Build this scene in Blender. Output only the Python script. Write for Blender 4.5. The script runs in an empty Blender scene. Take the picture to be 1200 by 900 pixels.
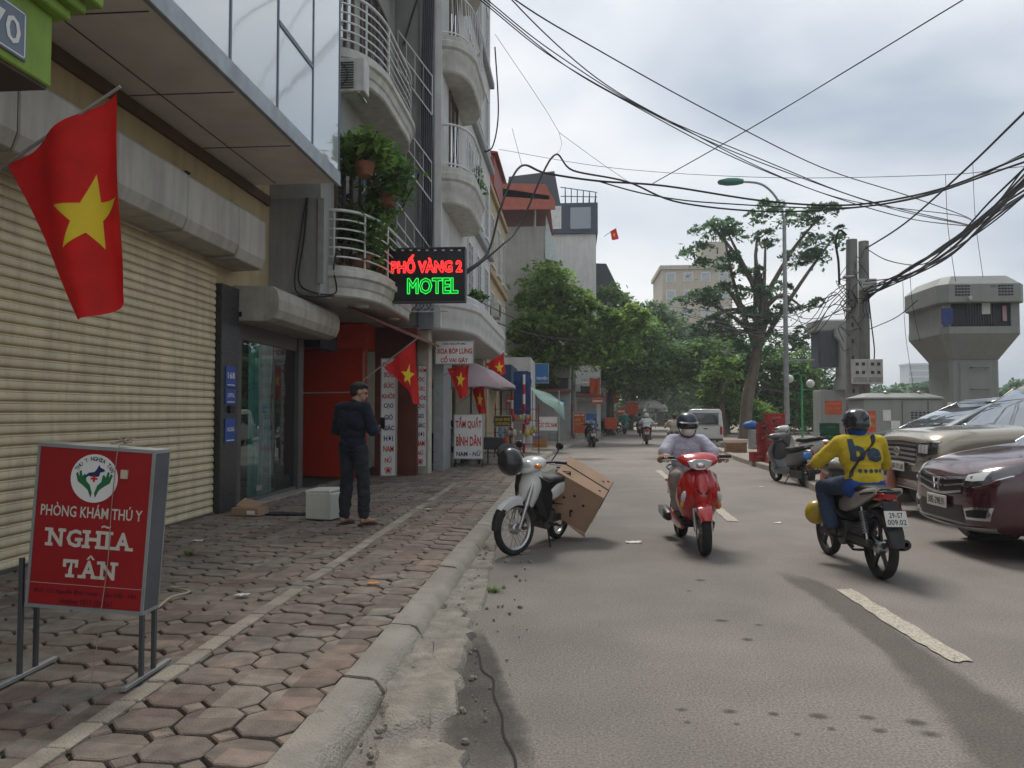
import bpy, bmesh, math, random
import numpy as np
from mathutils import Vector as V, Matrix, Euler, noise
R = math.radians
rnd = random.Random(7)
S = bpy.context.scene
COL = S.collection

# ------------------------------------------------------------ camera
CAM_H = 1.5
cd = bpy.data.cameras.new('camera'); cam = bpy.data.objects.new('camera', cd); COL.objects.link(cam)
cd.sensor_width = 36; cd.lens = 27.0; cd.clip_start = .05; cd.clip_end = 3000
cam.location = (0, 0, CAM_H); cam.rotation_euler = (R(90 + 2.16), 0, R(4.57))
S.camera = cam
CR = cam.rotation_euler.to_matrix()
def ray(px, py): return CR @ V(((px - 600) / 900, (450 - py) / 900, -1))
def at(px, py, z=0.0):
    d = ray(px, py); t = (z - CAM_H) / d.z; return V((0, 0, CAM_H)) + d * t
def aty(px, py, y):
    d = ray(px, py); return V((0, 0, CAM_H)) + d * (y / d.y)
def atx(px, py, x):
    d = ray(px, py); return V((0, 0, CAM_H)) + d * (x / d.x)

# ------------------------------------------------------------ world, sun, exposure
w = bpy.data.worlds.new('World'); S.world = w; w.use_nodes = True
nt = w.node_tree; nt.nodes.clear()
N = nt.nodes.new; L = nt.links.new
out = N('ShaderNodeOutputWorld'); mixs = N('ShaderNodeMixShader'); b1 = N('ShaderNodeBackground'); b2 = N('ShaderNodeBackground')
sky = N('ShaderNodeTexSky'); sky.sky_type = 'NISHITA'; sky.sun_disc = False
SUN_EL, SUN_AZ = 58, -14          # degrees; azimuth from +Y towards +X
sky.sun_elevation = R(SUN_EL); sky.sun_rotation = R(SUN_AZ); sky.dust_density = 3
b1.inputs[1].default_value = .08
SKYLOC = (4.1, .3, 2.2)
tc = N('ShaderNodeTexCoord'); mp = N('ShaderNodeMapping'); mp.inputs['Scale'].default_value = (1, 1, 2.6)
L(tc.outputs['Generated'], mp.inputs[0])
nz = N('ShaderNodeTexNoise'); nz.inputs['Scale'].default_value = 1.35; nz.inputs['Detail'].default_value = 7; nz.inputs['Roughness'].default_value = .47; nz.inputs['Distortion'].default_value = .35
mp.inputs['Location'].default_value = SKYLOC
L(mp.outputs[0], nz.inputs[0])
rp = N('ShaderNodeValToRGB'); cr = rp.color_ramp
cr.elements[0].position = .36; cr.elements[0].color = (.25, .305, .375, 1)
cr.elements[1].position = .62; cr.elements[1].color = (.71, .715, .715, 1)
e = cr.elements.new(.5); e.color = (.50, .535, .575, 1)
L(nz.outputs[0], rp.inputs[0])
L(rp.outputs[0], b2.inputs[0]); b2.inputs[1].default_value = .72
L(sky.outputs[0], b1.inputs[0]); mixs.inputs[0].default_value = .88
L(b1.outputs[0], mixs.inputs[1]); L(b2.outputs[0], mixs.inputs[2]); L(mixs.outputs[0], out.inputs[0])
sl = bpy.data.lights.new('sun', 'SUN'); sl.energy = 1.5; sl.angle = R(18); sl.color = (1, .94, .86)
so = bpy.data.objects.new('sun', sl); COL.objects.link(so)
sd = V((math.sin(R(SUN_AZ)) * math.cos(R(SUN_EL)), math.cos(R(SUN_AZ)) * math.cos(R(SUN_EL)), math.sin(R(SUN_EL))))
so.rotation_euler = sd.to_track_quat('Z', 'Y').to_euler(); so.location = (0, 0, 40)
S.view_settings.view_transform = 'Standard'; S.view_settings.look = 'None'
S.view_settings.exposure = 1.02; S.view_settings.gamma = 1
S.cycles.use_denoising = True; S.cycles.max_bounces = 6; S.cycles.diffuse_bounces = 3; S.cycles.glossy_bounces = 3; S.cycles.transparent_max_bounces = 12
S.cycles.caustics_reflective = False; S.cycles.caustics_refractive = False

# ------------------------------------------------------------ materials
MATS = {}
def hexc(h):
    h = h.lstrip('#'); o = []
    for i in (0, 2, 4):
        c = int(h[i:i + 2], 16) / 255; o.append(c / 12.92 if c < .04045 else ((c + .055) / 1.055) ** 2.4)
    return tuple(o)
def M(name, col=None, rough=.6, metal=0, var=.14, vs=5, bump=0, bs=70, dirt=0, dcol=(.045, .04, .034), ds=1.6, streak=False,
      rand=0, coat=0, spec=.4, emit=0, island=0, snap=0, col2=None, trans=0, stretch=None, speck=0, ss=170):
    if name in MATS: return MATS[name]
    m = bpy.data.materials.new(name); m.use_nodes = True; MATS[name] = m
    t = m.node_tree; n = t.nodes.new; l = t.links.new; p = t.nodes['Principled BSDF']
    if isinstance(col, str): col = hexc(col)
    if isinstance(col2, str): col2 = hexc(col2)
    p.inputs['Roughness'].default_value = rough; p.inputs['Metallic'].default_value = metal
    p.inputs['Specular IOR Level'].default_value = spec; p.inputs['Coat Weight'].default_value = coat; p.inputs['Coat Roughness'].default_value = .08
    g = n('ShaderNodeNewGeometry'); pos = g.outputs['Position']
    if stretch:
        mpn = n('ShaderNodeMapping'); mpn.inputs['Scale'].default_value = stretch; l(pos, mpn.inputs[0]); pos = mpn.outputs[0]
    no = n('ShaderNodeTexNoise'); no.inputs['Scale'].default_value = vs; no.inputs['Detail'].default_value = 6; l(pos, no.inputs[0])
    mr = n('ShaderNodeMapRange'); mr.inputs[1].default_value = .3; mr.inputs[2].default_value = .7
    mr.inputs[3].default_value = 1 - var; mr.inputs[4].default_value = 1 + var; l(no.outputs[0], mr.inputs[0])
    fac = mr.outputs[0]
    def mul(a, b):
        q = n('ShaderNodeMath'); q.operation = 'MULTIPLY'; l(a, q.inputs[0]); l(b, q.inputs[1]); return q.outputs[0]
    def rng(s, k):
        q = n('ShaderNodeMapRange'); q.inputs[3].default_value = 1 - k; q.inputs[4].default_value = 1 + k; l(s, q.inputs[0]); return q.outputs[0]
    if rand: fac = mul(fac, rng(n('ShaderNodeObjectInfo').outputs['Random'], rand))
    if speck:
        sn_ = n('ShaderNodeTexNoise'); sn_.inputs['Scale'].default_value = ss; sn_.inputs['Detail'].default_value = 3; l(g.outputs['Position'], sn_.inputs[0])
        sq = n('ShaderNodeMapRange'); sq.inputs[1].default_value = .3; sq.inputs[2].default_value = .7; sq.inputs[3].default_value = 1 - speck; sq.inputs[4].default_value = 1 + speck; l(sn_.outputs[0], sq.inputs[0]); fac = mul(fac, sq.outputs[0])
    wn = None
    if island: wn = g.outputs['Random Per Island']; fac = mul(fac, rng(wn, island))
    if snap:
        sn = n('ShaderNodeVectorMath'); sn.operation = 'SNAP'; sn.inputs[1].default_value = (snap, snap, 50); l(g.outputs['Position'], sn.inputs[0])
        wnn = n('ShaderNodeTexWhiteNoise'); l(sn.outputs[0], wnn.inputs[0]); wn = wnn.outputs[0]; fac = mul(fac, rng(wn, .28))
    cn = n('ShaderNodeMix'); cn.data_type = 'RGBA'; cn.blend_type = 'MULTIPLY'; cn.inputs[0].default_value = 1
    if col2 is not None:
        c2 = n('ShaderNodeMix'); c2.data_type = 'RGBA'; c2.inputs[6].default_value = (*col, 1); c2.inputs[7].default_value = (*col2, 1)
        if wn is not None:
            l(wnn.outputs[1] if snap else wn, c2.inputs[0])
        else:
            n3 = n('ShaderNodeTexNoise'); n3.inputs['Scale'].default_value = vs * .45; n3.inputs['Detail'].default_value = 5; l(pos, n3.inputs[0])
            q = n('ShaderNodeMapRange'); q.inputs[1].default_value = .4; q.inputs[2].default_value = .6; l(n3.outputs[0], q.inputs[0]); l(q.outputs[0], c2.inputs[0])
        l(c2.outputs[2], cn.inputs[6])
    else: cn.inputs[6].default_value = (*col, 1)
    l(fac, cn.inputs[7])
    res = cn.outputs[2]
    if dirt:
        mp = n('ShaderNodeMapping'); mp.inputs['Scale'].default_value = (1, 1, .12) if streak else (1, 1, 1); l(g.outputs['Position'], mp.inputs[0])
        dn = n('ShaderNodeTexNoise'); dn.inputs['Scale'].default_value = ds * (4 if streak else 1); dn.inputs['Detail'].default_value = 8; dn.inputs['Roughness'].default_value = .65; l(mp.outputs[0], dn.inputs[0])
        q = n('ShaderNodeMapRange'); q.inputs[1].default_value = .45; q.inputs[2].default_value = .75; q.inputs[4].default_value = dirt; l(dn.outputs[0], q.inputs[0])
        dm = n('ShaderNodeMix'); dm.data_type = 'RGBA'; l(q.outputs[0], dm.inputs[0]); l(res, dm.inputs[6]); dm.inputs[7].default_value = (*dcol, 1); res = dm.outputs[2]
    l(res, p.inputs['Base Color'])
    if rough > .15:
        q = n('ShaderNodeMapRange'); q.inputs[3].default_value = max(.05, rough - .1); q.inputs[4].default_value = min(1, rough + .1); l(no.outputs[0], q.inputs[0]); l(q.outputs[0], p.inputs['Roughness'])
    if bump:
        bn = n('ShaderNodeTexNoise'); bn.inputs['Scale'].default_value = bs; bn.inputs['Detail'].default_value = 5; l(pos, bn.inputs[0])
        bp = n('ShaderNodeBump'); bp.inputs['Strength'].default_value = bump; bp.inputs['Distance'].default_value = .02; l(bn.outputs[0], bp.inputs['Height']); l(bp.outputs[0], p.inputs['Normal'])
    if emit:
        l(res, p.inputs['Emission Color']); p.inputs['Emission Strength'].default_value = emit
    if trans:
        tr = n('ShaderNodeBsdfTranslucent'); l(res, tr.inputs[0]); ms = n('ShaderNodeMixShader'); ms.inputs[0].default_value = trans
        l(p.outputs[0], ms.inputs[1]); l(tr.outputs[0], ms.inputs[2]); l(ms.outputs[0], t.nodes['Material Output'].inputs[0])
    return m
def glass(name, tint=(.75, .82, .84), refl=.5, rough=.02, base=(.02, .03, .035), clear=0.0):
    """window glass: dark body with mirror reflection; clear>0 lets that share through"""
    if name in MATS: return MATS[name]
    m = bpy.data.materials.new(name); m.use_nodes = True; MATS[name] = m
    t = m.node_tree; n = t.nodes.new; l = t.links.new; p = t.nodes['Principled BSDF']
    p.inputs['Base Color'].default_value = (*base, 1); p.inputs['Roughness'].default_value = .3
    gl = n('ShaderNodeBsdfGlossy'); gl.inputs[0].default_value = (*tint, 1); gl.inputs[1].default_value = rough
    fr = n('ShaderNodeFresnel'); fr.inputs[0].default_value = 1.5
    mr = n('ShaderNodeMapRange'); mr.inputs[1].default_value = .04; mr.inputs[2].default_value = .6; mr.inputs[3].default_value = refl; mr.inputs[4].default_value = 1; l(fr.outputs[0], mr.inputs[0])
    nzz = n('ShaderNodeTexNoise'); nzz.inputs['Scale'].default_value = 1.3; g = n('ShaderNodeNewGeometry'); l(g.outputs['Position'], nzz.inputs[0])
    bp = n('ShaderNodeBump'); bp.inputs['Strength'].default_value = .05; bp.inputs['Distance'].default_value = .05; l(nzz.outputs[0], bp.inputs['Height']); l(bp.outputs[0], gl.inputs['Normal'])
    body = p.outputs[0]
    if clear:
        tb = n('ShaderNodeBsdfTransparent'); tb.inputs[0].default_value = (*tint, 1); mc = n('ShaderNodeMixShader'); mc.inputs[0].default_value = clear
        l(body, mc.inputs[1]); l(tb.outputs[0], mc.inputs[2]); body = mc.outputs[0]
    ms = n('ShaderNodeMixShader'); l(mr.outputs[0], ms.inputs[0]); l(body, ms.inputs[1]); l(gl.outputs[0], ms.inputs[2]); l(ms.outputs[0], t.nodes['Material Output'].inputs[0])
    return m

def softspot(name, col, amt):
    """stain that thins out towards its ragged rim"""
    if name in MATS: return MATS[name]
    m = M(name, col, .85, var=.3, vs=12); t = m.node_tree; n = t.nodes.new; l = t.links.new; p = t.nodes['Principled BSDF']
    tc_ = n('ShaderNodeTexCoord'); mp_ = n('ShaderNodeMapping'); mp_.inputs['Location'].default_value = (-1, -1, 0); mp_.inputs['Scale'].default_value = (2, 2, 0); l(tc_.outputs['Generated'], mp_.inputs[0])
    ln = n('ShaderNodeVectorMath'); ln.operation = 'LENGTH'; l(mp_.outputs[0], ln.inputs[0]); no = n('ShaderNodeTexNoise'); no.inputs['Scale'].default_value = 9; g_ = n('ShaderNodeNewGeometry'); l(g_.outputs['Position'], no.inputs[0])
    ad = n('ShaderNodeMath'); ad.operation = 'ADD'; l(ln.outputs['Value'], ad.inputs[0]); l(no.outputs[0], ad.inputs[1])
    mr = n('ShaderNodeMapRange'); mr.inputs[1].default_value = .7; mr.inputs[2].default_value = 1.4; mr.inputs[3].default_value = amt; mr.inputs[4].default_value = 0; l(ad.outputs[0], mr.inputs[0]); l(mr.outputs[0], p.inputs['Alpha']); return m

# ------------------------------------------------------------ objects
WROOT = {}
def tag(o, label=None, cat=None, group=None, kind=None):
    if label: o['label'] = label
    if cat: o['category'] = cat
    if group: o['group'] = group
    if kind: o['kind'] = kind
    return o
def thing(name, label, cat, loc=(0, 0, 0), rz=0, group=None, world=False):
    o = bpy.data.objects.new(name, None); COL.objects.link(o); o.empty_display_size = .2
    o.location = loc; o.rotation_euler = (0, 0, rz)
    if world: WROOT[o.name] = V(loc)
    return tag(o, label, cat, group)
def root_off(p):
    while p is not None:
        if p.name in WROOT: return WROOT[p.name]
        p = p.parent
    return None
def mkobj(name, me, parent=None):
    o = bpy.data.objects.new(name, me); COL.objects.link(o)
    if parent is not None: o.parent = parent
    return o
def dup(o, parent=None, label=None, loc=None, rz=None, group=None):
    c = o.copy(); COL.objects.link(c); c.parent = parent
    if label: c['label'] = label
    if group: c['group'] = group
    if loc is not None: c.location = loc
    if rz is not None: c.rotation_euler = (0, 0, rz)
    for ch in list(KIDS(o)): dup(ch, c)
    return c
def KIDS(o): return [x for x in COL.objects if x.parent == o]

class MB:
    def __init__(s): s.v = []; s.f = []; s.m = []; s.k = 0
    def mat(s, k): s.k = k; return s
    def add(s, vs, fs):
        b = len(s.v); s.v += [tuple(x) for x in vs]; s.f += [tuple(i + b for i in f) for f in fs]; s.m += [s.k] * len(fs); return s
    def box(s, x0, x1, y0, y1, z0, z1, mx=None):
        vs = [V((x, y, z)) for z in (z0, z1) for y in (y0, y1) for x in (x0, x1)]
        if mx is not None: vs = [mx @ v for v in vs]
        return s.add(vs, [(0, 2, 3, 1), (4, 5, 7, 6), (0, 1, 5, 4), (2, 6, 7, 3), (0, 4, 6, 2), (1, 3, 7, 5)])
    def cbox(s, c, d, rot=(0, 0, 0)):
        return s.box(-d[0] / 2, d[0] / 2, -d[1] / 2, d[1] / 2, -d[2] / 2, d[2] / 2, Matrix.Translation(V(c)) @ Euler(rot).to_matrix().to_4x4())
    def frame(s, d):
        d = V(d).normalized(); u = d.cross(V((0, 0, 1)))
        if u.length < 1e-3: u = d.cross(V((0, 1, 0)))
        u.normalize(); return u, u.cross(d)
    def cyl(s, p0, p1, r0, r1=None, n=10, caps=True):
        p0, p1 = V(p0), V(p1); r1 = r0 if r1 is None else r1; u, w_ = s.frame(p1 - p0)
        vs = [p + (u * math.cos(2 * math.pi * i / n) + w_ * math.sin(2 * math.pi * i / n)) * r for p, r in ((p0, r0), (p1, r1)) for i in range(n)]
        fs = [(i, (i + 1) % n, n + (i + 1) % n, n + i) for i in range(n)]
        if caps: fs += [tuple(range(n))[::-1], tuple(range(n, 2 * n))]
        return s.add(vs, fs)
    def tube(s, pts, r, n=6, caps=True):
        pts = [V(p) for p in pts]; k = len(pts); vs = []; pu = None
        for i, p in enumerate(pts):
            d = (pts[min(i + 1, k - 1)] - pts[max(i - 1, 0)])
            if d.length < 1e-9: d = V((0, 0, 1))
            d.normalize()
            if pu is None: u, _ = s.frame(d)
            else:
                u = pu - d * pu.dot(d)
                if u.length < 1e-4: u, _ = s.frame(d)
                u.normalize()
            pu = u; w_ = d.cross(u); rr = r[i] if isinstance(r, (list, tuple)) else r
            vs += [p + (u * math.cos(2 * math.pi * j / n) + w_ * math.sin(2 * math.pi * j / n)) * rr for j in range(n)]
        fs = [(i * n + j, i * n + (j + 1) % n, (i + 1) * n + (j + 1) % n, (i + 1) * n + j) for i in range(k - 1) for j in range(n)]
        if caps: fs += [tuple(range(n))[::-1], tuple(range((k - 1) * n, k * n))]
        return s.add(vs, fs)
    def loft(s, rings, cap=True, closed=True):
        n = len(rings[0]); vs = [p for r in rings for p in r]; m = n if closed else n - 1
        fs = [(i * n + j, i * n + (j + 1) % n, (i + 1) * n + (j + 1) % n, (i + 1) * n + j) for i in range(len(rings) - 1) for j in range(m)]
        if cap and closed: fs += [tuple(range(n))[::-1], tuple(range((len(rings) - 1) * n, len(rings) * n))]
        return s.add(vs, fs)
    def lathe(s, prof, o=(0, 0, 0), ax=(0, 0, 1), n=24, loop=False):
        o = V(o); ax = V(ax).normalized(); u, w_ = s.frame(ax); k = len(prof)
        vs = [o + ax * h + (u * math.cos(2 * math.pi * j / n) + w_ * math.sin(2 * math.pi * j / n)) * r for r, h in prof for j in range(n)]
        kk = k if loop else k - 1
        return s.add(vs, [(i * n + j, i * n + (j + 1) % n, ((i + 1) % k) * n + (j + 1) % n, ((i + 1) % k) * n + j) for i in range(kk) for j in range(n)])
    def prism(s, poly, ext):
        ext = V(ext); n = len(poly); p = [V(q) for q in poly]
        return s.add(p + [q + ext for q in p], [tuple(range(n))[::-1], tuple(range(n, 2 * n))] + [(i, (i + 1) % n, n + (i + 1) % n, n + i) for i in range(n)])
    def ell(s, c, r, rot=None, nu=16, nv=10):
        c = V(c); mx = Euler(rot).to_matrix() if rot is not None else Matrix.Identity(3)
        if not isinstance(r, (tuple, list)): r = (r, r, r)
        vs = [c + mx @ V((0, 0, r[2]))]
        for i in range(1, nv):
            a = math.pi * i / nv
            vs += [c + mx @ V((r[0] * math.sin(a) * math.cos(2 * math.pi * j / nu), r[1] * math.sin(a) * math.sin(2 * math.pi * j / nu), r[2] * math.cos(a))) for j in range(nu)]
        vs.append(c + mx @ V((0, 0, -r[2]))); e = len(vs) - 1
        fs = [(0, 1 + j, 1 + (j + 1) % nu) for j in range(nu)]
        for i in range(nv - 2):
            b = 1 + i * nu; fs += [(b + j, b + nu + j, b + nu + (j + 1) % nu, b + (j + 1) % nu) for j in range(nu)]
        b = 1 + (nv - 2) * nu; fs += [(b + j, e, b + (j + 1) % nu) for j in range(nu)]
        return s.add(vs, fs)
    def cap(s, a, b, ra, rb, n=12):
        """round cone from a to b"""
        a, b = V(a), V(b); d = b - a; u, w_ = s.frame(d); dn = d.normalized(); rings = []
        for k in range(4): t = -math.pi / 2 + (k + .35) * math.pi / 8; rings.append((a + dn * (ra * math.sin(t)), ra * math.cos(t)))
        rings += [(a, ra), (b, rb)]
        for k in range(4): t = (k + .65) * math.pi / 8; rings.append((b + dn * (rb * math.sin(t)), rb * math.cos(t)))
        return s.loft([[p + (u * math.cos(2 * math.pi * j / n) + w_ * math.sin(2 * math.pi * j / n)) * r for j in range(n)] for p, r in rings])
    def mesh(s, name, mats, smooth=None, bev=0, seg=1, off=None, recalc=True):
        me = bpy.data.meshes.new(name); vs = s.v
        if off is not None: vs = [(x - off.x, y - off.y, z - off.z) for x, y, z in vs]
        me.from_pydata(vs, [], s.f)
        if not isinstance(mats, (list, tuple)): mats = [mats]
        for m in mats: me.materials.append(m)
        if len(mats) > 1: me.polygons.foreach_set('material_index', s.m)
        if bev or recalc:
            bm = bmesh.new(); bm.from_mesh(me)
            if recalc: bmesh.ops.recalc_face_normals(bm, faces=bm.faces)
            if bev:
                ed = [e_ for e_ in bm.edges if len(e_.link_faces) == 2 and e_.calc_face_angle(0) > .6]
                bmesh.ops.bevel(bm, geom=ed, offset=bev, segments=seg, affect='EDGES', profile=.6, clamp_overlap=True)
            bm.to_mesh(me); bm.free()
        if smooth is not None:
            me.polygons.foreach_set('use_smooth', [True] * len(me.polygons)); me.set_sharp_from_angle(angle=R(smooth))
        me.update(); return me
    def build(s, name, mats, parent=None, smooth=None, bev=0, seg=1, label=None, cat=None, group=None, kind=None, recalc=True):
        o = mkobj(name, s.mesh(name, mats, smooth, bev, seg, root_off(parent), recalc), parent)
        return tag(o, label, cat, group, kind)
def B(x0, x1, y0, y1, z0, z1): return MB().box(x0, x1, y0, y1, z0, z1)
def sect(y, z, wx, wz, p=2.6, n=20, tilt=0, x=0, flat=None):
    """superellipse ring across x/z at y, tilted about x"""
    o = []
    for i in range(n):
        a = 2 * math.pi * i / n; c, s_ = math.cos(a), math.sin(a)
        px = wx * math.copysign(abs(c) ** (2 / p), c); pz = wz * math.copysign(abs(s_) ** (2 / p), s_)
        if flat is not None: pz = max(pz, -flat)
        o.append(V((x + px, y - math.sin(tilt) * pz, z + math.cos(tilt) * pz)))
    return o
FACE = {'-Y': Euler((R(90), 0, 0)).to_matrix(), '+X': (Euler((0, 0, R(90))).to_matrix() @ Euler((R(90), 0, 0)).to_matrix()),
        '-X': (Euler((0, 0, R(-90))).to_matrix() @ Euler((R(90), 0, 0)).to_matrix()), '+Y': (Euler((0, 0, R(180))).to_matrix() @ Euler((R(90), 0, 0)).to_matrix())}
def text(body, mat, parent, c, wd, ht=None, face='-Y', bold=.0, name='lettering', ext=.003, res=2):
    cu = bpy.data.curves.new('t', 'FONT'); cu.body = body; cu.align_x = 'CENTER'; cu.extrude = 0; cu.offset = bold; cu.resolution_u = res
    ob = bpy.data.objects.new('t', cu)
    me = bpy.data.meshes.new_from_object(ob); bpy.data.objects.remove(ob); bpy.data.curves.remove(cu)
    n = len(me.vertices); a = np.empty(n * 3); me.vertices.foreach_get('co', a); a = a.reshape(-1, 3)
    lo, hi = a.min(0), a.max(0); sx = wd / (hi[0] - lo[0]); sy = (ht / (hi[1] - lo[1])) if ht else sx
    a = (a - (lo + hi) / 2) * (sx, sy, 1)
    mx = FACE[face] if isinstance(face, str) else face
    a[:, 2] += ext
    a = a @ np.array(mx).T + np.array(c)
    off = root_off(parent)
    if off is not None: a -= np.array(off)
    me.vertices.foreach_set('co', a.ravel()); me.materials.clear(); me.materials.append(mat); me.update(); me.name = name
    return mkobj(name, me, parent)
TMP = bpy.data.scenes.new('tmp')
def evalmods(me, mods):
    """mesh after the given modifiers, worked out in a scratch scene"""
    ob = bpy.data.objects.new('tmp', me); TMP.collection.objects.link(ob)
    for typ, kw in mods:
        md = ob.modifiers.new(typ, typ)
        for k, v in kw.items(): setattr(md, k, v)
    vl = TMP.view_layers[0]; vl.update()
    r = bpy.data.meshes.new_from_object(ob.evaluated_get(vl.depsgraph))
    bpy.data.objects.remove(ob); return r
def bez(a, b, sag, n=14):
    a, b = V(a), V(b); return [a.lerp(b, i / n) - V((0, 0, sag * 4 * (i / n) * (1 - i / n))) for i in range(n + 1)]
def spline(pts, k=6):
    pts = [V(p) for p in pts]; o = []
    for i in range(len(pts) - 1):
        p0, p1, p2, p3 = pts[max(i - 1, 0)], pts[i], pts[i + 1], pts[min(i + 2, len(pts) - 1)]
        for j in range(k):
            t = j / k; o.append(.5 * ((2 * p1) + (p2 - p0) * t + (2 * p0 - 5 * p1 + 4 * p2 - p3) * t * t + (3 * p1 - p0 - 3 * p2 + p3) * t ** 3))
    return o + [pts[-1]]
def bend(y):
    b = 0 if y < 22 else .13 * (y - 22) - .13 * 6 * (1 - math.exp(-(y - 22) / 6))
    if y > 75: b += .006 * (y - 75) ** 2
    return b
# ------------------------------------------------------------ ground, road, pavements
asph = M('asphalt', (.235, .211, .190), .78, var=.16, vs=1.1, bump=.7, bs=190, dirt=.55, dcol=(.175, .157, .142), ds=.45, speck=.42, ss=75)
asph2 = M('asphalt_patch', (.125, .115, .107), .85, var=.25, vs=3, bump=.9, bs=150, dirt=.5, dcol=(.19, .175, .16), ds=2.2)
conc = M('kerb_concrete', (.31, .285, .245), .85, var=.22, vs=6, bump=.8, bs=60, dirt=.55, dcol=(.12, .105, .085), ds=3)
conc2 = M('gutter_concrete', (.29, .265, .225), .9, var=.25, vs=9, bump=1, bs=70, dirt=.5, dcol=(.11, .10, .08), ds=5)
def strip(name, ys, xl, xr, z, mat, **k):
    mb = MB(); vs = []; fs = []
    for i, y in enumerate(ys): vs += [(xl(y), y, z), (xr(y), y, z)]
    for i in range(len(ys) - 1): fs.append((2 * i, 2 * i + 1, 2 * i + 3, 2 * i + 2))
    return mb.add(vs, fs).build(name, mat, kind='structure', **k)
g = MB(); g.add([(-600, -300, -.06), (600, -300, -.06), (600, 1500, -.06), (-600, 1500, -.06)], [(0, 1, 2, 3)])
g.build('ground', M('earth', (.12, .115, .09), .95, var=.2, vs=.3, col2=(.07, .085, .05)), kind='structure')
YS = list(range(-12, 22, 2)) + list(range(22, 150, 3))
road = strip('road', YS, lambda y: -1.0 + bend(y), lambda y: (5.3 + bend(y)), 0, asph)
fore = strip('forecourt', [-12, 0, 8, 13.6], lambda y: 5.3, lambda y: 18, 0.0, M('forecourt_asphalt', (.20, .186, .17), .85, var=.2, vs=1.2, bump=.7, bs=120, dirt=.5, dcol=(.13, .12, .11), ds=.7))

# the pavement on the left: bed, octagonal stones, small square stones
X0, X1 = -5.3, -1.2
YP = [y for y in range(-10, 24, 2)] + list(range(24, 130, 3))
paveA = M('pavement_bed', (.075, .066, .056), .95, var=.35, vs=7, bump=1, bs=60)
sb = MB()
vs = []; fs = []
for i, y in enumerate(YP): vs += [(X0 - 1 + bend(y), y, .092), (X1 + bend(y), y, .092), (X1 + bend(y), y, -.05)]
for i in range(len(YP) - 1): fs += [(3 * i, 3 * i + 1, 3 * i + 4, 3 * i + 3), (3 * i + 1, 3 * i + 2, 3 * i + 5, 3 * i + 4)]
pave = sb.add(vs, fs).build('pavement', paveA, kind='structure')
stone = M('paving_stone', (.225, .155, .124), .8, var=.3, vs=9, bump=.6, bs=110, dirt=.6, dcol=(.13, .115, .095), ds=1.3, snap=.284, col2=(.20, .185, .155))
stone2 = M('small_paving_stone', (.25, .21, .17), .8, var=.25, vs=9, bump=.6, bs=110, dirt=.5, dcol=(.12, .11, .09), ds=2, snap=.13, col2=(.22, .165, .13))
PT, CH = .284, .072
def octa(mb, cx, cy, z, a, seed, tilt=.008):
    r = random.Random(seed); h = PT / 2 - .006; c = CH
    pts = [(-h + c, -h), (h - c, -h), (h, -h + c), (h, h - c), (h - c, h), (-h + c, h), (-h, h - c), (-h, -h + c)]
    tx, ty = r.uniform(-tilt, tilt), r.uniform(-tilt, tilt); z += r.uniform(-.004, .005)
    j = [(x + r.uniform(-.004, .004), y + r.uniform(-.004, .004)) for x, y in pts]
    k = .95; n = 8
    vs = [(cx + x, cy + y, z - .05) for x, y in j] + [(cx + x, cy + y, z - .005 + tx * x / h + ty * y / h) for x, y in j] + [(cx + x * k, cy + y * k, z + tx * x / h + ty * y / h) for x, y in j]
    mb.add(vs, [(i, (i + 1) % n, n + (i + 1) % n, n + i) for i in range(n)] + [(n + i, n + (i + 1) % n, 2 * n + (i + 1) % n, 2 * n + i) for i in range(n)] + [tuple(range(2 * n, 3 * n))])
def squa(mb, cx, cy, z, seed, s=1):
    r = random.Random(seed); h = (CH - .010) * s; z += r.uniform(-.006, .003); n = 4
    pts = [(0, -h), (h, 0), (0, h), (-h, 0)]
    vs = [(cx + x, cy + y, z - .05) for x, y in pts] + [(cx + x, cy + y, z - .008) for x, y in pts] + [(cx + x * .86, cy + y * .86, z) for x, y in pts]
    mb.add(vs, [(i, (i + 1) % n, n + (i + 1) % n, n + i) for i in range(n)] + [(n + i, n + (i + 1) % n, 2 * n + (i + 1) % n, 2 * n + i) for i in range(n)] + [tuple(range(2 * n, 3 * n))])
LINE_X = -2.12
cells = []; cells2 = []
ny = int(24 / PT)
for i in range(16):
    for j in range(ny):
        x = X1 - .012 - PT * (i + .5); y = 1.4 + PT * j
        px_ = 672 + 900 * x / y
        cells.append((-25 < px_ < 1225 and 484 + 1380 * .9 / y < 930, y * y + (x + 2) ** 2, x, y))
        cells2.append((-25 < 672 + 900 * (x + PT / 2) / y < 1225 and 484 + 1242 / y < 930, y * y + (x + 2) ** 2, x + PT / 2, y + PT / 2))
def lay(cells, fn, name, mat, off=0):
    cells = [c for c in cells if not (abs(c[2] - LINE_X) < (.10 if off == 0 else .07) )] if False else cells
    vis = sorted([c for c in cells if c[0]], key=lambda c: c[1])
    near = set(id(c) for c in vis[:290]); protos = []
    for k in range(12):
        mb = MB(); fn(mb, 0, 0, 0, k) ; protos.append(mb.mesh(name, mat, recalc=False))
    rest = MB()
    for c in cells:
        sd_ = hash((round(c[2] * 50), round(c[3] * 50))) & 0xffff
        z = .118 + .008 * noise.noise(V((c[2] * .9, c[3] * .9, 0)))
        if c[2] < -4.9 and c[3] > 9: continue
        if id(c) in near:
            o = mkobj(name, protos[sd_ % 12], pave); o.location = (c[2], c[3], z); o.rotation_euler = (0, 0, [0, R(90), R(180), R(270)][sd_ % 4])
        else: fn(rest, c[2], c[3], z, sd_ % 12)
    rest.build('far_' + name, mat, pave, kind='stuff', recalc=False)
lay(cells, lambda mb, x, y, z, k: octa(mb, x, y, z, 0, k), 'paving_stone', stone)
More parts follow.
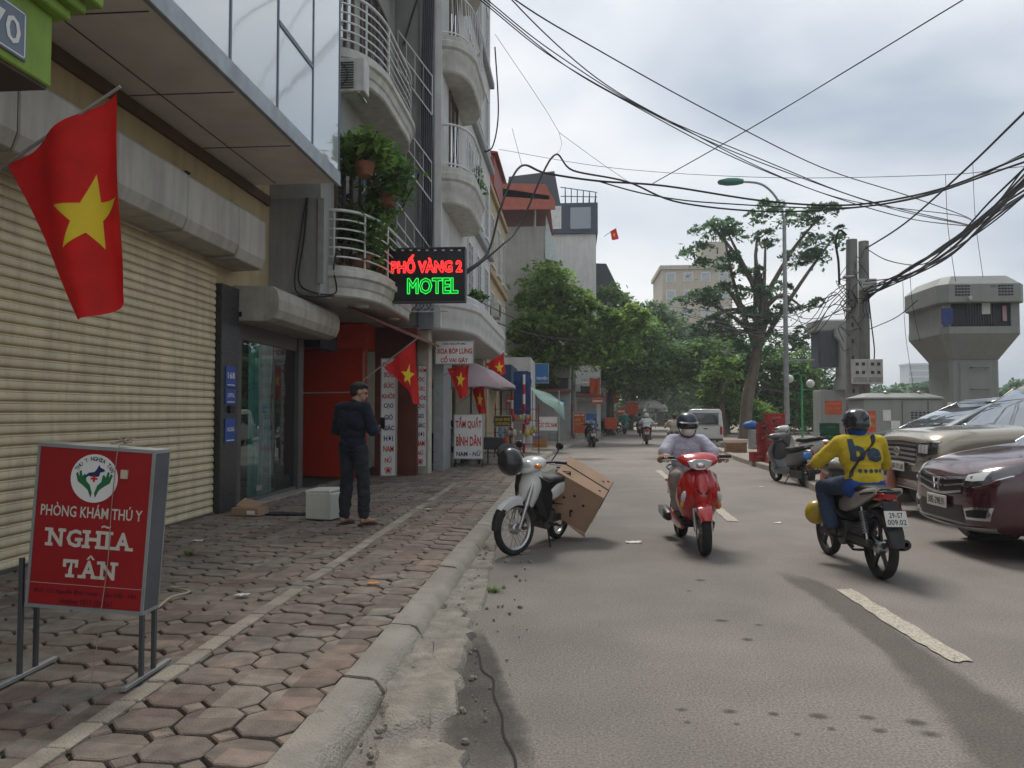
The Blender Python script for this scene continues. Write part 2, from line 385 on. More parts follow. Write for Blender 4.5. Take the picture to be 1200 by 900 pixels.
lay(cells2, lambda mb, x, y, z, k: squa(mb, x, y, z, k), 'small_paving_stone', stone2, 1)
# band of pale oblong setts along the pavement
sett = M('pale_sett', (.36, .32, .26), .85, var=.25, vs=8, bump=.7, bs=80, dirt=.6, dcol=(.15, .13, .10), ds=4, rand=.18)
r_ = random.Random(3); y = 1.6; sm = B(-.052, .052, -.125, .125, -.03, .0).mesh('sett', sett, bev=.006); k = 0
sm2 = B(-.05, .05, -.1, .1, -.03, .0).mesh('sett', sett, bev=.006)
while y < 15:
    lx = LINE_X - .015 * (y - 3)
    if r_.random() < .93:
        o = mkobj('sett', sm, pave); o.location = (lx, y, .130 + r_.uniform(-.004, .004)); o.rotation_euler = (r_.uniform(-.015, .015), r_.uniform(-.02, .02), R(.9) + r_.uniform(-.02, .02))
    y += .262
# beyond the stones the pavement is plain concrete
strip('far_pavement', list(range(25, 130, 3)), lambda y: X0 + 1 + bend(y), lambda y: X1 + bend(y), .118, M('far_pavement_mat', (.27, .235, .20), .9, var=.25, vs=3, bump=.5, bs=20))
# kerb stones on the left
kerb = tag(bpy.data.objects.new('kerb', None), kind='structure'); COL.objects.link(kerb)
def kerbstone(y0, y1, seed, par, flip=1, xo=None):
    r = random.Random(seed); n = 9; rings = []
    dx, dz = r.uniform(-.012, .012), r.uniform(-.006, .006)
    for i in range(n + 1):
        y = y0 + (y1 - y0) * i / n; e = -.012 if i in (0, n) else 0
        xs = (xo if xo is not None else X1) + (bend(y)) + dx
        q = lambda a: .009 * noise.noise(V((y * 6, a * 3.1, seed))) 
        pr = [(-.004, -.06), (-.004, .122 + dz), (.012, .127 + dz + e * .4), (.13 + q(3), .120 + dz + q(4) * .6 + e * .5), (.165 + q(5), .108 + dz + q(6) + e * .5), (.205 + q(7), .05 + q(8)), (.225 + q(9), .0), (.225, -.06)]
        rings.append([V((xs + flip * a, y, b)) for a, b in pr])
    mb = MB().loft(rings); mb.build('kerb_stone', conc, par, smooth=50)
breaks = [-8, -3, 0, 1.5, 2.95, 4.0, 5.0, 5.6, 6.9, 8.2, 9.5, 10.8, 12.1, 13.4, 14.8, 16.2, 17.6, 19, 20.5, 22, 24, 26, 28, 31, 34, 38, 42, 47, 52, 58, 65, 73, 82]
for i in range(len(breaks) - 1): kerbstone(breaks[i] + .008, breaks[i + 1] - .008, i, kerb)
# broken concrete in the gutter
def slab(pts, h, seed, jag=.035, mat=conc2, name='gutter_slab'):
    r = random.Random(seed); P = []
    k = 7
    for i in range(len(pts)):
        a, b = pts[i], pts[(i + 1) % len(pts)]
        for j in range(k):
            p = a.lerp(b, j / k); P.append(V((p.x + r.uniform(-jag, jag), p.y + r.uniform(-jag, jag) * 1.3, 0)))
    c = sum(P, V()) / len(P); mb = MB(); n = len(P); vs = []; RG = [(1.06, -.02), (1.0, h * .55), (.93, h), (.75, h), (.55, h), (.35, h), (.15, h)]
    for s_, z in RG:
        for p in P:
            q = c + (p - c) * s_; vs.append((q.x, q.y, z + (.016 * noise.noise(q * 5 + V((seed, 0, 0))) + .009 * noise.noise(q * 17) if z > 0 else 0)))
    m_ = len(RG); fs = [(i * n + j, i * n + (j + 1) % n, (i + 1) * n + (j + 1) % n, (i + 1) * n + j) for i in range(m_ - 1) for j in range(n)] + [tuple(range((m_ - 1) * n, m_ * n))]
    mb.add(vs, fs).build(name, mat, gut, smooth=35)
gut = tag(bpy.data.objects.new('gutter', None), kind='structure'); COL.objects.link(gut)
G = lambda *a: [at(x, y, .01) for x, y in a]
slab(G((446, 812), (462, 758), (492, 722), (530, 714), (556, 738), (540, 790), (528, 838), (455, 858)), .05, 1)
slab(G((502, 705), (520, 668), (575, 668), (566, 712), (545, 718)), .035, 2, .015)
slab(G((530, 664), (545, 640), (580, 650), (576, 666)), .03, 3, .015)
slab(G((548, 636), (560, 612), (590, 612), (580, 645)), .045, 4, .02)
slab(G((566, 608), (580, 585), (600, 585), (594, 608)), .04, 5, .02)
slab(G((430, 960), (440, 885), (500, 868), (545, 890), (545, 960)), .04, 6, .02)
slab(G((586, 582), (597, 566), (611, 566), (604, 582)), .03, 7, .03)
# rubble along the slab edges
rb = MB(); r_ = random.Random(12)
for k in range(170):
    y = r_.choice([r_.uniform(2.4, 6), r_.uniform(3, 9)]); x = -.9 + r_.gauss(0, .045) if r_.random() < .6 else -.55 + r_.gauss(0, .12); s_ = r_.choice([.006, .009, .013, .022])
    rb.ell((x, y, .012 if x > -.8 else .03), (s_ * r_.uniform(.7, 1.4), s_, s_ * .7), (r_.random() * 3, 0, r_.random() * 3), 6, 4)
rb.build('rubble', conc2, gut, kind='stuff')
# dark asphalt patch, crack, footprints of damp and the faded centre line
def fadesheet(cl, z, mat, name, par, seed=0):
    """smear along a centre line of (px, py, half width px), thinning out at its rim"""
    r = random.Random(seed); vs = []; fd = []; m_ = len(cl)
    for i, (x, y, h) in enumerate(cl):
        for u in (-1, -.55, 0, .55, 1):
            p = at(x + u * h * r.uniform(.85, 1.15), y); vs.append((p.x, p.y, z)); fd.append(0.0 if abs(u) == 1 or i in (0, m_ - 1) else 1.0)
    o = MB().add(vs, [(i * 5 + j, i * 5 + j + 1, i * 5 + 6 + j, i * 5 + 5 + j) for i in range(m_ - 1) for j in range(4)]).build(name, mat, par, recalc=False)
    at_ = o.data.attributes.new('fade', 'FLOAT', 'POINT'); at_.data.foreach_set('value', fd)
def fademat(name, col=None, amt=0):
    if name in MATS: return MATS[name]
    m = M(name, col, .88, var=.3, vs=4, bump=.8, bs=150, speck=.5, ss=120); t = m.node_tree; n = t.nodes.new; l = t.links.new
    a = n('ShaderNodeAttribute'); a.attribute_name = 'fade'; no = n('ShaderNodeTexNoise'); no.inputs['Scale'].default_value = 7; no.inputs['Detail'].default_value = 6; g_ = n('ShaderNodeNewGeometry'); l(g_.outputs['Position'], no.inputs[0])
    ad = n('ShaderNodeMath'); ad.operation = 'ADD'; l(a.outputs['Fac'], ad.inputs[0]); l(no.outputs[0], ad.inputs[1]); mr = n('ShaderNodeMapRange'); mr.inputs[1].default_value = .55; mr.inputs[2].default_value = 1.35; mr.inputs[4].default_value = amt; l(ad.outputs[0], mr.inputs[0]); l(mr.outputs[0], t.nodes['Principled BSDF'].inputs['Alpha']); return m
tarm = fademat('tar_smear', (.115, .103, .092), .34)
def sheet(pts, z, mat, name, par, seed=0, jag=.03, k=5):
    r = random.Random(seed); P = []
    for i in range(len(pts)):
        a, b = pts[i], pts[(i + 1) % len(pts)]
        for j in range(k): q = a.lerp(b, j / k); P.append((q.x + r.uniform(-jag, jag), q.y + r.uniform(-jag, jag), z))
    return MB().add(P, [tuple(range(len(P)))]).build(name, mat, par, recalc=False)
fadesheet([(915, 668, 10), (945, 683, 26), (980, 702, 26), (1012, 726, 28), (1050, 756, 32), (1092, 792, 42), (1145, 832, 62), (1210, 875, 110), (1290, 930, 150), (1350, 960, 150)], .004, tarm, 'asphalt_patch', road, 1)
fadesheet([(560, 735, 8), (558, 770, 26), (560, 810, 38), (565, 860, 55), (570, 930, 70)], .004, fademat('gutter_dirt', (.11, .10, .09), .7), 'gutter_dirt', road, 5)
dark = M('crack', (.02, .018, .016), .95, var=.3)
cp = [at(*p) for p in ((556, 760), (566, 785), (577, 800), (583, 830), (592, 862), (603, 900), (612, 940))]
MB().add([(p.x + dx + .01 * math.sin(i * 7), p.y, .008) for i, p in enumerate(spline(cp, 6)) for dx in (-.006, .007)], [(2 * i, 2 * i + 1, 2 * i + 3, 2 * i + 2) for i in range(len(spline(cp, 6)) - 1)]).build('crack', dark, road, recalc=False)
for i, (x, y, s_) in enumerate([(798, 832, 8), (805, 847, 6), (855, 834, 11), (863, 849, 6), (907, 837, 9), (960, 840, 14), (1015, 841, 10), (1031, 857, 12), (974, 854, 8), (1075, 847, 15), (1090, 860, 13), (845, 728, 10), (875, 750, 9), (822, 680, 9), (808, 693, 5), (934, 861, 6), (890, 733, 7)]):
    c = at(x, y); d = c.y; rx = s_ / 900 * d; r2 = random.Random(i)
    MB().add([(c.x + rx * (1 + r2.uniform(-.3, .3)) * math.cos(a), c.y + rx * .8 * (1 + r2.uniform(-.35, .35)) * math.sin(a), .004) for a in [k * math.pi / 7 for k in range(14)]], [tuple(range(14))]).build('oil_spot', softspot('oil_stain', (.07, .064, .058), .6), road, recalc=False)
paint = M('faded_road_paint', (.42, .39, .32), .85, var=.3, vs=14, speck=.4, ss=60, dirt=1.0, dcol=(.20, .183, .165), ds=14)
def dash(pts, seed): sheet([at(*p) for p in pts], .008, paint, 'lane_mark', road, seed, .012, 9)
dash(((980, 692), (998, 691), (1060, 728), (1140, 775), (1118, 778), (1050, 738)), 5)
dash(((836, 597), (846, 596), (867, 612), (852, 611)), 6)
dash(((768, 552), (774, 551), (787, 561), (780, 562)), 7)
for k, (x, y, a, b) in enumerate([(640, 556, 30, 3), (720, 545, 50, 3), (790, 538, 45, 3), (730, 530, 70, 3), (690, 538, 40, 2)]):
    c = at(x, y); MB().add([(c.x + a / 900 * c.y * math.cos(t), c.y + b * c.y / 60 * math.sin(t) * (1 + .4 * math.sin(5 * t + k) + .2 * math.sin(11 * t)), .003 + .0004 * k) for t in [i * math.pi / 9 for i in range(18)]], [tuple(range(18))]).build('road_patch', [softspot('dark_patch', (.10, .092, .085), .5), softspot('pale_patch', (.32, .30, .27), .5)][k % 2], road, recalc=False)
# pavement on the right with its kerb
rp_ = MB(); ys = [13.6, 14.5, 16, 18, 20, 22, 24, 27, 30, 34, 38, 43, 50, 60, 72, 85, 100, 120, 140]
RX = lambda y: 5.05 + bend(y) - max(0, (19 - y) * .12)
vs = []; fs = []
for y in ys: vs += [(RX(y), y, -.02), (RX(y) + .015, y, .11), (RX(y) + .2, y, .13), (RX(y) + 7 + .1 * y, y, .13)]
n = len(ys)
for i in range(n - 1):
    for j in range(3): fs.append((4 * i + j, 4 * i + j + 1, 4 * i + 5 + j, 4 * i + 4 + j))
fs.append((0, 1, 2, 3))
rp_.add(vs, fs).build('right_pavement', M('right_pavement_mat', (.27, .235, .20), .9, var=.3, vs=2, bump=.6, bs=25, dirt=.6, dcol=(.16, .13, .10), ds=1), kind='structure')
kr = tag(bpy.data.objects.new('right_kerb', None), kind='structure'); COL.objects.link(kr)
yb = [13.5, 14.6, 15.8, 17, 18.2, 19.4, 20.7, 22, 24, 26, 28.5, 31, 34, 38, 43, 50, 60]
for i in range(len(yb) - 1):
    y0, y1 = yb[i] + .01, yb[i + 1] - .01
    MB().loft([[V((RX(y) + a, y, b)) for a, b in ((-.012, -.05), (-.008, .12), (.01, .14), (.16, .145), (.17, .05))] for y in (y0, (y0 + y1) / 2, y1)]).build('kerb_stone', conc, kr, smooth=40)
# small litter
def litter(px, py, z, name, label, cat, mat, kind=0, s=1.0):
    c = at(px, py, z); r = random.Random(int(px)); mb = MB(); n = 7
    vs = []
    for i in range(n):
        for j in range(4): vs.append((c.x + s * (.05 * (i / (n - 1) - .5) * 2 + r.uniform(-.008, .008)), c.y + s * (.03 * (j / 3 - .5) * 2 + r.uniform(-.008, .008)), z + .006 + s * .02 * abs(noise.noise(V((i * .7, j * .9, px))))))
    fs = [(i * 4 + j, i * 4 + j + 1, i * 4 + 5 + j, i * 4 + 4 + j) for i in range(n - 1) for j in range(3)]
    o = mb.add(vs, fs).build(name, mat, smooth=30, label=label, cat=cat); md = o.modifiers.new('s', 'SOLIDIFY'); md.thickness = .002
wp = M('white_paper', (.7, .69, .66), .8)
litter(742, 636, 0, 'crumpled_paper', 'crumpled white paper lying on the asphalt before the red scooter', 'litter', wp, s=1.9)
litter(438, 684, .13, 'orange_wrapper', 'small orange wrapper lying on the octagonal paving', 'litter', M('orange_foil', (.75, .22, .02), .5))
litter(232, 634, .13, 'paper_scrap', 'white paper scrap on paving in front of the roller shutter', 'litter', wp)
litter(284, 698, .13, 'paper_scrap', 'white paper scrap on paving beside the pale setts', 'litter', wp)
litter(502, 597, .13, 'paper_scrap', 'white paper scrap on paving behind the standing man', 'litter', wp)
litter(912, 613, 0, 'paper_scrap', 'white paper scrap on asphalt left of the motorbike with yellow tank', 'litter', wp)
litter(893, 571, 0, 'paper_scrap', 'white paper scrap on asphalt near the right kerb', 'litter', wp)
for (px, py, z, lab, s_) in ((577, 693, .0, 'withered green grass tuft lying in the gutter', 1), (222, 650, .13, 'green weed tuft growing between paving stones by the shutter', .8)):
    c = at(px, py, z); mb = MB(); r = random.Random(5)
    for k in range(70):
        a = r.random() * 6.28; l_ = s_ * r.uniform(.05, .16); p = c + V((r.uniform(-.05, .05), r.uniform(-.05, .05), .005)); q = p + V((math.cos(a) * l_, math.sin(a) * l_, r.uniform(.01, .06))); w_ = V((-math.sin(a), math.cos(a), 0)) * .004
        mb.add([p - w_, p + w_, q], [(0, 1, 2)])
    mb.build('grass_tuft', M('grass', (.13, .2, .05), .8, island=.4), label=lab, cat='grass', recalc=False)
# ------------------------------------------------------------ left side buildings
cream = M('yellow_render', (.52, .41, .235), .9, var=.1, vs=2, bump=.3, bs=60, dirt=.35, dcol=(.2, .16, .10), ds=1.3, streak=True)
soff = M('soffit_grey', (.68, .65, .60), .9, var=.12, vs=1.5, dirt=.4, dcol=(.5, .46, .40), ds=1.2)
alu = M('stained_panel', (.42, .395, .345), .55, var=.12, vs=2, dirt=.6, dcol=(.20, .18, .15), ds=1.2, streak=True, metal=.2)
aludk = M('edge_alu', (.33, .36, .38), .45, metal=.6, dirt=.4)
shut = M('shutter_cream', (.63, .54, .36), .6, var=.10, vs=3, island=0, rand=.06, dirt=.5, dcol=(.26, .22, .16), ds=2.2, streak=True)
granite = M('black_granite', (.035, .035, .037), .3, var=.35, vs=60, spec=.5)
brown = M('rust_band', (.11, .07, .045), .8)
wht = M('white_render', (.62, .62, .60), .85, var=.08, vs=2, bump=.25, bs=50, dirt=.38, dcol=(.33, .32, .29), ds=1.2, streak=True)
whtp = M('white_paint', (.68, .69, .68), .5, var=.06)
gry = M('grey_render', (.28, .28, .27), .9, var=.14, vs=1.4, bump=.4, bs=40, dirt=.6, dcol=(.11, .105, .10), ds=.9, streak=True)
gry2 = M('pale_grey_render', (.36, .36, .345), .9, var=.12, vs=1.4, bump=.4, bs=40, dirt=.55, dcol=(.2, .19, .175), ds=.9, streak=True)
steel = M('dull_steel', (.4, .4, .39), .4, metal=.8)
blk = M('black_plastic', (.012, .012, .013), .5, var=.2)
wire = M('cable_black', (.012, .013, .016), .6, var=.1)
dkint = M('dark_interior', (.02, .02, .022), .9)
glz = glass('frosted_glazing', (.82, .85, .86), .28, .06, base=(.60, .62, .61))
gwin = glass('window_glass', (.75, .8, .85), .25)
gdoor = glass('door_glass', (.88, .97, .95), .05, .01, base=(.02, .05, .05), clear=.92)
whl = M('sign_white', (.78, .78, .76), .6, var=.05); redl = M('sign_red_letter', (.55, .02, .02), .6, var=.05); navl = M('sign_navy_letter', (.02, .03, .16), .6, var=.05)
yel = M('flag_yellow', (.78, .58, .03), .75, var=.06)
redf = M('flag_red', (.62, .014, .012), .7, var=.14, vs=7, trans=.25, bump=.25, bs=300)

def win(root, face, plane, a, z, w_, h_, frame=None, fr=.05, sill=True, panes=2, bars=False, mat=None):
    """window: frame part > pane, sill. face +X: a along Y on X=plane; -Y: a along X on Y=plane"""
    frame = frame or whtp; mb = MB()
    T = (lambda u, d, zz: (plane + d, a + u, zz)) if face == '+X' else (lambda u, d, zz: (a + u, plane - d, zz))
    def bx(m, u0, u1, d0, d1, z0, z1):
        p, q = T(u0, d0, z0), T(u1, d1, z1); m.box(min(p[0], q[0]), max(p[0], q[0]), min(p[1], q[1]), max(p[1], q[1]), z0, z1)
    bx(mb, -w_ / 2, w_ / 2, .0, .05, z, z + fr); bx(mb, -w_ / 2, w_ / 2, .0, .05, z + h_ - fr, z + h_)
    for k in range(panes + 1):
        u = -w_ / 2 + k * (w_ - fr) / panes; bx(mb, u, u + fr, .001, .046, z + fr, z + h_ - fr)
    if bars:
        for k in range(1, 6): bx(mb, -w_ / 2 + fr, w_ / 2 - fr, .055, .07, z + h_ * k / 6, z + h_ * k / 6 + .015)
    o = mb.build('window', frame, root)
    for k in range(panes):
        pn = MB(); u = -w_ / 2 + fr + k * (w_ - fr) / panes; bx(pn, u, u + (w_ - fr) / panes - fr, .004, .015, z + fr, z + h_ - fr); pn.build('pane', mat or gwin, o)
    if sill:
        sm_ = MB(); bx(sm_, -w_ / 2 - .08, w_ / 2 + .08, .0, .12, z - .07, z - .003); sm_.build('sill', frame, o)
    return o
def acunit(loc, rz, label, group=None):
    t = thing('air_conditioner', label, 'air conditioner', loc, rz, group)
    B(-.4, .4, -.15, .15, 0, .56).build('casing', M('ac_white', (.55, .55, .52), .5, dirt=.4, streak=True), t, bev=.015)
    lv = MB(); 
    for k in range(11): lv.box(-.36, .22, -.163, -.155, .05 + k * .042, .07 + k * .042)
    lv.lathe([(.21, 0), (.21, .01), (.19, .012)], (-.08, -.156, .28), (0, -1, 0), 20); lv.build('fan_grille', M('ac_dark', (.05, .05, .05), .6), t)
    bk = MB(); bk.box(-.32, -.28, -.14, .3, -.03, 0); bk.box(.28, .32, -.14, .3, -.03, 0); bk.build('bracket', steel, t); return t

# --- lime green fronted house at the very left
t = thing('green_shophouse', 'lime green shop front with pink band and house number plate', 'building', (-4, 2, .12), world=True)
lime = M('lime_paint', (.22, .36, .05), .7, dirt=.3, streak=True)
B(-12, -4.6, -4, 5.0, .1, 10).build('wall', M('beige_wall', (.35, .3, .24), .9), t)
B(-4.6, -3.4, -4, 5.0, 3.61, 4.06).build('fascia', lime, t, bev=.01)
mb = MB(); mb.box(-4.6, -3.33, -4, 5.07, 4.06, 4.13); mb.box(-4.6, -3.27, -4, 5.13, 4.13, 4.2); mb.box(-4.6, -3.2, -4, 5.2, 4.2, 4.32); mb.build('cornice', lime, t, bev=.01)
B(-4.6, -3.3, -4, 5.1, 4.325, 6.5).build('upper_panel', M('pink_panel', (.42, .13, .22), .6), t)
B(-4.6, -3.42, -4, 4.98, 3.59, 3.612).build('soffit', M('brown_soffit', (.09, .07, .06), .9), t)
np_ = B(-3.4, -3.385, 4.40, 4.76, 3.66, 3.95).build('number_plate', M('plate_bluegrey', (.16, .20, .26), .5), t, bev=.004)
text('70', whl, np_, (-3.384, 4.585, 3.80), .24, .16, '+X', .01, ext=.002)
o = MB(); [o.box(-3.3850, -3.382, *q) for q in ((4.415, 4.745, 3.672, 3.68), (4.415, 4.745, 3.93, 3.938), (4.415, 4.423, 3.672, 3.938), (4.737, 4.745, 3.672, 3.938))]; o.build('plate_border', whl, np_)
t.location += V((.2, -.58, -.11))
t = thing('hanging_lightbox', 'small hanging light box with white frame beneath green fascia', 'sign', (-3.25, 3.95, 2.7), world=True); LBX = t
mb = MB(); mb.box(-3.7, -2.97, 3.90, 4.02, 2.75, 3.12); mb.build('panel', M('lightbox_grey', (.07, .075, .08), .4), t)
mb = MB(); mb.box(-3.72, -2.945, 3.885, 4.035, 3.12, 3.15); mb.box(-3.72, -2.945, 3.885, 4.035, 2.72, 2.75); mb.box(-2.97, -2.945, 3.885, 4.035, 2.75, 3.12); mb.build('frame', whtp, t)
MB().tube([(-3.03, 3.95, 3.15), (-3.03, 3.95, 3.6)], .012).build('hanger', blk, t); t.location.x -= .13

t.location += V((.12, -.35, .05))
# --- shutter building
t = thing('shutter_shophouse', 'shophouse with cream roller shutter, yellow wall and glazed overhanging upper floor', 'building', (-4.95, 8, .12), world=True)
mb = MB(); mb.box(-13, -4.95, 5.02, 10.5, .1, 13); mb.box(-13, -4.95, 10.5, 12.38, 3.3, 13); mb.box(-13, -6.5, 10.5, 12.38, .1, 3.3); mb.build('wall', cream, t)
mb = MB(); mb.box(-4.95, -3.62, 5.02, 11.68, 5.02, 5.16); mb.build('overhang_soffit', soff, t, bev=.01)
sj = MB()
for y in (6.6, 8.3, 10.0): sj.box(-4.9, -3.7, y, y + .012, 5.012, 5.019)
sj.box(-4.55, -4.535, 5.1, 11.6, 5.012, 5.018); sj.build('soffit_joint', brown, t)
B(-3.62, -3.56, 5.02, 11.72, 4.98, 5.2).build('edge_beam', aludk, t, bev=.008)
B(-4.948, -4.90, 5.05, 12.3, 4.86, 5.01).build('brown_band', brown, t)
mb = MB()
for yy in (5.4, 6.67, 7.94, 9.23, 10.49, 11.68): mb.box(-3.6, -3.57, yy - .02, yy + .02, 5.2, 9)
mb.box(-3.598, -3.565, 9.25, 10.47, 6.25, 6.31); mb.build('mullion', M('mullion_blue', (.10, .13, .17), .4, metal=.5), t)
for a, b in zip((5.4, 6.67, 7.94, 9.23, 10.49), (6.67, 7.94, 9.23, 10.49, 11.68)): B(-3.592, -3.58, a + .021, b - .021, 5.2, 9).build('pane', glz, t)
mb = MB(); mb.box(-4.95, -3.6, 11.66, 11.69, 5.2, 9); mb.box(-4.95, -3.56, 5.02, 11.7, 9, 9.3); mb.build('end_panel', M('white_panel', (.6, .62, .63), .5), t)
ys = [5.3, 6.05, 7.4, 8.77, 10.14, 11.05]
for a, b in zip(ys, ys[1:]):
    P = [(-4.95, 4.36), (-4.5, 4.30), (-4.45, 4.26), (-4.45, 3.76), (-4.50, 3.62), (-4.95, 3.60)]
    dz = rnd.uniform(-.012, .012); dr = .05 if a > 10 else 0
    MB().prism([(x, a + .008, z + dz - (dr if z < 4 else 0)) for x, z in P], (0, b - a - .016, 0)).build('fascia_panel', alu, t, bev=.012)
for y, z in ((7.9, 4.55), (9.6, 4.5)): MB().tube([(-4.94, y, z + .05), (-4.90, y + .03, z), (-4.92, y + .02, z - .12), (-4.88, y + .05, z - .2)], .006).box(-4.94, -4.88, y - .04, y + .05, z + .048, z + .075).build('loose_wire', wire, t)
sh = MB(); sh.box(-4.99, -4.955, 5.02, 10.5, .1, 3.7)
sho = sh.build('roller_shutter', M('shutter_back', (.1, .085, .055), .8), t)
prof = [(-4.953, 0), (-4.938, .002), (-4.924, .014), (-4.921, .03), (-4.924, .064), (-4.932, .072), (-4.926, .080), (-4.934, .090), (-4.953, .0905)]
sm_ = MB().loft([[V((x, y, z)) for x, z in prof] for y in (5.04, 10.49)]).mesh('slat', shut, smooth=40, off=V((-4.95, 8, .12)))
for k in range(36):
    o = mkobj('slat', sm_, sho); o.location = (0, 0, .13 + k * .0985)
B(-4.955, -4.90, 5.04, 10.49, .1, .145).build('bottom_rail', M('rail_dark', (.1, .09, .08), .6), sho)
pil = B(-5.1, -4.84, 10.505, 11.05, .1, 3.3).build('granite_pillar', granite, t, bev=.006)
bl = M('plaque_blue', (.03, .08, .30), .5)
for z0, z1, lines in ((1.86, 2.16, ['168']), (1.62, 1.84, ['CAPITAL']), (1.08, 1.42, ['HOLDING'])):
    o = B(-4.838, -4.826, 10.62, 10.95, z0, z1).build('plaque', bl, pil, bev=.003)
    for i, q in enumerate(lines): text(q, whl, o, (-4.825, 10.785, (z0 + z1) / 2 + .02), .22, .09 if q == '168' else .06, '+X', .01, ext=.002)
    B(-4.826, -4.824, 10.67, 10.9, z0 + .03, z0 + .042).build('plaque_line', whl, o)
B(-4.838, -4.80, 10.73, 10.86, 1.5, 1.6).build('intercom', blk, pil, bev=.008)
t.location.y -= .28
# --- motel with the glass shop front
t = thing('motel_building', 'narrow motel building with rounded balconies and red entrance', 'building', (-4.5, 14.5, .12), world=True)
mb = MB(); mb.box(-11, -4.1, 12.4, 17.5, 3.42, 16); mb.build('wall', gry2, t)
B(-11, -4.12, 12.37, 12.4, 3.45, 5.0).build('pier_face', gry, t)
sh_ = M('lobby_red', (.72, .05, .02), .5, var=.06)
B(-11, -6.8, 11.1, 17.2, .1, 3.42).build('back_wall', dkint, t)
mb = MB().prism([(-6.7, 17.15, .12), (-4.5, 16.35, .12), (-4.5, 16.42, .12), (-6.7, 17.19, .12)], (0, 0, 2.75)); mb.build('red_door', sh_, t)
B(-6.75, -4.4, 16.2, 17.19, 2.875, 3.4).build('lintel', M('lobby_red2', (.62, .05, .02), .6), t)
l_ = MB().prism([(-6.6, 17.08, 1.93), (-4.52, 16.345, 1.93), (-4.52, 16.35, 1.945), (-6.6, 17.09, 1.945)], (0, 0, .012)); l_.build('door_groove', whtp, t)
bw = M('brown_panel', (.13, .035, .022), .55, var=.2, vs=3, dirt=.3)
B(-4.4, -3.45, 17.05, 17.2, .1, 3.4).build('brown_wall', bw, t); B(-4.05, -3.6, 17.02, 17.05, 1.75, 2.35).build('brown_panel', bw, t)
B(-4.42, -4.38, 16.3, 16.36, .12, 3.0).build('door_post', M('orange_post', (.5, .08, .02), .5), t)
MB().prism([(-4.1, 13.95, 3.40), (-3.2, 15.3, 3.02), (-3.1, 17.9, 3.02), (-4.1, 17.9, 3.40)], (0, 0, .05)).build('canopy', M('rust_canopy', (.22, .07, .05), .7, dirt=.4), t)
fr = MB(); fr.box(-4.99, -4.9, 11.1, 11.3, .12, 2.9); fr.box(-4.99, -4.88, 13.62, 13.86, .12, 2.9); fr.box(-4.985, -4.92, 11.3, 13.62, 2.6, 2.9); fr.box(-4.985, -4.91, 11.3, 13.62, .12, .2)
fr.build('shopfront_frame', M('frame_taupe', (.10, .09, .085), .5), t, bev=.005)
MB().add([(-4.945, 11.305, .2), (-4.945, 12.72, .2), (-4.945, 12.72, 2.6), (-4.945, 11.305, 2.6)], [(0, 1, 2, 3)]).build('glass_door', gdoor, t, recalc=False)
B(-4.97, -4.955, 12.72, 13.61, .2, 2.6).build('glass_door', glass('door_glass_dark', (.6, .7, .72), .12, .02, base=(.008, .01, .012), clear=.5), t)
B(-4.944, -4.93, 11.62, 11.70, .9, 1.55).build('door_sticker', M('sticker_orange', (.5, .1, .03), .6), t) if False else None
B(-4.944, -4.93, 11.95, 12.15, .28, .36).build('door_clamp', steel, t)
B(-6.8, -5.02, 11.1, 13.9, .1, .14).build('tile_floor', M('tile', (.35, .33, .3), .3), t)
B(-5.3, -4.7, 11.1, 13.9, .10, .15).build('threshold', M('step_stone', (.30, .28, .25), .7, dirt=.4), t, bev=.008)
cu = MB(); pts = [( -5.0 + .03 * math.sin(k * 1.9), 12.05 + k * .035) for k in range(20)]; rings = []
for z in (.2, .8, 1.35, 1.55, 1.75, 2.3, 2.6):
    wv = 1 if abs(z - 1.55) > .3 else .72
    rings.append([V((x, 12.4 + (y - 12.4) * wv, z)) for x, y in pts])
cu.loft(rings, cap=False, closed=False).build('curtain', M('curtain_mint', (.62, .78, .72), .9, trans=.3), t, smooth=80)
cu = MB(); rings = [[V((-4.995 + .025 * math.sin(k * 2.3), 11.75 + k * .035, z)) for k in range(10)] for z in (.2, 1.2, 2.6)]
cu.loft(rings, cap=False, closed=False).build('curtain', M('curtain_teal', (.16, .55, .55), .9, trans=.3), t, smooth=80)
MB().ell((-5.0, 12.38, 1.55), (.045, .12, .06)).build('curtain_tie', M('tie_blue', (.05, .3, .5), .7), t)
P = [(-4.95, 3.36), (-4.34, 3.34), (-4.27, 3.28), (-4.24, 3.15), (-4.25, 3.0), (-4.31, 2.88), (-4.42, 2.83), (-4.95, 2.84)]
MB().prism([(x, 11.05, z) for x, z in P], (0, 2.9, 0)).build('roller_box', M('roller_box_cream', (.42, .40, .34), .55, dirt=.45, streak=True, metal=.1), t, bev=.01)
B(-4.86, -4.8, 11.035, 11.05, 2.9, 2.97).build('roller_motor_hole', blk, t)
B(-4.93, -4.62, 13.99, 15.0, 2.7, 3.1).build('dark_sign_panel', M('navy_panel', (.015, .018, .03), .4), t)
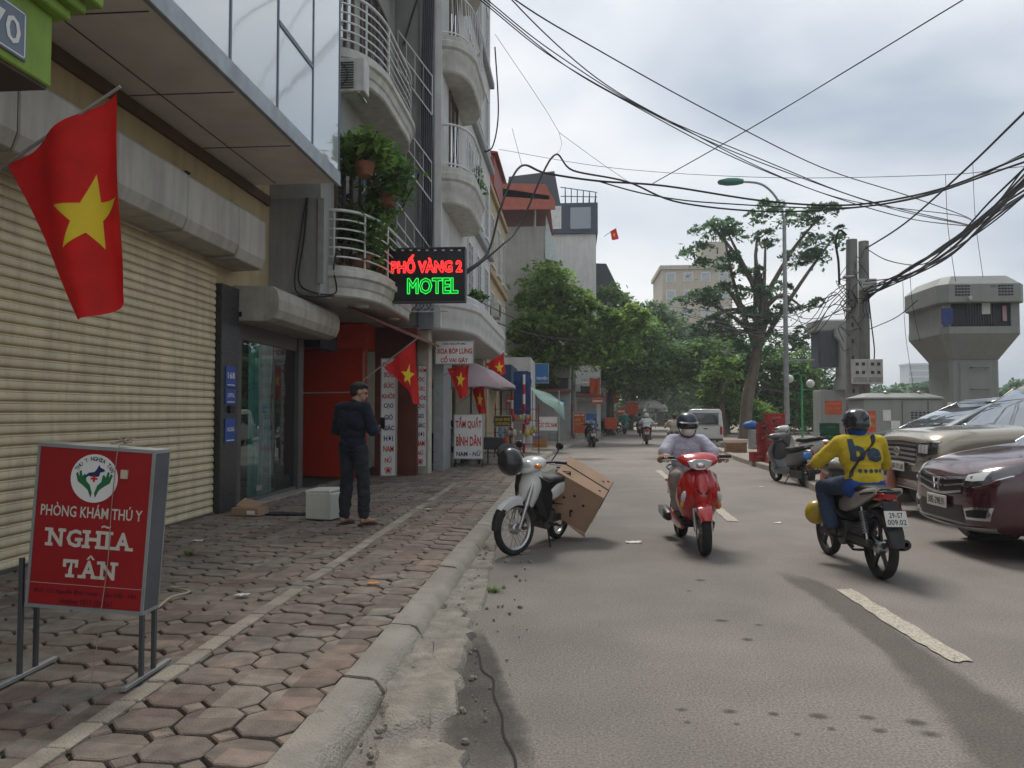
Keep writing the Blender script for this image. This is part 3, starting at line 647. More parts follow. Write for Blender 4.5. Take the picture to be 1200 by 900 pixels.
def balcony(root, xw, xo, y0, y1, zb, zt, mat, rail, rmat, railh=.95, cr_=1.3, horiz=True):
    def outline(e):
        o = [V((xw, y0 - e, 0))]; nx = xo + e
        for k in range(9): a = k / 8 * math.pi / 2; o.append(V((xw + .08 + (nx - xw - .08) * math.sin(a), y0 - e + cr_ * (1 - math.cos(a)), 0)))
        for k in range(9): a = math.pi / 2 - k / 8 * math.pi / 2; o.append(V((xw + .08 + (nx - xw - .08) * math.sin(a), y1 + e - cr_ * (1 - math.cos(a)), 0)))
        o.append(V((xw, y1 + e, 0))); return o
    h = zt - zb
    mb = MB().loft([[V((p.x, p.y, z)) for p in outline(e)] for e, z in ((-.06, zb), (-.03, zb + .05 * h), (-.03, zb + .3 * h), (.0, zb + .36 * h), (.02, zb + .6 * h), (.07, zb + .66 * h), (.07, zb + .82 * h), (.03, zb + .86 * h), (.03, zt))])
    mb.build('balcony_slab', mat, root, smooth=35)
    ol = outline(-.02); rl = MB()
    top = [V((p.x, p.y, zt + railh)) for p in ol]; rl.tube(top, .03, 8)
    if horiz:
        for k in range(1, 6): rl.tube([V((p.x, p.y, zt + railh * k / 6)) for p in ol], .016, 6)
        for p in ol[1:-1:4]: rl.tube([V((p.x, p.y, zt)), V((p.x, p.y, zt + railh))], .02, 6)
    else:
        rl.tube([V((p.x, p.y, zt + .08)) for p in ol], .02, 6)
        L_ = spline(ol, 3); acc = 0
        for i in range(1, len(L_)):
            acc += (L_[i] - L_[i - 1]).length
            if acc > .11: acc = 0; p = L_[i]; rl.tube([V((p.x, p.y, zt + .05)), V((p.x + .03, p.y, zt + railh * .4)), V((p.x, p.y, zt + railh))], .011, 5)
    rl.build('railing', rmat, root, smooth=60)
ivory = M('ivory_moulding', (.55, .54, .50), .8, dirt=.4, dcol=(.3, .28, .25), streak=True)
rw = M('rail_white', (.62, .62, .60), .35, metal=.3)
balcony(t, -4.1, -3.4, 12.85, 17.15, 3.46, 3.98, ivory, 0, rw)
balcony(t, -4.1, -3.4, 12.85, 17.15, 7.22, 7.72, ivory, 0, rw)
balcony(t, -4.1, -3.4, 12.85, 17.15, 10.95, 11.45, ivory, 0, rw)
MB().lathe([(.0, 0), (.12, 0), (.13, .03), (.11, .05)], (-3.85, 14.0, 3.47), (0, 0, -1), 18).build('ceiling_lamp', whl, t)
MB().lathe([(.0, 0), (.12, 0), (.13, .03), (.11, .05)], (-3.72, 15.9, 3.47), (0, 0, -1), 18).build('ceiling_lamp', whl, t)
for z in (4.1, 7.85, 11.6):
    win(t, '+X', -4.1, 15.6, z, 2.0, 2.3, M('frame_brown', (.12, .08, .06), .6), .07, False, 3)
    win(t, '+X', -4.1, 13.6, z, 1.0, 2.3, M('frame_brown'), .07, False, 2)
MB().tube(spline([(-4.3, 12.35, 5), (-4.35, 12.33, 4.3), (-4.42, 12.3, 3.65), (-4.2, 12.3, 3.45), (-3.95, 12.75, 3.5), (-4.0, 12.8, 3.9), (-3.98, 12.85, 4.2)]), .014).build('cable', wire, t)
MB().tube(spline([(-4.32, 12.35, 5), (-4.4, 12.33, 4.4), (-4.48, 12.3, 3.55), (-4.25, 12.3, 3.38), (-3.97, 12.75, 3.45)]), .011).build('cable', wire, t)
MB().box(-4.12, -4.02, 12.33, 12.40, 3.6, 4.98).build('downpipe', M('pipe_grey', (.3, .3, .29), .6), t)
acunit((-3.80, 12.32, 6.78), 0, 'grey air conditioner unit hung beneath the upper motel balcony')
t.location.y -= .28
# MOTEL sign
t = thing('motel_sign', 'black neon sign reading PHỐ VÀNG 2 MOTEL in red and green', 'sign', (-2.8, 14.3, 3.5), world=True)
SGY = 14.3
sp = lambda x, y, Y=14.3: aty(x, y, Y)
a, b = sp(455, 353), sp(544, 291)
B(a.x, b.x, 14.3, 14.46, a.z, b.z).build('panel', M('neon_black', (.012, .012, .014), .35), t, bev=.01)
mb = MB(); mb.box(a.x - .02, b.x + .02, 14.285, 14.48, b.z + .002, b.z + .03); mb.box(a.x - .02, b.x + .02, 14.285, 14.48, a.z - .03, a.z - .002); mb.box(b.x + .002, b.x + .025, 14.285, 14.48, a.z, b.z); mb.build('frame', M('sign_frame', (.06, .06, .065), .5), t)
nr = M('neon_red', (1, .03, .03), .5, emit=1.1, var=0); ng = M('neon_green', (.02, .75, .08), .5, emit=.55, var=0)
def neon(body, mat, c, wd, ht, par, off, r=.008):
    cu = bpy.data.curves.new('t', 'FONT'); cu.body = body; cu.align_x = 'CENTER'; cu.offset = .02; cu.fill_mode = 'NONE' if False else 'BOTH'; cu.resolution_u = 2
    ob = bpy.data.objects.new('t', cu); me = bpy.data.meshes.new_from_object(ob); bpy.data.objects.remove(ob)
    A = np.array([v.co[:] for v in me.vertices]); lo, hi = A.min(0), A.max(0); A = (A - (lo + hi) / 2) * (wd / (hi[0] - lo[0]), ht / (hi[1] - lo[1]), 1)
    cnt = {}
    for p in me.polygons:
        for k in p.edge_keys: cnt[k] = cnt.get(k, 0) + 1
    up = list(range(len(A)))
    def fd(i):
        while up[i] != i: i = up[i]
        return i
    for (i, j) in cnt: up[fd(i)] = fd(j)
    grp = {}
    for (i, j), c_ in cnt.items():
        if c_ == 1: grp.setdefault(fd(i), []).append((i, j))
    for es in grp.values():
        mb = MB()
        for i, j in es:
            p, q = A[i], A[j]; mb.cyl((c[0] + p[0], c[1], c[2] + p[1]), (c[0] + q[0], c[1], c[2] + q[1]), r, n=5, caps=False)
        mb.build('neon_tube', mat, par)
cx = lambda x, y: sp(x, y, 14.285)
neon('PHỐ VÀNG 2', nr, cx(500, 309), 1.35, .34, t, 0, .010)
neon('MOTEL', ng, cx(507, 335), 97e-2, .30, t, 0, .009)
text('MOTEL', M('neon_green_dark', (.01, .22, .03), .5, emit=.12), t, cx(507, 335) + V((0, .008, 0)), 95e-2, .28, '-Y', .01)
mb = MB()
for k in range(9): p = cx(461 + k * 9.5, 294); mb.box(p.x, p.x + .05, 14.27, 14.29, p.z, p.z + .02)
mb.build('led_strip', whl, t)
MB().tube([(a.x, 14.4, b.z - .1), (-4.1, 14.4, b.z - .1)], .02).build('bracket', blk, t)
# --- white building with curved balconies
t = thing('white_townhouse', 'tall white town house with curved balconies and weathered grey side wall', 'building', (-5, 22, .12), world=True)
B(-11, -3.02, 17.3, 27.7, 3.45, 17.5).build('wall', wht, t)
B(-11, -3.25, 17.24, 17.3, 3.5, 17.5).build('side_wall', gry, t)
B(-3.5, -3.16, 17.14, 17.24, 3.4, 17.4).build('side_pilaster', M('blue_grey_pilaster', (.20, .225, .245), .7, dirt=.4, streak=True), t)
B(-11, -5.2, 17.3, 27.7, .1, 3.45).build('ground_wall', M('cream_wall', (.50, .47, .38), .85), t)
for q in ((-4.0, -3.3, 17.35, 17.75), (-4.2, -3.6, 22.2, 22.6), (-4.2, -3.2, 27.2, 27.68)): B(*q, .1, 3.4).build('column', M('cream_wall'), t)
B(-3.34, -3.1, 18.2, 19.3, .12, 3.0).build('grey_door', M('steel_door', (.3, .32, .32), .5), t)
balcony(t, -3.5, -2.35, 17.26, 27.5, 3.42, 4.25, wht, 0, rw, .02, 1.9, True)
balcony(t, -3.02, -2.38, 17.4, 20.9, 6.35, 7.2, ivory, 0, rw, 1.0, 1.1, False)
balcony(t, -3.02, -2.38, 17.4, 20.9, 9.45, 10.3, ivory, 0, rw, 1.0, 1.1, False)
balcony(t, -3.02, -2.38, 17.4, 20.9, 12.55, 13.4, ivory, 0, rw, 1.0, 1.1, False)
for z in (7.1, 10.3, 13.5): B(-3.02, -2.86, 21.0, 27.72, z - .1, z + .12).build('string_course', M('course_grey', (.33, .35, .37), .7), t, bev=.02)
for z in (4.6, 7.5, 10.7, 13.8):
    for y in (22.2, 24.2, 26.3): win(t, '+X', -3.02, y, z, 1.1, 1.9, whtp, .07, True, 2, bars=(z < 10))
    if z > 5: win(t, '+X', -3.02, 19.0, z - .3, 1.3, 2.2, M('frame_brown'), .07, False, 2)
gr = MB()
for k in range(8): c = V((-3.0 - k * .16, 17.0, 3.95)); gr.lathe([(.16, -.008), (.172, 0), (.16, .008)], c, (0, 1, 0), 16); gr.lathe([(.08, -.008), (.09, 0), (.08, .008)], c, (0, 1, 0), 12)
gr.tube([(-4.1, 17.0, 4.15), (-2.8, 17.0, 4.15)], .015); gr.tube([(-4.1, 17.0, 3.78), (-2.8, 17.0, 3.78)], .015); gr.build('scroll_grille', rw, t)
st = MB()
for z in (4.4, 6.4, 8.4):
    for d in (0, .45, .9): st.tube([(-4.0, 17.1, z + d + 1.0), (-3.2, 17.1, z + d - .1)], .018)
    for k in range(5): st.tube([(-4.0 + k * .2, 17.1, z + 1.0 - k * .27), (-4.0 + k * .2, 17.1, z + 1.9 - k * .27)], .012)
st.build('stair_rail', rw, t)
for k in range(6):
    x = -3.42 + k * .045; MB().tube(spline([(x, 17.12, 17), (x + .03, 17.11, 12), (x - .02, 17.1, 9), (x + .02, 17.1, 6), (x + .1 * math.sin(k), 17.08, 4)]), .012).build('riser_cable', wire, t)
o = MB()
for (x, z0, z1) in ((-3.9, 10.0, 12), (-3.9, 6.2, 7.4)): o.tube([(x, 17.2, z0), (-3.3, 17.2, z1)], .02)
o.build('wall_crack', blk, t)
# sign boards hung on this house and by the motel
def board(name, label, x, Y, py0, py1, wpx, rows, border=True, th=.05, legs=0, cat='sign', bg=None):
    """flat standing or hanging sign facing down the street; x px centre"""
    c0, c1 = aty(x, py1, Y), aty(x, py0, Y); wd = wpx / 900 * Y; t = thing(name, label, cat, (c0.x, Y, max(.12, c0.z)), world=True)
    p = B(c0.x - wd / 2, c0.x + wd / 2, Y, Y + th, c0.z, c1.z).build('panel', bg or whl, t)
    if border:
        f = MB(); e = .018; x0_, x1_ = c0.x - wd / 2 - .004, c0.x + wd / 2 + .004
        f.box(x0_, x1_, Y - .012, Y + th + .004, c1.z - e, c1.z + .004); f.box(x0_, x1_, Y - .012, Y + th + .004, c0.z - .004, c0.z + e); f.box(x0_, x0_ + e, Y - .011, Y + th + .003, c0.z + e, c1.z - e); f.box(x1_ - e, x1_, Y - .011, Y + th + .003, c0.z + e, c1.z - e); f.build('frame', steel, t)
    H_ = c1.z - c0.z
    for (body, mat, v, h, ww) in rows: text(body, mat, t, (c0.x, Y - .002, c1.z - v * H_), ww * wd, h * H_, '-Y', .026)
    if legs:
        for s_ in (-1, 1): MB().cyl((c0.x + s_ * (wd / 2 - .02), Y + th / 2, .1), (c0.x + s_ * (wd / 2 - .02), Y + th / 2, c0.z + .01), .012).build('leg', blk, t)
    return t
rows = [(q, m, .035 + .0905 * i + .01, .052, w_) for i, (q, m, w_) in enumerate([('CHĂM', redl, .86), ('SÓC', redl, .62), ('SỨC', redl, .66), ('KHỎE', redl, .82), ('CẠO', navl, .62), ('GIÓ', navl, .55), ('GIÁC', navl, .72), ('HƠI', navl, .58), ('NAM', redl, .66), ('NỮ', redl, .44), ('☎', redl, .5)])]
t = board('tall_board', 'tall white board of red and blue words beside the red doorway', 455, 15.15, 420, 558, 19, rows); B(-4.0, -3.3, 15.19, 15.2, .12, .14) 
t = board('tall_board', 'tall white board of red and blue words beneath the rounded white ledge', 492.5, 17.0, 428, 547, 15.5, rows)
board('hanging_signboard', 'hanging white signboard reading XOA BÓP LƯNG CỔ VAI GÁY', 532.5, 18.0, 399, 427, 46, [('HỘI NGƯỜI MÙ', blk, .14, .11, .6), ('XOA BÓP LƯNG', redl, .42, .28, .92), ('CỔ VAI GÁY', redl, .78, .28, .72)])
board('standing_board', 'white standing board reading TẨM QUẤT BÌNH DÂN NAM - NỮ', 549, 19.6, 485, 538, 35, [('TẨM QUẤT', redl, .2, .28, .88), ('BÌNH DÂN', redl, .58, .26, .84), ('NAM - NỮ', navl, .87, .13, .82)], legs=1)
# --- cream narrow house
ylw = M('ochre_render', (.50, .41, .27), .85, dirt=.35, dcol=(.3, .25, .17), streak=True)
t = thing('cream_house', 'narrow cream house with air conditioners between white house and grey gable', 'building', (-6, 32, .12), world=True)
B(-11, -3.15, 27.9, 35.5, .1, 10.2).build('wall', ylw, t)
for z in (3.6, 6.7, 9.9): B(-3.15, -3.02, 27.85, 35.5, z, z + .22).build('string_course', M('ochre_trim', (.42, .30, .17), .8), t)
for z in (4.2, 7.2):
    for y in (29.5, 32, 34.3): win(t, '+X', -3.15, y, z, 1.3, 2.0, whtp, .08, True, 2, bars=True)
B(-3.15, -2.3, 28.4, 31.5, 2.4, 3.3).build('blue_shop_panel', M('shop_dark_blue', (.03, .06, .12), .6), t)
acunit((-2.92, 28.9, 5.1), R(90), 'white air conditioner under the upper window of cream house'); acunit((-2.92, 29.3, 4.0), R(90), 'white air conditioner lower on the wall of cream house')
t = thing('rooftop_shed', 'small red sheet metal roof shed above cream house', 'building', (-5, 31, 10.2), world=True)
MB().prism([(-6, 29, 10.2), (-3.0, 29, 10.2), (-3.0, 29, 11.4), (-6, 29, 11.9)], (0, 3.5, 0)).build('wall', M('red_sheet', (.30, .06, .05), .6, dirt=.3), t)
MB().prism([(-6.2, 28.8, 11.95), (-2.85, 28.8, 11.4), (-2.85, 28.8, 11.47), (-6.2, 28.8, 12.02)], (0, 4, 0)).build('roof', M('red_sheet'), t)
# --- grey gable house with red roof
rr = M('red_roof', (.36, .10, .07), .6, dirt=.35, dcol=(.2, .09, .07), streak=True)
t = thing('grey_gable_house', 'grey rendered house with red sheet roof over its terrace', 'building', (-4, 44, .12), world=True)
B(-12, -1.45, 40, 47, .1, 11.3).build('wall', gry2, t)
mb = MB().prism([(-9, 38.9, 13.1), (-1.2, 38.9, 12.4), (-1.2, 38.9, 12.6), (-9, 38.9, 14.0)], (0, 8, 0)); mb.build('roof', rr, t)
MB().prism([(-9, 38.9, 12.0), (-.9, 38.9, 11.9), (-.9, 38.9, 12.3), (-1.4, 38.9, 13.2), (-9, 38.9, 13.6)], (0, .12, 0)).build('roof_fascia', rr, t)
for x in (-2.0, -4.0): MB().cyl((x, 40.2, 11.3), (x, 40.2, 12.9), .06).build('post', steel, t)
MB().prism([(-1.5, 40, 9.6), (-.75, 40, 9.4), (-1.4, 40, 11.9)], (0, 5, 0)).build('pediment', M('pale_blue_paint', (.5, .58, .6), .7), t)
for y in (41.5, 43.5, 45.5): win(t, '+X', -1.45, y, 6.5, 1.2, 1.8, whtp, .08); win(t, '+X', -1.45, y, 3.6, 1.2, 1.8, whtp, .08)
# --- white house with dark blue top floor
t = thing('white_corner_house', 'white house with dark blue cladding and rooftop pergola', 'building', (-1, 54, .12), world=True)
B(-9, 1.5, 50, 59, .1, 13.2).build('wall', wht, t)
nv = M('navy_cladding', (.045, .065, .10), .5)
B(-5, 1.62, 49.8, 59.2, 13.21, 15.2).build('top_floor', nv, t)
mb = MB().prism([(-4.5, 50, 15.2), (-.8, 50, 15.2), (-1.2, 50, 17.4), (-4.2, 50, 17.1)], (0, 6, 0)); mb.build('roof_box', M('dark_slate', (.05, .065, .08), .6), t)
pg = MB()
for k in range(6): pg.cyl((-.5 + k * .4, 50.3, 15.2), (-.5 + k * .4, 50.3, 16.4 - k * .08), .03); pg.cyl((-.5 + k * .4, 50.3, 16.35 - k * .08), (-.5 + k * .4, 57, 16.3 - k * .08), .03)
pg.cyl((-.8, 50.3, 16.4), (1.6, 50.3, 16.0), .03); pg.cyl((-.8, 50.3, 15.8), (1.6, 50.3, 15.7), .03); pg.build('pergola', M('pergola_dark', (.07, .08, .08), .6), t)
win(t, '-Y', 49.8, -1.5, 13.5, 1.5, 1.5, whtp, .09, False, 1, mat=M('blind_white', (.6, .62, .62), .6)); win(t, '-Y', 49.8, .5, 13.4, 1.5, 1.6, nv, .09, False, 1)
for y in (51.5, 54, 56.5): win(t, '+X', 1.5, y, 9.4, 1.6, 2.0, M('frame_navy', (.04, .05, .07), .5), .1); win(t, '+X', 1.5, y, 5.4, 1.6, 2.0, M('frame_navy'), .1)
t = thing('dark_eaved_house', 'low grey house with dark overhanging eaves beside white house', 'building', (2, 64, .12), world=True)
B(-5, 2.9, 61, 68, .1, 11.2).build('wall', gry, t); MB().prism([(-5.5, 60.2, 11.0), (3.7, 60.2, 10.9), (2.6, 60.2, 13.2), (-5.5, 60.2, 13.6)], (0, 8.5, 0)).build('roof', M('dark_slate'), t)
for y in (62.5, 65): win(t, '+X', 2.9, y, 8.2, 1.5, 2, nv, .1)
# --- far beige flats and other far blocks
def flats(name, label, x0, x1, y0, y1, z1, mat, nx, nz, z0=4):
    t = thing(name, label, 'building', ((x0 + x1) / 2, y0, 0), world=True); B(x0, x1, y0, y1, -.1, z1).build('wall', mat, t)
    B(x0 - .4, x1 + .4, y0 - .4, y1, z1, z1 + .7).build('parapet', mat, t)
    for i in range(nx):
        for k in range(nz): 
            c = x0 + (i + .5) * (x1 - x0) / nx; z = z0 + (k + .3) * (z1 - z0) / nz; o = B(c - .8, c + .8, y0 - .1, y0 + .05, z, z + 1.6).build('window', whtp, t); B(c - .68, c + .68, y0 - .13, y0 - .11, z + .12, z + 1.48).build('pane', gwin, o)
    return t
fb = M('far_beige', (.48, .42, .33), .9, dirt=.3, streak=True)
t = flats('beige_apartment_block', 'far beige apartment block rising behind the street trees', 15.5, 27.5, 135, 150, 26.5, fb, 4, 7, 5)
B(22.5, 26.8, 136, 142, 27.2, 31.5).build('stair_tower', fb, t); mb = MB(); [mb.cyl((22.8 + k * .7, 135.9, 31.5), (22.8 + k * .7, 135.9, 32.6), .08) for k in range(6)]; mb.build('roof_railing', fb, t)
flats('glass_office_tower', 'far pale office tower on the horizon above the kiosk trees', 126, 134, 300, 308, 19.5, M('far_pale', (.5, .55, .6), .6), 6, 6, 6)
# ------------------------------------------------------------ trees
bark = M('bark', (.13, .105, .08), .95, var=.3, vs=5, bump=1, bs=30, dirt=.5, dcol=(.2, .19, .16), ds=2, stretch=(1, 1, .3))
def leafmat(n, a, b): return M(n, a, .55, var=.2, vs=.8, col2=b, island=.3, trans=.55, spec=.3)
LM = [leafmat('leaf_fresh', (.115, .235, .05), (.24, .36, .085)), leafmat('leaf_deep', (.055, .125, .05), (.105, .19, .07)), leafmat('leaf_blue', (.075, .165, .09), (.14, .24, .12)), leafmat('leaf_mid', (.085, .185, .05), (.16, .27, .08))]
def leafcloud(blobs, n, ls, seed, flat=.32, clump=46):
    """leaf quads gathered in flattened sprays spread through ellipsoids"""
    r = np.random.default_rng(seed); vol = np.array([b[1][0] * b[1][1] * b[1][2] for b in blobs]) ** .72; vol /= vol.sum(); V_ = []; cen = []
    for (c, rad), f in zip(blobs, vol):
        nc = max(3, int(n * f / clump))
        for _ in range(nc):
            d = r.normal(size=3); d /= np.linalg.norm(d); rr = r.uniform(.25, 1) ** .45; p = np.array(c) + d * np.array(rad) * rr
            cen.append(p); k = int(clump * r.uniform(.5, 1.4)); sp_ = min(rad) * r.uniform(.26, .5)
            q = p + r.normal(size=(k, 3)) * np.array([sp_, sp_, sp_ * flat]); q[:, 2] -= .25 * ((q[:, 0] - p[0]) ** 2 + (q[:, 1] - p[1]) ** 2) / max(sp_, .1)
            V_.append(q)
    P = np.concatenate(V_); m = len(P)
    a = r.uniform(0, 6.283, m); t = r.normal(0, .5, m); s = ls * r.uniform(.6, 1.4, m)
    ax = np.stack([np.cos(a) * np.cos(t), np.sin(a) * np.cos(t), np.sin(t)], 1); bx_ = np.stack([-np.sin(a), np.cos(a), r.normal(0, .45, m)], 1)
    vs = np.stack([P - ax * s[:, None], P + bx_ * (s * .42)[:, None], P + ax * s[:, None], P - bx_ * (s * .42)[:, None]], 1).reshape(-1, 3)
    return vs, m, cen
def tree(name, label, base, tr, r0, blobs, n, ls, mat, seed, limbs=10, group=None, flat=.32):
    """tr: trunk points relative to base; blobs: centre (world), radii"""
    base = V(base); t = thing(name, label, 'tree', base, 0, group)
    vs, m, cen = leafcloud(blobs, n * 2.1, ls * .95, seed, flat); vs = vs - np.array(base)
    me = bpy.data.meshes.new('crown'); me.vertices.add(len(vs)); me.vertices.foreach_set('co', vs.ravel()); me.loops.add(4 * m); me.loops.foreach_set('vertex_index', np.arange(4 * m)); me.polygons.add(m); me.polygons.foreach_set('loop_start', np.arange(0, 4 * m, 4))
    me.materials.append(mat); me.update(calc_edges=True); me.validate(); mkobj('crown', me, t)
    pts = spline([V(p) for p in tr], 5); k = len(pts); mb = MB(); mb.tube(pts, [r0 * (1.25 if i == 0 else 1) * (1 - .55 * i / k) for i in range(k)], 10)
    rr = random.Random(seed)
    for q in rr.sample(cen, min(limbs, len(cen))):
        q = V(q) - base; s_ = pts[rr.randrange(int(k * .5), k)]; mid = s_.lerp(q, .5) + V((rr.uniform(-.3, .3), rr.uniform(-.3, .3), rr.uniform(.0, .6))); L_ = spline([s_, mid, q], 5)
        mb.tube(L_, [r0 * .42 * (1 - .85 * i / len(L_)) + .012 for i in range(len(L_))], 6)
    mb.build('trunk', bark, t, smooth=60); return t
def pb(Y, lst, dz=1.0):
    o = []
    for (x, y, a, b) in lst: c = aty(x, y, Y); o.append((tuple(c), (a / 900 * Y, max(a, b) / 900 * Y * dz, b / 900 * Y)))
    return o
def trunkpx(Y, px, z0=.12):
    b = aty(px[0][0], 500, Y); b = V((b.x, Y, z0)); return b, [V((0, 0, -.15))] + [V((aty(x, y, Y).x - b.x, 0, aty(x, y, Y).z - b.z)) for x, y in px[1:]]
RG = 'trees lining the street'
b, tr = trunkpx(40, [(656, 500), (656, 470), (660, 435), (650, 400), (652, 370)])
tree('street_tree', 'bright green street tree in front of the grey gable house', b, tr, .26, pb(39, [(642, 328, 30, 24), (668, 352, 30, 16), (618, 352, 20, 13), (650, 378, 48, 18), (612, 385, 22, 14), (700, 370, 28, 16), (690, 405, 46, 20), (640, 415, 38, 14), (720, 395, 28, 20), (625, 440, 25, 10), (742, 372, 18, 16)]), 9500, .17, LM[0], 11, 14, RG)
b, tr = trunkpx(53, [(716, 500), (715, 470), (720, 430), (712, 400)])
tree('street_tree', 'dark street tree beside white house with navy cladding', b, tr, .3, pb(52, [(718, 352, 24, 18), (745, 385, 30, 24), (700, 405, 30, 22), (735, 425, 42, 26), (690, 435, 25, 14), (765, 415, 25, 25)]), 7000, .2, LM[3], 12, 10, RG)
b, tr = trunkpx(68, [(738, 497), (742, 470), (745, 440), (755, 410)])
tree('street_tree', 'dark leaning street tree behind the riders at the bend', b, tr, .3, pb(67, [(762, 372, 24, 20), (775, 405, 32, 26), (750, 440, 34, 22), (790, 430, 26, 26)]), 6000, .24, LM[1], 13, 9, RG)
b, tr = trunkpx(92, [(775, 492), (775, 470), (778, 430)])
tree('street_tree', 'large dark tree closing the far end of street', b, tr, .45, pb(92, [(775, 385, 25, 22), (800, 400, 28, 30), (770, 430, 36, 30), (815, 440, 30, 28), (745, 455, 26, 22)]), 7000, .32, LM[1], 14, 8, RG)
b, tr = trunkpx(112, [(820, 490), (822, 460), (815, 430)])
tree('street_tree', 'dark rounded tree behind the parked white van', b, tr, .4, pb(112, [(815, 425, 32, 30), (840, 440, 30, 28), (790, 455, 25, 24), (835, 405, 20, 18), (860, 465, 30, 18)]), 6000, .36, LM[1], 15, 8, RG)
b, tr = trunkpx(42, [(872, 500), (876, 468), (884, 430), (889, 400), (897, 372), (896, 345)], .13)
tree('flame_tree', 'tall airy tree with spreading layered crown behind the beer crates', b, tr, .34, pb(42, [(838, 268, 26, 13), (862, 262, 24, 10), (818, 295, 22, 15), (842, 303, 24, 12), (905, 243, 26, 11), (938, 250, 28, 13), (965, 240, 18, 9), (960, 285, 30, 15), (935, 300, 26, 11), (895, 278, 24, 9), (985, 272, 14, 8), (880, 318, 26, 9), (905, 338, 30, 11), (850, 345, 34, 14), (815, 350, 22, 14), (870, 372, 42, 14), (925, 365, 22, 11), (830, 388, 32, 16), (900, 400, 40, 15), (942, 385, 16, 9), (965, 352, 13, 7)], .8), 6400, .15, LM[2], 16, 22, flat=.22)
b, tr = trunkpx(52, [(850, 497), (849, 470), (852, 430)], .13)
tree('broadleaf_tree', 'dense dark tree standing behind the tall airy tree', b, tr, .35, pb(53, [(845, 408, 40, 20), (890, 430, 45, 24), (835, 440, 36, 24), (930, 430, 34, 24), (870, 470, 45, 22), (925, 475, 40, 22), (800, 420, 24, 24)]), 7500, .22, LM[3], 17, 8)
b, tr = trunkpx(47, [(848, 505), (846, 470), (845, 450)], .13)
tree('young_tree', 'small layered young tree with paler leaves near the white van', b, tr, .2, pb(47, [(850, 422, 26, 5), (846, 440, 30, 6), (848, 460, 28, 6), (885, 480, 18, 16)]), 2600, .16, LM[0], 18, 5)
b, tr = trunkpx(60, [(960, 497), (960, 470), (955, 450)], .13)
tree('broadleaf_tree', 'dark tree behind the green globe lamp post', b, tr, .3, pb(60, [(945, 440, 30, 22), (965, 470, 34, 26), (930, 465, 30, 26), (990, 475, 25, 20)]), 5000, .26, LM[2], 19, 6)
for i, (x, y, a, bb, Y, lab) in enumerate([(1030, 463, 40, 13, 105, 'low far tree behind the meter boxes'), (1075, 461, 42, 14, 110, 'low far tree left of the grey kiosk tower'), (1195, 462, 36, 16, 100, 'far dark tree right of the grey kiosk tower'), (1130, 466, 36, 10, 120, 'far low tree behind the grey kiosk tower')]):
    c = aty(x, 484, Y); tree('far_tree', lab, (c.x, Y, -.06), [(0, 0, 0), (0, 0, 1.5), (0, 0, 3)], .3, pb(Y, [(x, y, a * .7, bb), (x - a * .5, y + 4, a * .5, bb * .8), (x + a * .5, y + 3, a * .5, bb * .8), (x, y + 10, a, bb * .7)]), 3800, .34, LM[2], 30 + i, 3, 'far trees')
for i, (x, y, a, bb, Y, lab) in enumerate([(705, 478, 26, 14, 128, 'far hedge tree closing the view past the left shops'), (745, 476, 30, 16, 135, 'far hedge tree behind the riders'), (790, 476, 32, 18, 132, 'far hedge tree at the vanishing end of road'), (838, 478, 30, 16, 125, 'far hedge tree behind the white van roof'), (880, 480, 30, 16, 95, 'low far tree behind the airy tree trunk'), (925, 484, 30, 18, 80, 'low bushy tree behind the lamp post')]):
    c = aty(x, 484, Y); tree('hedge_tree', lab, (c.x, Y, -.06), [(0, 0, 0), (0, 0, 1), (0, 0, 2)], .25, pb(Y, [(x, y, a, bb), (x - a * .7, y + 4, a * .6, bb * .8), (x + a * .7, y + 3, a * .6, bb * .8), (x, y + 12, a, bb * .6)]), 2000, .4, LM[1], 80 + i, 3, 'far hedge trees')
# trees across the street to the right, beyond the cars (seen mirrored in the shop glass)
for i, (x, y) in enumerate([(15, 6), (16.5, 13), (14, -2), (20, 20)]):
    tree('roadside_tree', 'leafy tree standing past the parked cars', (x, y, 0), [(0, 0, 0), (.1, 0, 2), (.1, .2, 4)], .25, [((x, y, 5.5), (2.6, 2.6, 1.8)), ((x + 1, y + 1.5, 5), (2, 2, 1.4)), ((x - .8, y - 1.6, 4.8), (1.8, 2, 1.3))], 2600, .22, LM[3], 50 + i, 6, 'trees past the parked cars')

# ------------------------------------------------------------ right side street furniture
kg = M('kiosk_grey', (.30, .315, .30), .6, var=.06, vs=2, dirt=.3, dcol=(.18, .18, .165), streak=True)
kd = M('kiosk_dark', (.045, .05, .06), .6, var=.15)
def orect(cx_, cy_, hx, hy, ch, z): return [V((cx_ + a, cy_ + b_, z)) for a, b_ in ((-hx + ch, -hy), (hx - ch, -hy), (hx, -hy + ch), (hx, hy - ch), (hx - ch, hy), (-hx + ch, hy), (-hx, hy - ch), (-hx, -hy + ch))]
kx, ky = 11.1, 22.9
t = thing_k = thing('kiosk_tower', 'grey column substation tower with flared head behind the parked cars', 'substation', (kx, ky, 0), world=True)
def rings(*q, cx_=kx, cy_=ky): return MB().loft([orect(cx_, cy_, hx, hy, ch, z) for hx, hy, ch, z in q])
rings((.83, .7, .1, 0), (.83, .7, .1, 3.0)).build('column', kg, t)
rings((.62, .75, .1, .3), (.62, .75, .1, 2.9)).build('column_panel', kg, t)
rings((.83, .72, .1, 2.98), (1.30, 1.15, .2, 3.62), (1.32, 1.18, .2, 3.66), (1.32, 1.18, .2, 3.85)).build('flared_collar', kg, t)
rings((1.12, 1.0, .15, 3.85), (1.12, 1.0, .15, 4.55)).build('transformer', kd, t)
lv = MB()
for k in range(11): x = kx - .42 + k * .085; lv.box(x, x + .03, ky - 1.03, ky - 1.0, 3.92, 4.5)
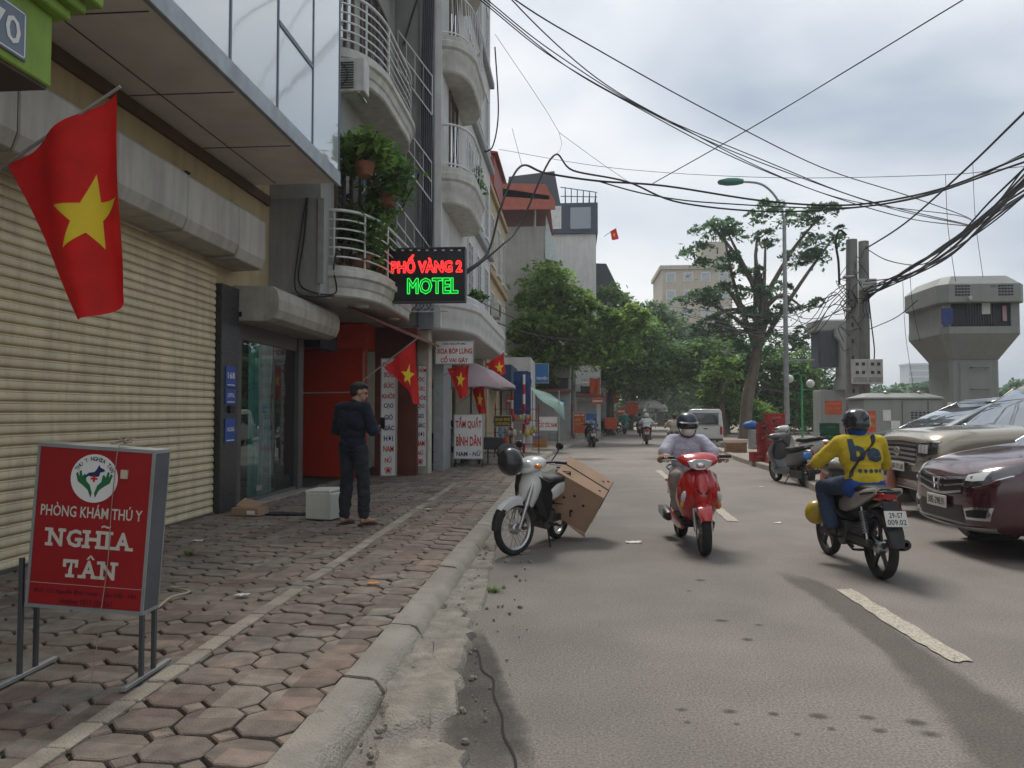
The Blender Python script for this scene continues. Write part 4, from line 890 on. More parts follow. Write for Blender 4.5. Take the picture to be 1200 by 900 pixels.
lv.build('cooling_fins', M('fin_grey', (.09, .10, .11), .5), t)
for sx in (-1, 1):
    B(kx + sx * 1.12 - .14, kx + sx * 1.12 + .14, ky - 1.06, ky + 1.06, 3.85, 4.52).build('side_post', kg, t)
rings((1.40, 1.25, .25, 4.5), (1.42, 1.27, .25, 4.52), (1.42, 1.27, .25, 5.0), (1.1, .98, .2, 5.26)).build('cap', kg, t, smooth=20)
for sx in (-.75, .65):
    v_ = MB(); [v_.box(kx + sx + k * .1 - .2, kx + sx + k * .1 - .13, ky - 1.285, ky - 1.26, 4.68 + j * .08, 4.72 + j * .08) for k in range(5) for j in range(4)]; v_.build('vent', kd, t)
B(kx - 1.36, kx - 1.02, ky - 1.24, ky - 1.16, 3.92, 4.35).build('notice', M('notice_blue', (.05, .07, .22), .6), t)
B(kx + .05, kx + .32, ky - 1.045, ky - 1.03, 4.2, 4.5).build('paper_notice', wp, t); B(kx + .72, kx + .85, ky - 1.045, ky - 1.03, 4.0, 4.42).build('strip_notice', M('notice_pink', (.5, .3, .3), .7), t)
text('H01-1', kd, t, (kx + .35, ky - 1.272, 4.93), .3, .07, '-Y')
for z in (2.15, 2.75): MB().tube([(kx - .2, ky - .76, z), (kx - .2, ky - .86, z), (kx + .35, ky - .86, z), (kx + .35, ky - .76, z)], .018).build('step_iron', M('iron_grey', (.2, .21, .2), .6), t)
MB().tube([(kx - .5, ky - 1.3, 4.62), (kx - .5, ky - 1.36, 4.6)], .06, 8).build('floodlight', whtp, t); B(kx - .95, kx - .8, ky - .72, ky - .70, 1.5, 1.8).build('paper_notice', wp, t)
KX = thing_k
KX.scale = (.80, 1, 1)
# second, slimmer substation with its cabinet
k2x, k2y = 9.85, 29.6
t = thing('slim_substation', 'slim grey substation column with cabinet base beside the twin poles', 'substation', (k2x, k2y, .13), world=True)
B(k2x - .75, k2x + .75, k2y - .5, k2y + .5, .1, 2.35).build('cabinet', kg, t, bev=.02)
B(k2x + .1, k2x + .115, k2y - .512, k2y - .5, .2, 2.3).build('door_gap', kd, t)
o = B(k2x - .62, k2x - .02, k2y - .52, k2y - .502, 1.45, 1.95).build('warning_panel', M('warning_red', (.55, .10, .05), .6), t)
text('CẤM LẠI GẦN', M('warning_yellow', (.7, .45, .1), .6), o, (k2x - .32, k2y - .521, 1.84), .5, .07); text('NGUY HIỂM', M('warning_yellow'), o, (k2x - .32, k2y - .521, 1.68), .4, .06)
MB().loft([orect(k2x + .25, k2y - .45, a, .3, .05, z) for a, z in ((.5, 2.35), (.4, 2.75), (.38, 2.8), (.38, 4.1), (.55, 4.3), (.55, 4.6))]).build('column', kg, t)
B(k2x - .8, k2x - .05, k2y - .5, k2y + .5, 3.2, 4.5).build('transformer', M('transformer_blue', (.10, .12, .15), .6), t, bev=.03)
lv = MB(); [lv.box(k2x - .85 + k * .09, k2x - .82 + k * .09, k2y - .53, k2y - .5, 3.3, 4.4) for k in range(9)]; lv.build('cooling_fins', M('fin_grey'), t)
B(k2x - .95, k2x + .78, k2y - .55, k2y + .55, 4.5, 4.95).build('cap', kg, t, bev=.06); B(k2x + .62, k2x + .85, k2y - .4, k2y + .4, 3.3, 4.4).build('side_fins', kd, t)
# low cabinet kiosk
kc = aty(1058, 484, 20.5)
t = thing('cabinet_kiosk', 'low grey electrical cabinet with hipped lid and orange warning strip', 'cabinet', (kc.x, 20.5, 0), world=True)
B(kc.x - .98, kc.x + .98, 20.5, 21.6, .0, 1.86).build('body', kg, t, bev=.015)
MB().loft([[V((kc.x + a, y, z)) for a, y in ((-x, 20.5 - d), (x, 20.5 - d), (x, 21.6 + d), (-x, 21.6 + d))] for x, d, z in ((1.02, .05, 1.862), (1.02, .05, 1.9), (.7, -.3, 2.02))]).build('lid', kg, t)
for a in (-.02, .62): B(kc.x + a, kc.x + a + .012, 20.488, 20.5, .1, 1.8).build('door_gap', kd, t)
B(kc.x - .9, kc.x - .68, 20.488, 20.498, .75, 1.55).build('warning_strip', M('warning_red'), t)
for i, q in enumerate(('CẤM', 'LẠI', 'GẦN')): text(q, M('warning_yellow'), t, (kc.x - .79, 20.487, 1.42 - i * .24), .17, .13)
for q in ((-.5, 1.3, .2, .28), (-.3, .95, .22, .35)): B(kc.x + q[0], kc.x + q[0] + q[2], 20.486, 20.498, q[1], q[1] + q[3]).build('paper_notice', wp, t)
v_ = MB(); [v_.box(kc.x + .2 + k * .1, kc.x + .26 + k * .1, 20.487, 20.499, 1.35 + j * .07, 1.39 + j * .07) for k in range(6) for j in range(3)]; v_.build('vent', kd, t)
for a in (-.3, .55): MB().lathe([(.07, 0), (.07, .1), (.02, .13)], (kc.x + a, 20.8, 1.95), n=10).build('lifting_eye', steel, t)
# twin concrete poles with meter boxes
pc = M('pole_concrete', (.24, .235, .225), .9, var=.15, vs=3, bump=.4, bs=40, dirt=.4, streak=True)
def upole(px, top, Y, r0, r1, label):
    b_ = aty(px, 484, Y); p = aty(px, top, Y); t = thing('utility_pole', label, 'pole', (b_.x, Y, 0)); MB().cyl((0, 0, -.1), (p.x - b_.x, 0, p.z), r0, r1, 14).build('shaft', pc, t, smooth=40); return t, b_.x, p.z
PY_ = 24.0
t, pxa, pza = upole(998, 281, PY_, .21, .16, 'taller weathered concrete utility pole carrying the cable bundle')
mb = MB(); [mb.box(-.03, .03, -.215, -.19, .6 + k * .5, .72 + k * .5) for k in range(9)]; mb.build('climbing_hole', kd, t); MB().lathe([(.19, 0), (.2, .03), (.19, .06)], (0, 0, 5.6), n=14).build('steel_band', steel, t); MB().lathe([(.19, 0), (.2, .03), (.19, .06)], (0, 0, 4.6), n=14).build('steel_band', steel, t)
MB().tube(spline([(-.1, -.1, 6.9), (-.3, -.1, 7.05), (-.42, -.1, 6.7), (-.35, -.1, 6.1), (-.3, 0, 5.4)]), .035).build('conduit', wire, t)
t, pxb, pzb = upole(1012, 283, PY_ + .4, .19, .15, 'second concrete utility pole standing against the taller one')
B(-.15, .35, -.3, -.18, 5.25, 5.6).build('junction_box', M('box_pale', (.42, .42, .4), .6), t, bev=.01)
MB().tube(spline([(.12, -.2, 5.2), (.2, -.22, 4.2), (.28, -.2, 3.4), (.25, -.15, 2.9)]), .02).build('conduit', wire, t)
for (px, lab) in ((1008, 'white four window meter box hung on the twin poles, nearer the street'), (1026, 'white four window meter box hung on the twin poles, nearer the kiosk tower')):
    c = aty(px, 435, PY_ - .35); t = thing('meter_box', lab, 'meter box', (c.x, PY_ - .35, c.z - .38))
    B(-.22, .22, 0, .16, 0, .74).build('case', M('meter_white', (.55, .54, .5), .5, dirt=.3), t, bev=.01)
    for a in (-.13, .05):
        for z in (.3, .55): B(a, a + .09, -.008, .0, z, z + .09).build('meter_window', kd, t)
    B(-.2, .2, -.006, 0, .05, .2).build('label_strip', M('meter_grey', (.3, .3, .29), .6), t)
# street lamp
lc = aty(922, 484, 26)
t = thing('street_lamp', 'tall grey street lamp post with teal head on curved arm', 'street lamp', (lc.x, 26, .13))
lz = aty(922, 262, 26).z; hd = aty(856, 213, 26); hx = hd.x - lc.x; hz = hd.z - .13
lg = M('lamp_steel', (.34, .36, .36), .5, metal=.3, dirt=.3)
MB().cyl((0, 0, 0), (0, 0, lz - .13), .095, .06, 14).build('pole', lg, t, smooth=40)
MB().tube(spline([(0, 0, lz - .3), (-.02, 0, lz + .1), (-.25, 0, lz + .75), (-.75, 0, hz - .1), (hx + .2, 0, hz)]), .04, 8).build('arm', lg, t, smooth=60)
MB().loft([sect(y_, 0, a, b_, 2.6, 14) for y_, a, b_ in ((-.42, .05, .03), (-.36, .13, .07), (-.1, .17, .11), (.2, .16, .10), (.42, .08, .07))]).build('lamp_head', M('teal_lamp', (.06, .22, .18), .4), t, smooth=50)
o = KIDS(t)[-1]; o.location = (hx, 0, hz); o.rotation_euler = (0, R(-8), R(-90))
B(-.14, .14, -.14, .14, 0, .35).build('base', lg, t, bev=.02); MB().tube([(0, 0, 3.1), (.9, 0, 3.12)], .03).build('stub_arm', lg, t)
# green globe lamp
gc = aty(940, 484, 33)
t = thing('globe_lamp', 'green park lamp post with white glass globe', 'street lamp', (gc.x, 33, .13)); gm = M('lamp_green', (.05, .32, .12), .5)
MB().cyl((0, 0, 0), (0, 0, 2.7), .05, .04, 10).build('pole', gm, t); MB().tube(spline([(0, 0, 2.4), (-.05, 0, 2.95), (-.3, 0, 3.0), (-.42, 0, 2.8)]), .025).build('arm', gm, t); MB().tube([(0, 0, 2.35), (.3, 0, 2.35), (.32, 0, 2.55)], .025).build('arm', gm, t)
MB().ell((.35, 0, 2.6), .17).build('globe', M('globe_white', (.65, .66, .64), .3), t, smooth=80); MB().ell((-.5, 0, 2.8), .17).build('globe', M('globe_white'), t, smooth=80)
# beer crates
def crate_mesh(mat, w_=.44, d_=.33, h_=.27):
    mb = MB(); th = .02
    mb.box(-w_ / 2, w_ / 2, -d_ / 2, d_ / 2, 0, .02)
    for s_ in (-1, 1):
        for z0, z1 in ((.02, .085), (.115, .165), (.225, .27)):
            mb.box(-w_ / 2, w_ / 2, s_ * d_ / 2 - th / 2, s_ * d_ / 2 + th / 2, z0, z1); mb.box(s_ * w_ / 2 - th / 2, s_ * w_ / 2 + th / 2, -d_ / 2 + th / 2, d_ / 2 - th / 2, z0, z1)
        for k in range(6):
            x = -w_ / 2 + .02 + k * (w_ - .04) / 5; mb.box(x - .012, x + .012, s_ * d_ / 2 - th / 2 - .004, s_ * d_ / 2 + th / 2 + .004, .0, .268)
        for k in range(4):
            y = -d_ / 2 + .03 + k * (d_ - .06) / 3; mb.box(s_ * w_ / 2 - th / 2 - .004, s_ * w_ / 2 + th / 2 + .004, y - .012, y + .012, .001, .267)
    mb.box(-w_ / 2 + .02, w_ / 2 - .02, -d_ / 2 + .02, d_ / 2 - .02, .03, .24)
    mb.box(-.1, .1, -d_ / 2 - .018, -d_ / 2 + .0, .12, .2)
    return mb.mesh('crate', mat)
crR = crate_mesh(M('crate_red', (.32, .035, .03), .5, rand=.2, var=.15, dirt=.3)); crG = crate_mesh(M('crate_green', (.012, .10, .05), .5, rand=.2, dirt=.3))
def stack(px, py, n, me, lab, grp, rz=0, name='beer_crate'):
    b_ = at(px, py, .13); r = random.Random(px)
    for k in range(n):
        o = mkobj(name, me); o.location = (b_.x + r.uniform(-.02, .02), b_.y, .132 + k * .272); o.rotation_euler = (0, 0, rz + r.uniform(-.06, .06))
        tag(o, lab + ', ' + (['bottom one', 'second from the ground', 'third from the ground', 'fourth from the ground', 'fifth from the ground'][k]) if n > 1 else lab, 'crate', grp); text('BIA HÀ NỘI', M('crate_print', (.42, .35, .2), .6), o, (0, -.185, .16), .18, .045)
stack(909, 543, 5, crR, 'dark red beer crate in the tallest stack by lamp post', 'red beer crates in the tall stack')
stack(898, 541, 4, crR, 'dark red beer crate in the shorter stack by kerb', 'red beer crates in the short stack')
stack(889, 541, 1, crR, 'single dark red beer crate under the grey cabinet box', 'red crate by kerb')
stack(905, 536, 5, crR, 'dark red beer crate in the stack behind the tallest stack', 'red beer crates in the rear stack')
stack(973, 541, 4, crG, 'dark green beer crate stacked before the slim substation', 'green beer crates')
b_ = at(886, 537, .13); t = thing('grey_drawer_box', 'pale grey plastic drawer box standing beside the red beer crates', 'box', (b_.x, b_.y, .405))
B(-.2, .2, -.15, .15, 0, .6).build('body', M('drawer_grey', (.33, .33, .32), .5), t, bev=.01)
for z in (.04, .32): o = B(-.17, .17, -.165, -.15, z, z + .24).build('drawer', M('drawer_grey'), t, bev=.006); B(-.05, .05, -.175, -.165, z + .12, z + .15).build('handle', kd, o)
t = thing('blue_tarpaulin', 'bundle of blue tarpaulin on the grey drawer box', 'tarpaulin', (b_.x - .1, b_.y + .1, 1.0)); bl_ = MB().ell((0, 0, .12), (.26, .2, .14), None, 14, 8); bl_.v = [(x + .04 * noise.noise(V((x * 9, y * 9, z * 9))), y, z + .05 * noise.noise(V((x * 8, y * 8, z * 8 + 4)))) for x, y, z in bl_.v]; bl_.build('sheet', M('tarp_blue', (.03, .12, .35), .6), t, smooth=50)
# cones
cone_m = M('cone_pink', (.36, .13, .09), .7, dirt=.4, dcol=(.2, .12, .1))
for px, py, lab in ((1045, 602, 'faded traffic cone before the gold off-road car'), (1038, 574, 'faded traffic cone between the riders and the dark blue car') if False else (968, 575, 'faded traffic cone left of the motorcyclist in yellow')):
    b_ = at(px, py, 0); t = thing('traffic_cone', lab, 'traffic cone', (b_.x, b_.y, 0)); MB().lathe([(.0, .72), (.03, .72), (.035, .70), (.14, .05), (.15, .03), (.15, 0)], n=18).build('cone', cone_m, t, smooth=50); B(-.2, .2, -.2, .2, 0, .035).build('base', cone_m, t, bev=.01)
b_ = at(862, 530, .13); t = thing('wooden_box', 'small brown wooden box on the right kerb beside van', 'box', (b_.x, b_.y, .13)); 
for k in range(3): B(-.35, .35, -.2, .2, k * .12, k * .12 + .11).build('board', M('wood_brown', (.25, .14, .08), .8, var=.3), t)
b_ = at(845, 524, .13); t = thing('rock_pile', 'pile of grey rubble stones on the kerb behind van', 'rocks', (b_.x, b_.y, .13))
for k in range(6): MB().ell((rnd.uniform(-.5, .5), rnd.uniform(-.3, .3), .08), (.2, .16, .13), (k, k, k), 7, 5).build('stone', conc2, t)
# ------------------------------------------------------------ flags
def flag(name, label, Y, corners, pole, star, dY=.0, amp=.05, folds=2.2, n=22, psz=.012, group=None):
    """corners px: pole-low, pole-high(tip), bottom under tip, bottom under low; cloth hangs from its slanting pole"""
    A, Bc, Cc, D = [aty(x, y, Y) for x, y in corners]; t = thing(name, label, 'flag', A, 0, group, world=True)
    def P(u, v):
        p = (A.lerp(Bc, u)).lerp(D.lerp(Cc, u), v); w_ = amp * math.sin(u * math.pi * folds + v * 1.8) * (.25 + v) + .4 * amp * math.sin(u * 9 + v * 5)
        return p + V((.3 * w_, w_ + dY * u, -.06 * math.sin(math.pi * u) * v))
    vs = [P(i / n, j / n) for j in range(n + 1) for i in range(n + 1)]; w_ = n + 1
    MB().add(vs, [(j * w_ + i, j * w_ + i + 1, (j + 1) * w_ + i + 1, (j + 1) * w_ + i) for j in range(n) for i in range(n)]).build('cloth', redf, t, smooth=180, recalc=False)
    cu_, cv_, ru, rv, rot = star
    for sgn in (-1, 1):
        sv = []; sf = []; tip = []
        for k in range(10):
            a = rot + k * math.pi / 5; q = 1 if k % 2 == 0 else .40; tip.append((cu_ + ru * q * math.sin(a), cv_ - rv * q * math.cos(a)))
        m_ = 8
        for k in range(10):
            a, b_ = tip[k], tip[(k + 1) % 10]; s0 = len(sv)
            for i in range(m_ + 1):
                for j in range(m_ + 1):
                    e = (a[0] + (b_[0] - a[0]) * j / m_, a[1] + (b_[1] - a[1]) * j / m_); uu = cu_ + (e[0] - cu_) * i / m_; vv = cv_ + (e[1] - cv_) * i / m_
                    sv.append(P(uu, vv) + V((0, sgn * .004, 0)))
            sf += [(s0 + i * (m_ + 1) + j, s0 + i * (m_ + 1) + j + 1, s0 + (i + 1) * (m_ + 1) + j + 1, s0 + (i + 1) * (m_ + 1) + j) for i in range(m_) for j in range(m_)]
        MB().add(sv, sf).build('star', yel, t, smooth=180, recalc=False)
    p0, p1 = pole
    MB().cyl(p0, Bc + (Bc - V(p0)).normalized() * .05 + V((0, dY, 0)), psz, psz * .8, 8).build('pole', M('pole_grey', (.3, .29, .27), .5), t)
    return t
A = aty(8, 192, 4.35); Bt = aty(133, 107, 4.35)
flag('national_flag', 'large red flag with yellow star hanging before the roller shutter', 4.35, [(8, 192), (133, 107), (150, 344), (82, 373)], (A - (Bt - A) * 1.9 , 0), (.60, .50, .34, .20, .35), 0, .06, 2.7)
A = aty(449, 431, 14.2); flag('national_flag', 'red flag with yellow star overlapping the tall word board', 14.2, [(450, 431), (485, 398), (488, 474), (482, 462)], (aty(425, 446, 14.2), 0), (.60, .47, .33, .2, .5), .1, .05, 2, psz=.014)
flag('national_flag', 'red flag with yellow star hanging under the pale parasol', 18.2, [(524, 432), (549, 427), (546, 462), (538, 467)], (aty(500, 448, 18.2), 0), (.55, .42, .30, .26, .3), .1, .05, 2, psz=.014)
flag('national_flag', 'red flag with yellow star above the parasol rim', 22, [(568, 427), (590, 413), (591, 437), (582, 437)], (aty(552, 440, 22), 0), (.62, .6, .34, .34, .3), .1, .04, 2, psz=.014)
flag('national_flag', 'red flag with yellow star low behind the standing board', 20.6, [(553, 456), (567, 452), (568, 484), (560, 484)], (aty(540, 470, 20.6), 0), (.55, .45, .34, .28, .2), .1, .04, 2, psz=.014)
flag('national_flag', 'tiny red flag flying from the white house with navy cladding', 51, [(715, 271), (722, 267), (725, 279), (717, 281)], (aty(708, 277, 51), 0), (.5, .5, .25, .25, .2), .1, .04, 2, psz=.02)
# ------------------------------------------------------------ motorbikes
rub = M('tyre_rubber', (.018, .018, .018), .85, var=.2, vs=20, dirt=.4, dcol=(.07, .065, .06), ds=9)
alloy = M('alloy', (.45, .45, .45), .35, metal=.85); chrome = M('chrome', (.65, .65, .66), .15, metal=1, var=.04)
ironm = M('engine_grey', (.10, .10, .10), .5, metal=.6, dirt=.4); blkp = M('trim_black', (.018, .018, .02), .45, var=.15); seatm = M('seat_vinyl', (.015, .015, .017), .5, bump=.2, bs=250)
lens = M('clear_lens', (.55, .57, .58), .08, var=.1, coat=1); amber = M('amber_lens', (.7, .22, .02), .15, coat=1); redlens = M('red_lens', (.35, .01, .012), .12, coat=1)
plate = M('plate_white', (.62, .62, .58), .5, var=.08, dirt=.25)
def xf(mb, mx): mb.v = [tuple(mx @ V(v)) for v in mb.v]; return mb
def wheel(root, y, Rr, hw, mx=None, spokes='wire', x=0, rimc=None):
    mx = mx or Matrix.Identity(4); c = V((x, y, Rr)); ax = (1, 0, 0); rimc = rimc or alloy
    pr = [(Rr - .06, -hw * .72), (Rr - .03, -hw), (Rr - .012, -hw * .8), (Rr - .002, -hw * .35), (Rr, 0), (Rr - .002, hw * .35), (Rr - .012, hw * .8), (Rr - .03, hw), (Rr - .06, hw * .72)]
    w_ = xf(MB().lathe(pr, c, ax, 40, True), mx).build('wheel', rub, root, smooth=50)
    xf(MB().lathe([(Rr - .055, -hw * .75), (Rr - .062, -hw * .6), (Rr - .075, -hw * .3), (Rr - .075, hw * .3), (Rr - .062, hw * .6), (Rr - .055, hw * .75)], c, ax, 36, True), mx).build('rim', rimc, w_, smooth=40)
    sp_ = MB(); ri = Rr - .07
    if spokes == 'wire':
        for k in range(24):
            a = k / 24 * 6.283; b_ = a + (.35 if k % 2 else -.35); s_ = hw * .5 * (1 if k % 4 < 2 else -1)
            sp_.cyl(c + V((s_, .05 * math.cos(b_), .05 * math.sin(b_))), c + V((0, ri * math.cos(a), ri * math.sin(a))), .0028, n=4, caps=False)
    else:
        for k in range(5):
            a = k / 5 * 6.283 + .3; u = V((0, math.cos(a), math.sin(a))); s_ = V((0, -math.sin(a), math.cos(a)))
            sp_.loft([[c + u * r + s_ * (t_ * w1) + V((d * .012, 0, 0)) for t_, d in ((-1, -1), (1, -1), (1, 1), (-1, 1))] for r, w1 in ((.04, .03), (ri * .6, .016), (ri + .01, .026))])
    xf(sp_, mx).build('spokes', rimc if spokes == 'wire' else rimc, w_)
    h_ = MB().lathe([(0, -hw * 1.1), (.045, -hw * 1.1), (.062, -hw * .8), (.062, hw * .6), (.04, hw * 1.2), (0, hw * 1.2)], c, ax, 20); xf(h_, mx).build('hub', alloy, w_, smooth=35)
    return w_
def fender(y, zc, Rf, hw, a0, a1, drop=.05, n=12):
    """mudguard arc about wheel centre; angle 0 forward, 90 up"""
    rings = []
    for i in range(n + 1):
        a = R(a0 + (a1 - a0) * i / n); u = V((0, math.cos(a), math.sin(a))); c = V((0, y, zc)); sc = 1 - .35 * abs(2 * i / n - 1) ** 4
        o_ = [c + u * (Rf - drop) + V((-hw * sc, 0, 0)), c + u * (Rf - .012) + V((-hw * .9 * sc, 0, 0)), c + u * Rf + V((-hw * .45 * sc, 0, 0)), c + u * (Rf + .008), c + u * Rf + V((hw * .45 * sc, 0, 0)), c + u * (Rf - .012) + V((hw * .9 * sc, 0, 0)), c + u * (Rf - drop) + V((hw * sc, 0, 0))]
        i_ = [p - u * .008 - V((math.copysign(.005, p.x) if abs(p.x) > .001 else 0, 0, 0)) for p in reversed(o_)]
        rings.append(o_ + i_)
    return MB().loft(rings)
def shield(sl, th=.04, n=13):
    """front apron: slices (z, half width, y front, y edge)"""
    rings = []
    for z, w_, yf, ye in sl:
        f = [V((w_ * math.sin(a), ye + (yf - ye) * math.cos(a) ** .8 if math.cos(a) > 0 else ye, z)) for a in [(-.5 + i / (n - 1)) * math.pi * .999 for i in range(n)]]
        b_ = [V((p.x * .9, p.y - th - (p.y - ye) * .5, z)) for p in reversed(f)]; rings.append(f + b_)
    return MB().loft(rings)
def lofty(*s_, n=18): return MB().loft([sect(y, z, a, b_, p, n, R(tl)) for y, z, a, b_, p, tl in s_])
def plate_at(root, c, rx, txt, wd=.19, ht=.14, face='+Y'):
    """number plate seen from behind"""
    mx = Matrix.Translation(V(c)) @ Euler((rx, 0, 0)).to_matrix().to_4x4(); p = xf(MB().box(-wd / 2, wd / 2, -.004, .004, -ht / 2, ht / 2), mx).build('number_plate', plate, root, bev=.002)
    for i, q in enumerate(txt):
        m3 = mx.to_3x3() @ Euler((R(90), 0, 0)).to_matrix(); pos = mx @ V((0, -.005, ht * (.22 - .44 * i) if len(txt) > 1 else 0)); text(q, blk, p, pos, wd * (.62 if i == 0 and len(txt) > 1 else .85), ht * .34 if len(txt) > 1 else ht * .6, m3, .01, 'plate_number', .001)
def mirror(root, s_, base, top, hw=.055, mx=None, mat=None):
    mx = mx or Matrix.Identity(4); o = xf(MB().tube(spline([base, V(base).lerp(V(top), .5) + V((s_ * .03, 0, .02)), top]), .006), mx).build('mirror', blkp, root)
    e_ = MB().ell(top, (hw, .018, .04), (0, 0, 0), 14, 8); xf(e_, mx).build('mirror_head', mat or blkp, o, smooth=60)

def underbone(name, label, c1, c2, wheelstyle='wire', steer=0, ptxt=('29', '000.00'), tailc=None, mirrors=True, rimc=None, group=None, stand=True):
    t = thing(name, label, 'motorbike', group=group); fy, ry, Rw = .60, -.60, .285
    hd = V((0, .34, .82)); axs = V((0, -.42, .9)).normalized(); mx = Matrix.Translation(hd) @ Matrix.Rotation(steer, 4, axs) @ Matrix.Translation(-hd)
    wheel(t, fy, Rw, .042, mx, wheelstyle, rimc=rimc); wheel(t, ry, Rw, .046, None, wheelstyle, rimc=rimc)
    for s_ in (-1, 1): xf(MB().cyl((s_ * .072, fy, Rw), (s_ * .072, fy - .1, .52), .016, .02, 10).cyl((s_ * .072, fy - .1, .52), (s_ * .07, fy - .2, .76), .026, .026, 10), mx).build('fork_leg', alloy, t, smooth=40)
    xf(fender(fy, Rw, Rw + .05, .064, 40, 112, .08), mx).build('front_fender', c1, t, smooth=40); xf(fender(fy, Rw, Rw + .032, .055, 0, 170, .05), mx).build('inner_fender', blkp, t, smooth=40)
    # handlebar cowl with headlamp
    co = xf(lofty((.20, .96, .05, .03, 2.5, 0), (.25, .965, .13, .055, 2.6, 10), (.33, .965, .17, .085, 2.6, 15), (.42, .945, .14, .095, 2.5, 20), (.47, .925, .09, .07, 2.4, 20), (.485, .92, .03, .03, 2, 20)), mx).build('handlebar_cowl', c1, t, smooth=50)
    xf(MB().ell((0, .435, .935), (.115, .055, .068), (R(-15), 0, 0), 20, 10), mx).build('headlamp', lens, t, smooth=70)
    for s_ in (-1, 1):
        xf(MB().ell((s_ * .135, .40, .94), (.045, .05, .03), (0, 0, s_ * -.6), 12, 8), mx).build('indicator', amber, t, smooth=70)
        xf(MB().tube([(s_ * .1, .28, .97), (s_ * .2, .24, .985), (s_ * .24, .22, .985)], .012, 8), mx).build('handlebar', blkp, t); xf(MB().tube([(s_ * .23, .225, .985), (s_ * .35, .18, .98)], .018, 10), mx).build('grip', blkp, t)
        xf(MB().tube([(s_ * .19, .28, .965), (s_ * .34, .25, .955)], .006, 6), mx).build('brake_lever', alloy, t)
        if mirrors: mirror(t, s_, (s_ * .2, .25, 1.0), (s_ * .30, .24, 1.16), mx=mx)
    # front nose cover, leg shields, tunnel
    shield([(.50, .075, .45, .40), (.60, .10, .48, .36), (.72, .125, .475, .34), (.82, .115, .45, .33), (.90, .08, .40, .32)], .05).build('front_cover', c1, t, smooth=50)
    for s_ in (-1, 1):
        P = [(.06, .40, .86), (.20, .34, .80), (.235, .26, .66), (.225, .20, .50), (.19, .16, .36), (.13, .16, .30), (.10, .26, .42), (.07, .38, .62)]
        MB().prism([(s_ * a, b_, c_) for a, b_, c_ in P], (s_ * -.012, -.03, .0)).build('leg_shield', c2, t, bev=.006)
    lofty((.40, .70, .05, .12, 2.4, 30), (.26, .58, .065, .13, 2.4, 35), (.10, .52, .07, .10, 2.4, 20), (-.06, .56, .085, .12, 2.4, 0), (-.16, .62, .10, .12, 2.4, -10)).build('tunnel', c2, t, smooth=50)
    # engine
    e_ = MB(); e_.cyl((-.12, -.02, .33), (.13, -.02, .33), .115, n=18); e_.cyl((0, .08, .36), (0, .30, .41), .06, .055, 14)
    for k in range(6): e_.cyl((0, .12 + k * .028, .367 + k * .006), (0, .128 + k * .028, .369 + k * .006), .078, n=14)
    e_.box(-.1, .1, -.2, .02, .24, .40); e_.build('engine', ironm, t, smooth=35)
    MB().tube(spline([(.05, .27, .36), (.08, .22, .22), (.12, .0, .19), (.13, -.3, .24)]), .017, 8).build('exhaust_pipe', M('exhaust_steel', (.16, .14, .12), .4, metal=.9), t)
    MB().lathe([(.0, 0), (.035, 0), (.052, .06), (.055, .42), (.045, .46), (.02, .465)], (.145, -.28, .25), (.05, -1, .17), 18).build('muffler', M('muffler_dark', (.035, .035, .037), .35, metal=.5), t, smooth=40)
    for s_ in (-1, 1):
        MB().cyl((s_ * .085, -.12, .36), (s_ * .085, ry, Rw), .018, n=8).build('swing_arm', ironm, t)
        sh_ = MB().cyl((s_ * .105, ry + .02, Rw + .03), (s_ * .10, ry + .16, .63), .012, n=8)
        for k in range(9): p0 = V((s_ * .105, ry + .02, Rw + .03)).lerp(V((s_ * .10, ry + .16, .63)), .3 + k * .07); sh_.lathe([(.024, -.006), (.03, 0), (.024, .006)], p0, (0, .37, 1), 12)
        sh_.build('shock_absorber', alloy, t, smooth=40)
        MB().tube([(s_ * .06, -.03, .29), (s_ * .2, -.03, .29)], .014).tube([(s_ * .2, -.0, .29), (s_ * .2, -.07, .29)], .018).build('footrest', blkp, t)
        # side panel
        lofty((.03, .60, .014, .05, 2.2, 0), (-.12, .63, .03, .085, 2.4, 0), (-.35, .69, .035, .085, 2.4, 0), (-.6, .76, .03, .055, 2.4, 0), (-.78, .81, .016, .025, 2.2, 0)).build('side_panel', c1, t, smooth=50)
        o = KIDS(t)[-1]; o.location = (s_ * .105, 0, 0)
    B(-.115, -.085, -.64, -.1, .27, .36).build('chain_cover', blkp, t, bev=.02)
    lofty((.0, .74, .08, .02, 2.6, 0), (-.06, .765, .115, .045, 3, 0), (-.25, .765, .135, .05, 3, 0), (-.45, .79, .135, .05, 3, 0), (-.62, .80, .11, .045, 3, 0), (-.70, .80, .06, .02, 2.6, 0)).build('seat', seatm, t, smooth=50)
    lofty((-.05, .66, .10, .07, 2.5, 0), (-.4, .69, .11, .07, 2.5, 0), (-.72, .77, .08, .04, 2.5, 0), (-.8, .80, .04, .02, 2.5, 0)).build('tail_fairing', c2, t, smooth=50)
    lofty((-.66, .745, .09, .05, 2.4, 0), (-.76, .755, .08, .05, 2.4, 0), (-.80, .76, .05, .03, 2.4, 0)).build('tail_lamp', redlens, t, smooth=50)
    fender(ry, Rw, Rw + .07, .08, 70, 172, .05).build('rear_fender', blkp, t, smooth=40)
    plate_at(t, (0, -.905, .58), R(-22), ptxt)
    MB().prism([(-.07, -.80, .72), (.07, -.80, .72), (.06, -.90, .45), (-.06, -.90, .45)], (0, .02, .0)).build('plate_holder', blkp, t)
    MB().tube(spline([(-.12, -.45, .74), (-.14, -.62, .775), (-.08, -.80, .80), (.08, -.80, .80), (.14, -.62, .775), (.12, -.45, .74)]), .011, 8).build('grab_rail', blkp, t, smooth=60)
